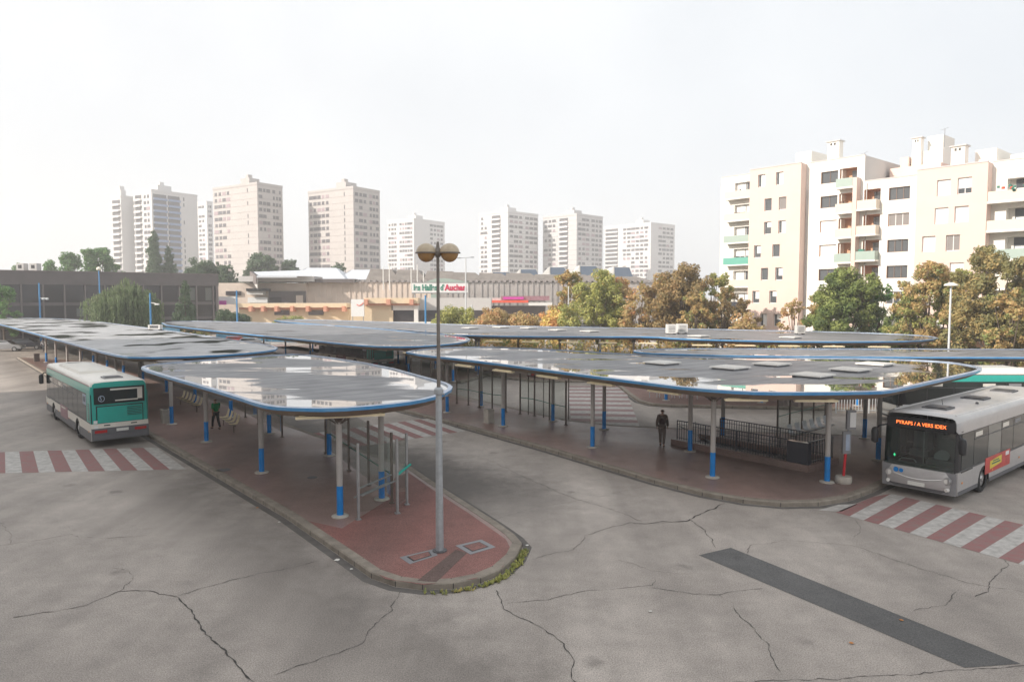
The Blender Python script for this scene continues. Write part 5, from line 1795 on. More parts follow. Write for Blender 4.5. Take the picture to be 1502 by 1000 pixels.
# ================================================================== SHOPPING CENTRE
def mall():
    YM = 165.0
    t = thing('shopping_centre', 'ribbed concrete shopping centre with saw tooth roofs below the towers', 'shopping centre', (0, YM, 0))
    def X(px, Y=YM, py=430): return Q(px, py, Y)[0]
    def Z(py, Y=YM): return Q(700, py, Y)[1]
    def B(nm, ma, px0, px1, py0, py1, Y=YM, dep=10, proud=0):
        m = MB(); m.box2((X(px0, Y), Y - proud, max(0, Z(py1, Y))), (X(px1, Y), Y + dep, Z(py0, Y)))
        return W(m.build(nm, ma), t)
    B('ribbed_wall', 'ribs', 448, 640, 414, 470, dep=30)
    B('ribbed_wall', 'ribsshade', 640, 990, 414, 470, dep=30)
    # vertical ribs (surface relief of the wall)
    for nm, ma, a, b in (('rib_relief', 'ribs', 448, 640), ('rib_relief', 'ribsshade', 641, 830)):
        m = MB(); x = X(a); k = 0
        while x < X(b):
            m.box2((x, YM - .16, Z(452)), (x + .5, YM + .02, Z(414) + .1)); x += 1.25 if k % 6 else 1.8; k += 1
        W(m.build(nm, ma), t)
    # dark scalloped eaves line
    m = MB(); x = X(448)
    while x < X(985):
        m.box2((x, YM - .5, Z(414)), (x + .7, YM + .5, Z(414) + .55)); x += 1.3
    W(m.build('eaves_blocks', 'line'), t)
    # grey tent-like sheds along the wall top
    for i, (a, b, yt_) in enumerate(((535, 578, 393), (576, 618, 394), (620, 672, 396), (660, 705, 398), (700, 745, 399), (740, 790, 399), (785, 830, 401), (828, 872, 401), (868, 915, 402), (905, 950, 404))):
        m = MB()
        x0, x1 = X(a), X(b); z0 = Z(412); z1 = Z(yt_)
        y0 = YM + 1; w_ = x1 - x0
        # ridge leans to the left: steep left slope, long right slope going down
        m.add([(x0, y0, z0), (x1 + 1.2, y0, z0), (x1 + 1.2, y0 + 16, z0), (x0, y0 + 16, z0), (x0 - .6 + .12 * w_, y0 + 5, z1), (x0 + .78 * w_, y0 + 5, z1 - .1), (x0 + .78 * w_, y0 + 12, z1 - .1), (x0 - .6 + .12 * w_, y0 + 12, z1)],
              [(0, 1, 5, 4), (1, 2, 6, 5), (2, 3, 7, 6), (3, 0, 4, 7), (4, 5, 6, 7)])
        W(m.build('shed_roof', 'slate'), t)
    # white lanterns with dark glass further back
    for a, b, c, yt_ in ((700, 722, 748, 398), (745, 763, 787, 394), (786, 806, 829, 391), (836, 850, 876, 389), (882, 900, 924, 391)):
        Y2 = YM + 22
        m = MB()
        xa, xb, xc = X(a, Y2), X(b, Y2), X(c, Y2); z0 = Z(412, Y2); z1 = Z(yt_, Y2)
        m.add([(xa, Y2, z0), (xb, Y2, z1), (xb, Y2 + 10, z1), (xa, Y2 + 10, z0), (xb, Y2, z0), (xb, Y2 + 10, z0)], [(0, 4, 1), (0, 1, 2, 3), (1, 4, 5, 2)], 0)
        m.box2((xb, Y2 + .2, z0), (xc, Y2 + 10, z1 - .1), 0)
        la = W(m.build('roof_lantern', 'white'), t)
        m = MB(); m.quad((xb + .3, Y2 + .15, z0), (xc + 1.2, Y2 + .15, z0), (xc - .2, Y2 + .15, z1 - .2), (xb + .2, Y2 + .15, z1 - .2))
        W(m.build('lantern_glazing', 'zincdark'), la).location = (0, 0, 0)
    # zinc roofs at the left
    for a, b, c, d, yt_, Y2 in ((418, 438, 482, 508, 391, 178), (492, 506, 540, 544, 394, 180)):
        m = MB()
        xa, xb, xc, xd = X(a, Y2), X(b, Y2), X(c, Y2), X(d, Y2); z0 = Z(410, Y2); z1 = Z(yt_, Y2)
        m.add([(xa, Y2, z0), (xd, Y2, z0), (xc, Y2 + 8, z1), (xb, Y2 + 8, z1), (xa, Y2 + 20, z0), (xd, Y2 + 20, z0)], [(0, 1, 2, 3), (0, 3, 4), (1, 5, 2), (3, 2, 5, 4)])
        W(m.build('zinc_roof', 'zinc'), t)
        m = MB(); m.add([(xa, Y2 - .05, z0 + .05), (xb, Y2 + 7.9, z1 + .05), (xa - 1.5, Y2 + 10, z0)], [(0, 1, 2)]); W(m.build('white_gable', 'white'), t)
    # left pavilion with slanted louvred screen
    m = MB()
    x0, x1, x2 = X(350, 160), X(382, 160), X(440, 160)
    za, zb = Z(397, 160), Z(405, 160)
    m.add([(x0, 168, za), (x1, 158, zb), (x2, 158, zb), (x2 + 6, 175, za + 1), (x0, 168, za - .35), (x1, 158, zb - .4), (x2, 158, zb - .4)], [(0, 1, 2, 3), (4, 5, 1, 0), (5, 6, 2, 1)])
    W(m.build('pavilion_roof', 'zinc'), t)
    m = MB(); m.add([(x0, 168, Z(412, 168)), (x1, 158.2, Z(424, 158)), (x1, 158.2, zb - .4), (x0, 168, za - .35)], [(0, 1, 2, 3)]); W(m.build('louvred_screen', 'greywall'), t)
    for k in range(7):
        f = (k + .5) / 7
        m = MB(); xa = x0 + (x1 - x0) * f; ya = 168 + (158.2 - 168) * f
        m.box((xa, ya - .12, Z(412) + 1.0 - f * .9), (.55, .55, 2.6 - .1 * k), .8); W(m.build('louvre', 'bronzefin'), t)
    B('plinth_wall', 'greywall', 350, 460, 405, 413, 162, 8)
    B('purple_band', 'bronze', 397, 520, 409, 414, 163, 4)
    # left shop front under the pavilion
    B('lower_wall', 'ribs', 318, 450, 415, 470, 164, 12)
    B('entrance_recess', 'bronze', 394, 448, 427, 447, 163.5, 1)
    B('entrance_shop', 'ribs', 434, 444, 433, 447, 163.2, 1)
    B('shop_window', 'bronzeglass', 396, 412, 436, 445, 163.2, 1)
    B('white_canopy', 'white', 362, 386, 427, 432, 162, 2)
    B('dark_canopy', 'black', 361, 392, 423, 427, 161.5, 3)
    B('shop_front', 'signwhite', 363, 392, 436, 444, 163, 1)
    B('poster_band', 'signwhite', 320, 345, 435, 446, 160, 1)
    B('magenta_poster', 'magenta', 321, 331, 441, 447, 159.6, .3)
    B('dark_window_strip', 'bronzeglass', 331, 353, 427, 433, 163.6, .5)
    # right part: red band, magenta glazing
    B('white_gallery', 'greywall', 640, 800, 437, 442, 150, 12)
    B('red_canopy', 'redband', 720, 775, 440.5, 444, 148, 6)
    B('magenta_glazing', 'adplum', 735, 806, 434, 440.5, 149, 4)
    B('magenta_glazing', 'magenta', 738, 768, 435.5, 439, 148.8, .5)
    B('white_canopy', 'white', 775, 810, 444, 448, 148, 6)
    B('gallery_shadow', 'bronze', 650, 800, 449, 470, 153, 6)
    return t
mall()

def low_shop():
    """sandy single-storey range with orange brackets, in front of the shopping centre"""
    t = thing('low_shop_range', 'low sandy range of shops with orange brackets left of the white poster', 'shop building', (0, 140, 0))
    def B(nm, ma, px0, px1, py0, py1, Y, dep=8):
        x0, x1 = Q(px0, 440, Y)[0], Q(px1, 440, Y)[0]
        m = MB(); m.box2((x0, Y, max(0, Q(700, py1, Y)[1])), (x1, Y + dep, Q(700, py0, Y)[1])); return W(m.build(nm, ma), t)
    B('wall', 'yellowwall', 350, 512, 453, 500, 141.5)
    B('fascia', 'yellowwall', 345, 508, 445, 451, 140)
    B('beam', 'orange', 350, 505, 451, 453.5, 140.8, 5)
    for px in (366, 384, 404, 427, 450, 476, 503):
        B('bracket', 'orange', px - 2, px + 2.5, 449, 457, 139.2, 2)
    for px in (402, 452):
        B('shop_window', 'bronze', px, px + 22, 455.5, 462, 141.3, .4)
    t = thing('sandy_hall', 'sandy hall with dark garage openings behind the short blue pole', 'shop building', (0, 130, 0))
    def B2(nm, ma, px0, px1, py0, py1, Y, dep=8):
        x0, x1 = Q(px0, 440, Y)[0], Q(px1, 440, Y)[0]
        m = MB(); m.box2((x0, Y, max(0, Q(700, py1, Y)[1])), (x1, Y + dep, Q(700, py0, Y)[1])); return W(m.build(nm, ma), t)
    m = MB()
    Y = 131
    B2('wall', 'yellowwall', 514, 576, 446, 500, Y, 12)
    B2('fascia', 'yellowwall', 534, 613, 437, 445, Y - 1.2, 8)
    B2('beam', 'orange', 534, 613, 445, 448, Y - .6, 5)
    for px in (535, 568, 602): B2('bracket', 'orange', px - 1.5, px + 4, 439, 447, Y - 2, 2)
    B2('lintel', 'white', 574, 612, 448, 455, Y, 2)
    B2('garage_opening', 'bronzeglass', 577, 607, 455, 500, Y + .6, 5)
    B2('pillar', 'white', 607, 613, 447, 500, Y - .3, 2)
    B2('dark_hall', 'bronzeglass', 613, 648, 455, 500, Y + 1, 6)
    B2('grey_fascia', 'greywall', 612, 720, 437, 455, Y + 1.5, 6)
    t = thing('poster_board', 'white poster board with a red mark between the two sandy buildings', 'poster board', (Q(525, 460, 129)[0], 129, 0))
    x0, x1 = Q(515, 455, 129)[0], Q(534, 455, 129)[0]; z0, z1 = Q(525, 464, 129)[1], Q(525, 439, 129)[1]
    m = MB(); m.box2((x0, 129, z0), (x1, 129.4, z1)); W(m.build('board', 'signwhite'), t)
    m = MB()
    for xx in (x0 + .2, x1 - .2): m.cyl((xx, 129.3, 0), (xx, 129.3, z0), .08, .08, 8)
    W(m.build('legs', 'greymetal'), t)
    m = MB(); m.tube([(x0 + (x1 - x0) * f, 128.97, z0 + (z1 - z0) * g_) for f, g_ in ((.45, .7), (.6, .62), (.8, .68), (.95, .8))], .08, 6); W(m.build('red_mark', 'redband'), t)
    # flat long wall in front
    o = MB().box2((Q(480, 470, 118)[0], 118, 0), (Q(660, 470, 118)[0], 118.3, Q(600, 472, 118)[1])).build('boundary_wall', 'cream'); tag(o, 'pale low wall in front of the sandy hall', 'wall')
low_shop()

def shop_sign():
    Y = 150
    x0, x1 = Q(604, 420, Y)[0], Q(686, 420, Y)[0]; z0, z1 = Q(640, 429, Y)[1], Q(640, 415, Y)[1]
    t = thing('shop_sign', 'long white shop sign with green and red lettering behind the lamp post', 'sign', ((x0 + x1) / 2, Y, 0))
    m = MB(); m.box2((x0, Y, z0), (x1, Y + .4, z1)); W(m.build('sign_board', 'signwhite'), t)
    m = MB(); m.box2((x0, Y - .05, z0 - .2), (x1, Y + .45, z0)); m.box2((x0, Y - .05, z1), (x1, Y + .45, z1 + .15)); W(m.build('sign_frame', 'greymetal'), t)
    m = MB()
    for f in (.05, .35, .65, .95): m.cyl((x0 + (x1 - x0) * f, Y + .3, 0), (x0 + (x1 - x0) * f, Y + .3, z0), .15, .15, 8)
    W(m.build('legs', 'greymetal'), t)
    cx = (x0 + x1) / 2; zc = (z0 + z1) / 2
    text_mesh('lettering', 'les Halles', 1.75, 'signgreen', t, (x0 + .35 - cx, -.06, zc), (pi / 2, 0, 0), 'LEFT', .03, 1, .045, fit=4.9)
    text_mesh('lettering', "d'", 1.75, 'signgreen', t, (x0 + 5.95 - cx, -.06, zc), (pi / 2, 0, 0), 'LEFT', .03, 1, .03, fit=.75)
    text_mesh('lettering', 'Auchan', 1.75, 'signred', t, (x1 - .3 - cx, -.06, zc), (pi / 2, 0, 0), 'RIGHT', .03, 1, .055, fit=4.5)
    # glazed green gable above and below it
    m = MB(); xa, xb, xm = Q(622, 412, Y)[0], Q(690, 412, Y)[0], Q(640, 412, Y)[0]
    za, zb = Q(640, 414, Y)[1], Q(640, 408, Y)[1]
    m.add([(xa, Y + .5, za), (xb, Y + .5, za), (xm + 2, Y + .5, zb), (xm, Y + .5, zb), (xa, Y + 3, za), (xb, Y + 3, za), (xm + 2, Y + 3, zb), (xm, Y + 3, zb)], [(0, 1, 2, 3), (7, 6, 5, 4), (3, 2, 6, 7), (0, 3, 7, 4), (1, 5, 6, 2)])
    W(m.build('green_glazed_gable', 'railgreen'), t)
    m = MB(); m.box2((Q(632, 433, Y)[0], Y + .1, Q(640, 437, Y)[1]), (Q(642, 433, Y)[0], Y + .4, Q(640, 431, Y)[1])); W(m.build('teal_panel', 'railgreen'), t)
shop_sign()

# ================================================================== APARTMENTS (right)
def facade(m, x0, x1, z0, z1, holes, dep=.28, y=0.0, mw=0, mrev=1):
    """wall face in the plane y with rectangular openings and reveals going inwards (+y)"""
    xs = sorted({x0, x1} | {h[0] for h in holes} | {h[1] for h in holes})
    zs = sorted({z0, z1} | {h[2] for h in holes} | {h[3] for h in holes})
    for i in range(len(xs) - 1):
        for j in range(len(zs) - 1):
            cx, cz = (xs[i] + xs[i + 1]) / 2, (zs[j] + zs[j + 1]) / 2
            if any(h[0] < cx < h[1] and h[2] < cz < h[3] for h in holes): continue
            m.quad((xs[i], y, zs[j]), (xs[i + 1], y, zs[j]), (xs[i + 1], y, zs[j + 1]), (xs[i], y, zs[j + 1]), mw)
    for h in holes:
        a, b, c, d = h[:4]; e = h[4] if len(h) > 4 else dep
        m.quad((a, y, c), (a, y + e, c), (a, y + e, d), (a, y, d), mrev); m.quad((b, y + e, c), (b, y, c), (b, y, d), (b, y + e, d), mrev)
        m.quad((a, y, d), (a, y + e, d), (b, y + e, d), (b, y, d), mrev); m.quad((a, y + e, c), (a, y, c), (b, y, c), (b, y + e, c), mrev)
        if len(h) > 5: m.quad((a, y + e, c), (b, y + e, c), (b, y + e, d), (a, y + e, d), h[5])

def apartments():
    O = Vector((27.3, 94.5)); d = Vector((.65, -.76)).normalized()
    t = thing('apartment_building', 'cream and beige apartment building with balconies on the right', 'apartment building', (O.x, O.y, 0))
    F = frame_matrix((O.x, O.y, 0), d)
    def put(m, nm, ma, parent=None):
        o = m.build(nm, ma, t)
        o.matrix_local = Matrix.Translation(-t.location) @ F
        if parent is not None:
            o.parent = parent; o.matrix_local = Matrix.Identity(4)
        return o
    def tt(px):
        r = (px - 751) / FPX
        return (94.5 * r - 27.3) / (.65 + .76 * r)
    rn = random.Random(11)
    HT, HL = 23.6, 20.75
    DEP = 11
    def window(x0, x1, z0, z1, y, kind, nm='window'):
        """frame with panes, set back in its opening"""
        m = MB(); yy = y + .2
        n = max(1, int(round((x1 - x0) / .8)))
        m.box2((x0, yy + .02, z0), (x1, yy + .06, z1), 0)
        o = put(m, nm, 'winglass' if kind != 'shut' else 'shutter')
        m = MB(); fw = .06
        for x in [x0 + (x1 - x0) * i / n for i in range(n + 1)]:
            xa = min(max(x, x0 + fw / 2), x1 - fw / 2); m.box2((xa - fw / 2, yy - .03, z0), (xa + fw / 2, yy + .018, z1))
        m.box2((x0 + fw, yy - .028, z1 - fw), (x1 - fw, yy + .018, z1)); m.box2((x0 + fw, yy - .028, z0), (x1 - fw, yy + .018, z0 + fw))
        put(m, 'frame', 'shutter' if kind != 'brown' else 'winbrown', o)
        if kind == 'half':   # roller shutter part way down, or curtain behind
            m = MB(); zz = z0 + (z1 - z0) * rn.choice((.0, .35, .55)); xa = x0 + (x1 - x0) * (.35 if n == 1 else 0)
            m.box2((xa, yy - .022, zz), (x1 - .02, yy + .012, z1 - .02)); put(m, 'shutter', 'shutter', o)
        if kind == 'grey':
            m = MB(); m.box2((x0 + .05, yy - .022, z0), (x1 - .05, yy + .012, z1 - .02)); put(m, 'shutter', 'shuttergrey', o)
        return o
    # ---- block 1: cream end strip with balconies
    x0, x1 = 0.0, tt(1104)
    Hs = []
    for k in range(8):
        zt_ = 22.5 - 2.8 * k
        if zt_ < 2: break
        Hs.append((x1 - 2.9, x1 - .15, zt_ - 2.0, zt_))
    m = MB(); facade(m, x0, x1, 0, HT - .2, Hs, .5, .0)
    m.quad((x0, DEP, 0), (x0, 0, 0), (x0, 0, HT - .2), (x0, DEP, HT - .2)); m.quad((x0, 0, HT - .2), (x1, 0, HT - .2), (x1, DEP, HT - .2), (x0, DEP, HT - .2))
    m.quad((x1, DEP, 0), (x0, DEP, 0), (x0, DEP, HT - .2), (x1, DEP, HT - .2))
    put(m, 'end_wall', ['cream', 'cream'])
    cols = ['railcream', 'railcream', 'railgreen', 'railteal', 'railcream', 'cardark', 'railcream', 'railgreen']
    for k, h in enumerate(Hs):
        window(h[0], h[0] + 1.35, h[2], h[3], .25, 'half'); window(h[0] + 1.45, h[1], h[2], h[3], .25, 'half' if k % 2 else 'glass')
        m = MB(); m.box2((h[0] - .9, -1.0, h[2] - .18), (h[1] + .1, .0, h[2] - .02)); b_ = put(m, 'balcony', 'cream')
        m = MB(); m.box2((h[0] - .9, -1.0, h[2] - .02), (h[1] + .1, -.94, h[2] + .85)); m.box2((h[0] - .9, -.94, h[2] - .02), (h[0] - .84, -.02, h[2] + .85))
        put(m, 'balustrade', cols[k], b_)
    # ---- block 2 beige, standing proud
    def beige(xa, xb, H, y, wins, side=1.3, nm='beige_wall'):
        holes = [(cx - w_ / 2, cx + w_ / 2, z, z + h) for cx, w_, z, h, k in wins]
        m = MB(); facade(m, xa, xb, 0, H, holes, .25, y)
        m.quad((xb, y, 0), (xb, y + DEP, 0), (xb, y + DEP, H), (xb, y, H)); m.quad((xa, y + DEP, 0), (xa, y, 0), (xa, y, H), (xa, y + DEP, H))
        m.quad((xa, y, H), (xb, y, H), (xb, y + DEP, H), (xa, y + DEP, H)); m.quad((xb, y + DEP, 0), (xa, y + DEP, 0), (xa, y + DEP, H), (xb, y + DEP, H))
        put(m, nm, ['beige', 'beige'])
        for cx, w_, z, h, k in wins: window(cx - w_ / 2, cx + w_ / 2, z, z + h, y + .02, k)
    xa, xb = tt(1104), tt(1178)
    wins = []
    pos = [((1121, 1147)), ((1131, 1152)), ((1131, 1152)), ((1117, 1144)), ((1128, 1149)), ((1116, 1141)), ((1128, 1148))]
    for k in range(7):
        for j, px in enumerate(pos[k]):
            wins.append((tt(px), .95, 21.4 - 2.8 * k - .2 * (k > 0), 1.5, rn.choice(['half', 'half', 'grey', 'glass'])))
    wins = [w_ for w_ in wins if w_[2] > 1]
    beige(xa, xb, HT, -1.3, wins)
    # ---- block 3: cream, upper half then lower
    x3, x4, x5 = tt(1178), tt(1262), tt(1345)
    holes = []; wlist = []
    lx0, lx1, lx2, lx3 = tt(1226), tt(1251), tt(1257), tt(1286)
    for k in range(8):
        zt_ = 22.4 - 2.8 * k
        if zt_ - 1.4 > .5:
            a, b = tt(1199), tt(1223.5); holes.append((a, b, zt_ - 1.35, zt_)); wlist.append((a, b, zt_ - 1.35, zt_, ['brown', 'brown', 'half', 'shut', 'brown', 'brown', 'half', 'half'][k]))
            holes.append((lx0, lx1, zt_ - 2.1, zt_ + .1, 1.3, 1))
    m = MB(); facade(m, x3, x4, 0, HT + .05, holes, .25, .0)
    m.quad((x3, 0, HT + .05), (x4, 0, HT + .05), (x4, DEP, HT + .05), (x3, DEP, HT + .05)); m.quad((x4, 0, HL), (x4, DEP, HL), (x4, DEP, HT + .05), (x4, 0, HT + .05), 2)  # right-facing end above the lower roof is grey: its shade put into the colour
    m.quad((x4, DEP, 0), (x3, DEP, 0), (x3, DEP, HT + .05), (x4, DEP, HT + .05))
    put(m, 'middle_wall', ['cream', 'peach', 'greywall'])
    for h in wlist: window(*h[:4], .02, h[4])
    holes = []; wlist = []
    for k in range(7):
        zt_ = 19.75 - 2.8 * k
        if zt_ - 1.4 > .5:
            a, b = tt(1298), tt(1328.5); holes.append((a, b, zt_ - 1.35, zt_)); wlist.append((a, b, zt_ - 1.35, zt_, ['brown', 'grey', 'brown', 'brown', 'glass', 'half', 'half'][k]))
            holes.append((max(lx2, x4 + .02), lx3, zt_ - 2.1, zt_ + .1, 1.3, 1))
    m = MB(); facade(m, x4, x5, 0, HL, holes, .25, .0); m.quad((x4, 0, HL), (x5, 0, HL), (x5, DEP, HL), (x4, DEP, HL)); m.quad((x5, DEP, 0), (x4, DEP, 0), (x4, DEP, HL), (x5, DEP, HL))
    put(m, 'lower_middle_wall', ['cream', 'peach'])
    for h in wlist: window(*h[:4], .02, h[4])
    # dividing fin and loggia parapets, doors in the loggias
    m = MB(); m.box2((lx1, -1.0, 0), (lx1 + .45, -.003, 21.2)); put(m, 'dividing_fin', 'beige')
    gcol = ['railgreen', 'railcream', 'railcream', 'railgreen', 'railcream', 'railcream', 'railgreen']
    for k in range(7):
        zt_ = 22.4 - 2.8 * k
        if zt_ < 3: break
        for s_, (a, b, zz, c_) in enumerate(((lx0 - .0, lx1, zt_, gcol[k]), (lx1 + .47, lx3, zt_ - 2.65, gcol[(k + 1) % 7] if k != 2 else 'railgreen'))):
            m = MB(); m.box2((a, -1.0, zz - 2.3), (b, -.004, zz - 2.12)); b_ = put(m, 'balcony', 'cream')
            m = MB(); m.box2((a + .03, -.98, zz - 2.12), (b - .03, -.92, zz - 1.15)); m.box2((b - .08, -.92, zz - 2.12), (b - .03, -.01, zz - 1.15)); put(m, 'balustrade', c_, b_)
            m = MB(); m.box2((a + (b - a) * .45, 1.2, zz - 2.1), (a + (b - a) * .8, 1.27, zz - .1)); put(m, 'balcony_door', 'winglass', b_)
            m = MB(); m.box2((a + .1, .2, zz - 2.08), (a + .2, 1.2, zz + .05)); put(m, 'balcony_screen', 'cream' if s_ == 0 else 'peach', b_)
    # things standing on the balconies, and rain pipes
    for k in range(7):
        for (a, zt_) in ((lx0, 22.4 - 2.8 * k), (lx1 + .5, 19.75 - 2.8 * k), (x1 - 2.9, 22.5 - 2.8 * k)):
            if zt_ < 3 or rn.random() < .3: continue
            m = MB()
            for q in range(rn.choice((1, 2, 3))):
                xx = a + .2 + rn.random() * 1.6; hh = rn.uniform(.5, 1.3)
                m.box2((xx, -.8, zt_ - 2.1), (xx + rn.uniform(.2, .6), -.45, zt_ - 2.1 + hh), rn.choice((0, 1, 2)))
            put(m, 'balcony_clutter', ['greywall', 'winbrown', 'greenrail'])
    for xx in (x3 + .25, x4 + .3, x5 - .35):
        m = MB(); m.cyl((xx, -.07, 0), (xx, -.07, HL - .2), .055, .055, 8); put(m, 'rain_pipe', 'greywall')
    # ---- block 4 beige
    xa, xb = x5, tt(1447)
    wins = []
    prs = [((1384, 1414)), ((1382, 1411)), ((1365, 1400)), ((1378, 1407)), ((1365, 1398)), ((1380, 1408)), ((1366, 1400))]
    for k in range(7):
        for px in prs[k]:
            z = 18.3 - 2.8 * k - .1
            if z > .8: wins.append((tt(px), 1.25, z, 1.6, rn.choice(['shut', 'half', 'half', 'grey', 'shut'])))
    beige(xa, xb, HL + .3, -1.3, wins)
    # ---- block 5: right with deep balconies
    x6 = xb + 13
    holes = []
    for k in range(7):
        zt_ = 19.4 - 2.8 * k
        if zt_ > 2.6: holes.append((xb + 1.3, xb + 8.5, zt_ - 2.2, zt_, 1.0, 1)); holes.append((xb + 9.2, x6 - .6, zt_ - 1.4, zt_, .3, 1))
    m = MB(); facade(m, xb, x6, 0, HL + .4, holes, .25, .0); m.quad((xb, 0, HL + .4), (x6, 0, HL + .4), (x6, DEP, HL + .4), (xb, DEP, HL + .4)); m.quad((x6, 0, 0), (x6, DEP, 0), (x6, DEP, HL + .4), (x6, 0, HL + .4)); m.quad((x6, DEP, 0), (xb, DEP, 0), (xb, DEP, HL + .4), (x6, DEP, HL + .4))
    put(m, 'right_wall', ['cream', 'cream'])
    rc = ['railcream', 'railcream', 'railgreen', 'railcream', 'railgreen', 'railcream', 'railgreen']
    for k in range(7):
        zt_ = 19.4 - 2.8 * k
        if zt_ < 2.7: break
        m = MB(); m.box2((xb + .02, -1.3, zt_ - 2.4), (xb + 8.6, -.003, zt_ - 2.2)); b_ = put(m, 'balcony', 'cream')
        m = MB(); m.box2((xb + .05, -1.28, zt_ - 2.2), (xb + 8.55, -1.22, zt_ - 1.25)); put(m, 'balustrade', rc[k], b_)
        m = MB(); m.box2((xb + 1.8, .9, zt_ - 2.2), (xb + 4.2, .96, zt_ - .05)); m.box2((xb + 5.3, .9, zt_ - 2.2), (xb + 6.6, .96, zt_ - .05)); put(m, 'balcony_door', 'winglass', b_)
        m = MB(); m.box2((xb + 2.9, .86, zt_ - 2.15), (xb + 4.1, .89, zt_ - .1)); m.box2((xb + 1.9, .86, zt_ - 2.15), (xb + 2.7, .89, zt_ - .9)); put(m, 'curtain', 'shutter', b_)
    # flower boxes on the top right balcony
    m = MB()
    for k in range(26):
        m.box((xb + .5 + rn.random() * 6.5, -1.3 + rn.uniform(-.25, .1), 19.4 - 1.2 + rn.uniform(-.1, .35)), (.22, .2, .22), rn.random() * 3, mi=rn.choice([0, 0, 0, 1]))
    put(m, 'balcony_plants', ['greenrail', 'redband'])
    # parapet copings
    for a, b, z, y in ((0, tt(1104), HT - .2, 0), (tt(1104), tt(1178), HT, -1.3), (x3, x4, HT + .05, 0), (x4, x5, HL, 0), (x5, xb, HL + .3, -1.3), (xb, x6, HL + .4, 0)):
        m = MB(); m.box2((a + .01, y - .05, z + .003), (b - .01, y + .3, z + .12)); put(m, 'coping', 'greywall')
    # roof boxes and chimneys (pixel extents, height pixels, setback)
    def roofbox(nm, pa, pb, ytop, zbase, yb, dep, ma, cap=None):
        sa, sb = tt(pa), tt(pb)
        # set back yb behind the facade: slide so it projects at the same pixel
        dd = Vector((-d.y, d.x))
        def slide(px):
            r = (px - 751) / FPX; o = O + dd * yb
            return (o.y * r - o.x) / (d.x - d.y * r)
        sa, sb = slide(pa), slide(pb)
        Yd = (O + dd * yb + d * ((sa + sb) / 2)).y
        zt_ = Q((pa + pb) / 2, ytop, Yd)[1]
        zt_ += .8; m = MB(); m.box2((sa, yb, zbase), (sb, yb + dep, zt_)); o = put(m, nm, ma)
        if cap:
            m = MB(); m.box2((sa - .15, yb - .15, zt_), (sb + .15, yb + dep + .15, zt_ + .12)); put(m, 'cap', 'greywall', o)
            m = MB()
            w_ = (sb - sa)
            for f in (.32, .62): m.box2((sa + w_ * (f - .08), yb - .02, zt_ - .42), (sa + w_ * (f + .08), yb + .05, zt_ - .16))
            put(m, 'flue_opening', 'black', o)
    roofbox('stair_housing', 1162, 1184, 223, HT, 2.5, 5.0, 'cream')
    roofbox('chimney', 1207, 1224, 208, HT, 1.5, 1.0, 'cream', True)
    roofbox('roof_storey', 1298, 1372, 243, HL, 5.5, 5.0, 'beige')
    roofbox('small_stack', 1313, 1325, 231, HL, 6.0, 1.2, 'beige', None)
    roofbox('stair_housing', 1329, 1374, 222, HL + 1, 6.5, 4.0, 'cream')
    roofbox('chimney', 1330, 1342, 203, HL + 1, 6.0, .8, 'cream', True)
    roofbox('lift_tower', 1352, 1374, 199, HL + 1, 7.5, 3.5, 'cream')
    roofbox('chimney', 1386, 1406, 215, HL, -.2, 1.0, 'cream', True)
    roofbox('stair_housing', 1421, 1452, 219, HL, 2.0, 5.0, 'cream')
    roofbox('penthouse', 1472, 1560, 222, HL, 3.0, 6.0, 'cream')
    for (x, y, z, h) in ((tt(1340), 7, 25.6, 1.0), (tt(1255), 1, HT, .5)):
        m = MB(); m.cyl((x, y, z - 1), (x, y, z + h), .03, .03, 6); m.cyl((x - .4, y, z + h - .1), (x + .4, y, z + h + .1), .02, .02, 6)
        put(m, 'aerial', 'midgrey')
    t.scale = (1.02, 1.02, 1.02)
    t.location = (O.x * 1.02, O.y * 1.02, 7.2 - 1.02 * 8.0)
    return t
apartments()

# low houses / garages glimpsed right, behind the green bus
for i, (px0, px1, Y, h, ma, l) in enumerate(((1405, 1475, 62, 4.0, 'peach', 'low pinkish brick wall building behind the second green bus'),)):
    x0, x1 = Q(px0, 520, Y)[0], Q(px1, 520, Y)[0]
    t = thing('low_building', l, 'building', ((x0 + x1) / 2, Y, 0))
    m = MB(); m.box2((x0, Y, 0), (x1 + 12, Y + 6, h)); W(m.build('wall', ma), t)
    for k in range(7):
        m = MB(); xx = x0 + .8 + k * 2.0; m.box2((xx, Y - .05, 1.2), (xx + 1.1, Y + .05, 2.8)); W(m.build('window', 'winglass'), t)
    m = MB(); m.box2((x0 - .3, Y - .4, h), (x1 + 12.3, Y + 6.4, h + .25)); W(m.build('roof', 'slate'), t)

# blue hoarding at far left, beyond the canopy; white railing on the far platform
def fence(label, a, b, h, ma, slat=.12, z0=0, rails=(.15, .95), post=2.0, solid=False):
    a, b = Vector(a), Vector(b)
    t = thing('fence', label, 'fence', (a.x, a.y, z0))
    d = b - a; L = d.length; u = d.normalized()
    if solid:
        m = MB(); nn = Vector((-u.y, u.x)) * .03
        m.prism([tuple(a - nn), tuple(b - nn), tuple(b + nn), tuple(a + nn)], z0 + .05, z0 + h); W(m.build('panel', ma), t)
    else:
        m = MB(); n = int(L / slat)
        for i in range(n):
            c = a + u * (i * slat); m.box((*c, z0 + h * .53), (.035, .03, h * .86), atan2(u.y, u.x))
        for r in rails: m.cyl((*a, z0 + h * r), (*b, z0 + h * r), .03, .03, 6)
        W(m.build('panel', ma), t)
    for i in range(int(L / post) + 1):
        c = a + u * min(L, i * post)
        m = MB(); m.box((*c, z0 + h / 2), (.07, .07, h), atan2(u.y, u.x)); W(m.build('post', ma if not solid else 'midgrey'), t)
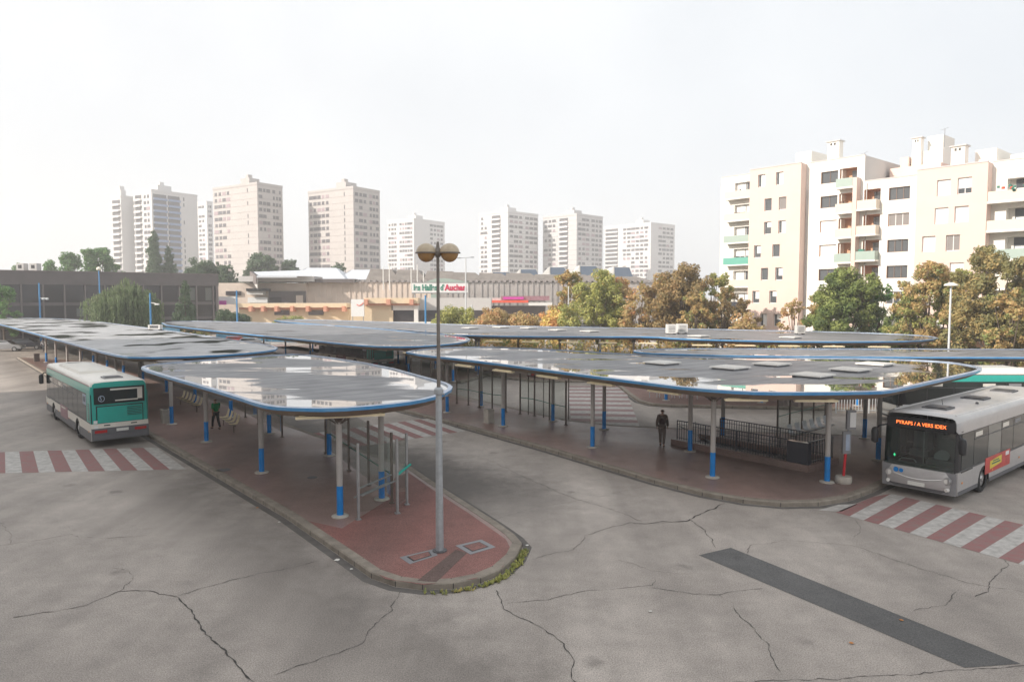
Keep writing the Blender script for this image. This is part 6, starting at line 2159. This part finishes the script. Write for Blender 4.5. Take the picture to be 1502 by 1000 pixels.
fence('pale vertical bar railing on the far platform under the narrow canopy', P(1226, 606), P(1322, 606), 1.15, 'palepole', .17, .15)
fence('blue hoarding beyond the cars at the far left', (-78, 118), (-52, 112), 2.4, 'bluefence', solid=True)
fence('blue hoarding behind the canopies in the middle distance', (-48, 116), (-22, 110), 2.2, 'bluefence', solid=True)
for (a, b, l) in ((P(1030, 585), P(1140, 585), 'white bicycle rail left of the vertical bar railing'), (P(960, 583), P(1015, 584), 'short white bicycle rail near the far zebra crossing')):
    t = thing('bicycle_rail', l, 'bicycle rail', (*a, .15))
    a, b = Vector(a), Vector(b); n = 6
    for i in range(n):
        c = a.lerp(b, i / (n - 1)); m = MB(); m.tube([(c.x - .35, c.y, .15), (c.x - .35, c.y, .95), (c.x + .35, c.y, .95), (c.x + .35, c.y, .15)], .025, 6); W(m.build('hoop', 'palepole'), t)
    m = MB(); m.cyl((*a, .5), (*b, .5), .02, .02, 6); W(m.build('rail', 'palepole'), t)

def info_board(label, px, py, wd_, z0, z1, cols, n_=0):
    x, y = P(px, py)
    t = thing('information_board', label, 'information board', (x, y, .15), atan2(AX.y, AX.x) + pi)
    for sx_ in (-1, 1):
        m = MB(); m.cyl((sx_ * wd_ * .45, 0, 0), (sx_ * wd_ * .45, 0, z1), .03, .03, 8); m.build('post', 'brownmetal', t)
    m = MB(); m.box2((-wd_ / 2, -.05, z0), (wd_ / 2, .05, z1)); m.build('panel', cols[0], t)
    rq = random.Random(px)
    for i in range(n_):
        xa = -wd_ / 2 + wd_ * (i + .12) / n_
        m = MB(); m.box2((xa, -.058, z0 + .08), (xa + wd_ * .72 / n_, -.052, z1 - .08 - rq.random() * .2)); m.build('poster', rq.choice(cols[1:]), t)
info_board('board of coloured posters under the wide canopy near the glass screens', 786, 610, 1.5, 2.3, 3.1, ['adplum', 'litter', 'redband', 'adyellow', 'midgrey'], 4)
info_board('plain grey horizontal board under the wide canopy above the zebra crossing', 852, 618, 2.2, 2.75, 3.15, ['greywall'])
for (px, py, sz, l) in ((328, 689, .28, 'small dark drain cover in the pavement near the second column'), (458, 700, .2, 'small round drain cover in the near platform pavement')):
    x, y = P(px, py); o = MB().cyl((0, 0, .002), (0, 0, .008), sz, sz, 16).build('drain_cover', 'busgrey'); o.location = (x, y, .15); tag(o, l, 'drain cover')

# manholes on the red tip
for (q, l) in (([(586, 817), (636, 805), (642, 814), (601, 827)], 'left square manhole cover in the red pavement tip'), ([(668, 800), (706, 791), (727, 802), (690, 813)], 'right square manhole cover beside the foot of the lamp post')):
    pts = [Vector(G(*p_, .155)) for p_ in q]
    c = sum(pts, Vector((0, 0))) / 4
    t = thing('manhole_cover', l, 'manhole cover', (c.x, c.y, .155))
    m = MB(); m.prism([tuple(v - c) for v in pts], .0, .006, cap0=False); m.build('surround', 'midgrey', t)
    m = MB(); m.prism([tuple((v - c) * .66) for v in pts], .005, .010, cap0=False); m.build('gap', 'black', t)
    m = MB(); m.prism([tuple((v - c) * .58) for v in pts], .009, .015, cap0=False); m.build('lid', 'red', t)

# litter and fallen leaves
rn = random.Random(5)
def scrap(label, px, py, s, ma, cat):
    m = MB(); n = 6
    m.v = [(s * cos(2 * pi * i / n) * rn.uniform(.6, 1), s * sin(2 * pi * i / n) * rn.uniform(.5, 1), rn.uniform(.004, .03)) for i in range(n)] + [(0, 0, .035)]
    m.f = [(i, (i + 1) % n, n) for i in range(n)]; m.m = [0] * n
    o = m.build('litter' if cat == 'litter' else 'fallen_leaf', ma); o.location = (*G(px, py, 0), .006); tag(o, label, cat)
scrap('crumpled white paper in the gutter left of the red tip', 494, 822, .10, 'litter', 'litter')
scrap('small white scrap near the kerb above the crumpled paper', 410, 766, .06, 'litter', 'litter')
scrap('white scrap beside the weeds at the platform tip', 773, 800, .08, 'litter', 'litter')
scrap('pale scrap lying alone in the middle of the road', 954, 897, .06, 'litter', 'litter')
scrap('orange leaf on the road near the dark patch', 1249, 944, .06, 'fallen', 'leaf')
scrap('orange leaf lying on the dark road patch', 1322, 910, .06, 'fallen', 'leaf')
scrap('white paper scrap further down the gutter', 516, 835, .06, 'litter', 'litter')
scrap('yellow leaf on the kerb of the near platform', 378, 745, .06, 'fallen', 'leaf')

# ================================================================== PLANTING
PAL = {
 'autumn': [(.30, .20, .09), (.42, .27, .12), (.22, .19, .09), (.48, .33, .15), (.28, .22, .10)],
 'olive': [(0.244, 0.233, 0.104), (0.374, 0.328, 0.132), (0.192, 0.202, 0.099), (0.528, 0.388, 0.157), (0.269, 0.246, 0.107)],
 'green': [(0.090, 0.194, 0.067), (0.148, 0.286, 0.090), (0.117, 0.223, 0.070), (0.228, 0.366, 0.112)],
 'bright': [(0.085, 0.122, 0.047), (0.129, 0.182, 0.060), (0.190, 0.244, 0.073), (0.302, 0.355, 0.110), (0.374, 0.406, 0.129)],
 'dark': [(0.087, 0.134, 0.076), (0.116, 0.174, 0.092), (0.074, 0.121, 0.061)],
 'willow': [(0.170, 0.229, 0.113), (0.252, 0.311, 0.160), (0.142, 0.187, 0.095), (0.359, 0.382, 0.220)],
 'orange': [(0.800, 0.563, 0.192), (0.800, 0.716, 0.253), (0.800, 0.438, 0.183), (0.800, 0.465, 0.210)],
 'rust': [(0.727, 0.380, 0.194), (0.579, 0.394, 0.186), (0.482, 0.412, 0.181), (0.788, 0.488, 0.279)],
 'mix': [(0.169, 0.239, 0.088), (0.274, 0.321, 0.112), (0.477, 0.361, 0.152), (0.631, 0.422, 0.191), (0.246, 0.269, 0.107)],
 'yellowgreen': [(0.354, 0.400, 0.122), (0.537, 0.513, 0.166), (0.274, 0.321, 0.112), (0.690, 0.550, 0.203)],
}
LM = {k: leaf_mat('leaves_' + k, v) for k, v in PAL.items()}
def leaf_cloud(clumps, per, size, rn, mb, mi=0, droop=0):
    for (c, r) in clumps:
        for _ in range(int(per * r * r)):
            while True:
                v = Vector((rn.gauss(0, 1), rn.gauss(0, 1), rn.gauss(0, 1)))
                if v.length > 1e-3: break
            v.normalize()
            v = v * (r * (rn.random() ** .35))
            if droop: v.z = v.z * 1.3 - droop * (v.x * v.x + v.y * v.y) / r
            p_ = c + Vector((v.x, v.y, v.z * .85))
            n = (v.normalized() + Vector((rn.uniform(-.8, .8), rn.uniform(-.8, .8), rn.uniform(-.5, .9)))).normalized()
            a = n.cross(Vector((rn.uniform(-1, 1), rn.uniform(-1, 1), rn.uniform(-1, 1)))).normalized()
            b = n.cross(a); s = size * rn.uniform(.55, 1.25)
            o = len(mb.v)
            mb.v += [tuple(p_ - a * s), tuple(p_ + b * s * .55), tuple(p_ + a * s), tuple(p_ - b * s * .55)]
            mb.f.append((o, o + 1, o + 2, o + 3)); mb.m.append(mi)
def tree(label, px, ytop, ybase, Y, wpx, pal, seed, shape='round', leaf=.17, dens=1.0, group=None, trunk='bark', cat='tree', name='tree', trunk_h=None):
    rn = random.Random(seed)
    x, zt = Q(px, ytop, Y)
    wd = wpx / FPX * Y * 1.12
    H = zt
    t = thing(name, label, cat, (x, Y, 0), group=group)
    th = trunk_h if trunk_h is not None else H * .12
    m = MB()
    r0 = max(.07, H * .022)
    bend = Vector((rn.uniform(-.2, .2), rn.uniform(-.2, .2), 0))
    m.cyl((0, 0, 0), (*bend.xy, th), r0 * 1.25, r0 * .85, 9)
    m.cyl((*bend.xy, th - .05), (bend.x * 2, bend.y * 2, H * .75), r0 * .85, r0 * .25, 8)
    clumps = []
    if shape == 'round':
        # a few main limbs, each carrying a lobe of foliage; clumps sit inside the lobes
        nl = int(7 + wd * .9)
        lobes = []
        for i in range(nl):
            zz = (i + rn.random()) / nl
            prof = (sin(pi * min(1, .24 + .66 * zz)) ** .8)
            ang = i * 2.4 + rn.uniform(-.5, .5)
            rl = wd * rn.uniform(.16, .25)
            rr = max(0, wd / 2 * prof - rl * .75) * rn.uniform(.75, 1.12)
            c = Vector((rr * cos(ang), rr * sin(ang), min(th + .1 * H + (H - th - .1 * H) * zz, H - rl * .7)))
            lobes.append((c, rl))
            m.cyl((bend.x, bend.y, min(c.z * .75, th * rn.uniform(.9, 2.5))), tuple(c), r0 * .42, r0 * .12, 6)
        nb = int(22 + wd * H * 1.5)
        for i in range(nb):
            c0, rl = lobes[i % nl]
            v = Vector((rn.gauss(0, 1), rn.gauss(0, 1), rn.gauss(0, 1))).normalized() * rl * rn.random() ** .4
            r = rl * rn.uniform(.28, .52)
            c = c0 + v
            clumps.append((c, r))
            if i % 5 == 0:
                m.cyl(tuple(c0 - Vector((0, 0, rl * .4))), tuple(c), r0 * .14, r0 * .05, 4)
    elif shape == 'cone':
        nb = 34
        for i in range(nb):
            zz = (i + rn.random()) / nb
            z = th * .3 + (H - th * .3) * zz * .97
            prof = (1 - zz) ** .8 * .9 + .08
            ang = rn.random() * 2 * pi; rr = wd / 2 * prof * rn.uniform(.35, .85); r = wd * .17 * (prof * .8 + .35)
            clumps.append((Vector((rr * cos(ang), rr * sin(ang), z)), r))
    elif shape == 'poplar':
        for i in range(46):
            zz = (i + rn.random()) / 46
            z = H * .06 + H * .92 * zz; prof = sin(pi * min(1, .22 + .76 * zz)) ** .8
            ang = rn.random() * 2 * pi; rr = wd / 2 * prof * rn.random() * .7
            clumps.append((Vector((rr * cos(ang), rr * sin(ang), z)), wd * .22 * (.4 + prof)))
    elif shape == 'shrub':
        nb = int(12 + wd * 3)
        for i in range(nb):
            ang = rn.random() * 2 * pi; rr = wd / 2 * rn.random() ** .5 * .85
            z = H * rn.uniform(.2, .86) * (1 - .35 * (rr / (wd / 2 + .01)) ** 2)
            clumps.append((Vector((rr * cos(ang), rr * sin(ang) * .7, z)), H * rn.uniform(.12, .24)))
    for k in range(int(8 + wd * 3)):   # stray twigs breaking the outline
        if clumps:
            c, r = rn.choice(clumps); v = Vector((rn.uniform(-1, 1), rn.uniform(-1, 1), rn.uniform(-.2, 1))).normalized()
            clumps.append((c + v * r * 1.15, max(.12, r * .4)))
    m.build('trunk', trunk, t)
    mb = MB()
    leaf_cloud(clumps, 300 * dens * (.17 / leaf) ** 2, leaf, rn, mb)
    mb.build('crown', LM[pal], t)
    return t
GT = 'autumn trees beyond the station'
tree('green brown tree, leftmost of the autumn trees', 833, 397, 470, 97, 52, 'mix', 21, group=GT)
tree('olive and gold tree with pale trunks right of the orange shrub', 878, 404, 480, 90, 86, 'yellowgreen', 22, group=GT, dens=.85, trunk='barkpale')
tree('thin rusty tree between the olive one and the big russet one', 938, 420, 480, 86, 62, 'rust', 23, group=GT, dens=.55)
tree('large russet tree with the highest crown of the autumn row', 998, 394, 480, 84, 92, 'autumn', 24, group=GT)
tree('golden topped tree just left of the apartment building corner', 1046, 404, 480, 86, 66, 'yellowgreen', 25, group=GT)
tree('low green tree at the foot of the golden topped tree', 1018, 432, 480, 79, 52, 'mix', 26, group=GT)
tree('dark russet tree overlapping the left edge of the apartments', 1062, 424, 480, 80, 46, 'autumn', 27, group=GT)
tree('small sparse rusty bush under the left apartment balconies', 1097, 455, 485, 77, 44, 'rust', 28, shape='shrub', dens=.6, name='bush', cat='bush')
tree('slim rusty tree under the beige apartment wall', 1165, 437, 485, 76, 44, 'rust', 29, group=GT, dens=.7)
tree('bright green round tree before the middle of the apartments', 1243, 398, 490, 73.5, 104, 'bright', 30, dens=1.2, leaf=.14)
tree('darker green low tree right of the bright green tree', 1313, 462, 492, 69, 48, 'bright', 31, dens=.9)
tree('green and gold tree left of the domed lamp post', 1362, 388, 500, 65, 84, 'mix', 32, group=GT, dens=1.1, leaf=.14)
tree('big olive brown tree at the right edge of the picture', 1458, 368, 505, 58, 118, 'olive', 33, group=GT, dens=1.2, leaf=.14)
tree('olive tree between the domed lamp post and the big tree at the edge', 1410, 415, 505, 61, 60, 'mix', 34, group=GT, dens=1.0, leaf=.14)
tree('tree partly out of the frame at the right edge', 1540, 376, 505, 56, 100, 'olive', 35, group=GT, dens=.9, leaf=.14)
tree('green bush left of the tall two headed lamp post', 660, 440, 472, 104, 54, 'yellowgreen', 36, shape='shrub', name='bush', cat='bush')
tree('brown and yellow bush right of the tall two headed lamp post', 728, 448, 476, 101, 66, 'rust', 37, shape='shrub', name='bush', cat='bush', dens=.9)
tree('thin brown bush between the yellow bush and the orange shrub', 775, 452, 476, 99, 50, 'rust', 38, shape='shrub', name='bush', cat='bush', dens=.7)
tree('vivid orange shrub in front of the leftmost autumn tree', 822, 449, 474, 95, 56, 'orange', 39, shape='shrub', name='bush', cat='bush')
tree('low shrubs of mixed green before the sandy range', 425, 460, 474, 122, 50, 'yellowgreen', 40, shape='shrub', name='bush', cat='bush')
tree('dark reddish bush by the brown building corner', 340, 446, 474, 122, 42, 'dark', 41, shape='shrub', name='bush', cat='bush')
tree('small conifer shaped tree before the right end of the brown building', 271, 411, 474, 116, 44, 'dark', 42, shape='cone', leaf=.2)
tree('leafy shrub mass at the left edge before the brown building', 4, 418, 474, 112, 44, 'green', 43, shape='round')
GF = 'distant trees behind the brown building'
tree('pale green bushy tree, tallest left of the slab towers', 145, 362, 400, 175, 52, 'green', 50, group=GF, leaf=.3, dens=.9)
tree('pale green tree left of the tallest bushy one', 105, 372, 400, 178, 42, 'green', 51, group=GF, leaf=.3, dens=.9)
tree('small pale tree further left behind the brown building', 73, 382, 400, 180, 32, 'green', 52, group=GF, leaf=.3, dens=.9)
tree('faint tree at the far left skyline', 28, 388, 400, 230, 30, 'green', 53, group=GF, leaf=.4, dens=.7)
tree('tall poplar in front of the blue balcony slab', 226, 338, 400, 190, 32, 'dark', 54, shape='poplar', leaf=.3)
tree('shorter poplar right of the tall poplar', 247, 360, 400, 192, 22, 'dark', 55, shape='poplar', leaf=.3)
tree('round dark tree left of the shopping centre pavilion', 300, 385, 440, 176, 62, 'dark', 56, group=GF, leaf=.3)
tree('second round dark tree close to the pavilion', 332, 393, 440, 174, 44, 'dark', 57, group=GF, leaf=.3)
tree('dark tree at the foot of the warm concrete tower', 383, 379, 440, 205, 56, 'dark', 58, group=GF, leaf=.34)
tree('dark tree right of the warm concrete tower', 426, 383, 440, 207, 38, 'dark', 59, group=GF, leaf=.34)
tree('dark tree at the foot of the beige concrete tower', 497, 388, 440, 210, 32, 'dark', 60, group=GF, leaf=.34)
tree('russet tree far behind the mall roofs on the right', 1000, 404, 440, 150, 60, 'autumn', 61, group=GF, leaf=.3)

tree('rust coloured tree filling the gap behind the olive and gold tree', 905, 412, 480, 92, 66, 'rust', 71, group=GT)
tree('yellowing tree between the two large russet crowns', 968, 408, 480, 90, 62, 'mix', 72, group=GT)
tree('low rusty tree before the cream end wall of the apartments', 1085, 436, 485, 83, 52, 'autumn', 73, group=GT)
tree('dim green tree behind and left of the bright green tree', 1205, 428, 490, 78, 52, 'mix', 74, group=GT)
tree('shaded green tree behind and right of the bright green tree', 1292, 420, 490, 74, 56, 'green', 75, group=GT)
tree('yellow green tree low between the domed lamp and the green tree', 1335, 430, 495, 66, 60, 'yellowgreen', 76, group=GT, leaf=.14)
tree('golden olive tree behind the domed lamp post', 1405, 392, 500, 66, 70, 'yellowgreen', 77, group=GT, leaf=.14)
tree('olive tree low in front of the big tree at the right edge', 1478, 430, 510, 55, 80, 'mix', 78, group=GT, leaf=.14)

def willow():
    rn = random.Random(77)
    Y = 101
    x, H = Q(180, 403, Y); wd = 104 / FPX * Y
    t = thing('weeping_willow', 'big weeping willow in front of the brown building', 'tree', (x, Y, 0))
    m = MB(); m.cyl((0, 0, 0), (.2, 0, H * .55), .35, .2, 10)
    mb = MB()
    domes = []
    for k in range(30):
        a = k * 2.4; rr = ((k + .5) / 30) ** .5 * wd * .44
        domes.append((Vector((rr * cos(a), rr * sin(a) * .85, 0)), H * (1 - .40 * (rr / (wd * .5)) ** 1.5) * rn.uniform(.88, 1.0), rn.uniform(.8, 1.35)))
    for (dc, top0, dr) in domes:
        m.cyl((.2, 0, H * .5), (dc.x, dc.y, top0 * .93), .08, .03, 5)
        for q in range(26):
            a = rn.random() * 2 * pi; r_ = dr * rn.random() ** .5
            c = dc + Vector((r_ * cos(a), r_ * sin(a), 0)); top = top0 - .55 * (r_ / dr) ** 2 - rn.random() * .2
            ln = rn.uniform(.25, .75) * top; n = int(ln / .12)
            for i in range(n):
                f = i / n
                p_ = c + (c - dc) * .15 * f + Vector((rn.uniform(-.07, .07), rn.uniform(-.07, .07), top - ln * f))
                s = rn.uniform(.07, .14); a2 = rn.random() * pi
                ux = Vector((cos(a2), sin(a2), 0)) * s * .6; uz = Vector((rn.uniform(-.12, .12), rn.uniform(-.12, .12), -1)) * s * 1.9
                o = len(mb.v); mb.v += [tuple(p_ - ux), tuple(p_ + uz), tuple(p_ + ux), tuple(p_ - uz)]; mb.f.append((o, o + 1, o + 2, o + 3)); mb.m.append(0)
    m.build('trunk', 'bark', t)
    mb.build('crown', LM['willow'], t)
willow()

# undergrowth behind the far platforms, one mass
mb = MB(); rn = random.Random(9); cl = []
for i in range(190):
    f = rn.random()
    x = -14 + 70 * f; y = 93 - 28 * f ** 1.2 + rn.uniform(-2, 2)
    cl.append((Vector((x, y, rn.uniform(.5, 2.4))), rn.uniform(.7, 1.5)))
for i in range(70):
    f = rn.random(); cl.append((Vector((-66 + 44 * f, 112 + 10 * f + rn.uniform(-2, 2), rn.uniform(.4, 1.8))), rn.uniform(.7, 1.5)))
leaf_cloud(cl, 60, .2, rn, mb)
tag(mb.build('undergrowth', LM['mix']), kind='stuff')
# weeds in the gutter round the red tip
mb = MB(); rn = random.Random(12)
tipw = [G(*q_, 0.02) for q_ in [(625, 870), (665, 868), (708, 860), (738, 847), (762, 825), (770, 805)]]
for i in range(170):
    f = (rn.random() ** .7) * 4.99; k = int(f)
    a, b = Vector(tipw[k]), Vector(tipw[k + 1]); c = a.lerp(b, f - k) + Vector((rn.uniform(-.10, .10), rn.uniform(-.10, .10)))
    if rn.random() < .35 and k < 2: continue
    for j in range(5):
        a2 = rn.random() * 2 * pi; s = rn.uniform(.02, .05); h = rn.uniform(.03, .10)
        tipv = c + Vector((cos(a2), sin(a2))) * rn.uniform(.03, .08); pr_ = Vector((-sin(a2), cos(a2))) * s * .5
        o = len(mb.v); mb.v += [(*(c - pr_), .005), (*(c + pr_), .005), (*(tipv + pr_ * .6), h), (*(tipv - pr_ * .6), h * .9)]; mb.f.append((o, o + 1, o + 2, o + 3)); mb.m.append(0)
tag(mb.build('weeds', LM['yellowgreen']), kind='stuff')

# ================================================================== HAZE
m = MB(); m.box2((-560, -70, -1.0), (560, 640, 78))
hz = m.build('haze', 'white')
hm = bpy.data.materials.new('haze')
hm.use_nodes = True
hn = hm.node_tree; hn.nodes.clear()
ho = hn.nodes.new('ShaderNodeOutputMaterial'); hv = hn.nodes.new('ShaderNodeVolumePrincipled')
hv.inputs['Color'].default_value = (1, 1, 1, 1); hv.inputs['Density'].default_value = .0009; hv.inputs['Anisotropy'].default_value = .2
hn.links.new(hv.outputs[0], ho.inputs['Volume'])
hz.data.materials.clear(); hz.data.materials.append(hm)
tag(hz, kind='stuff')
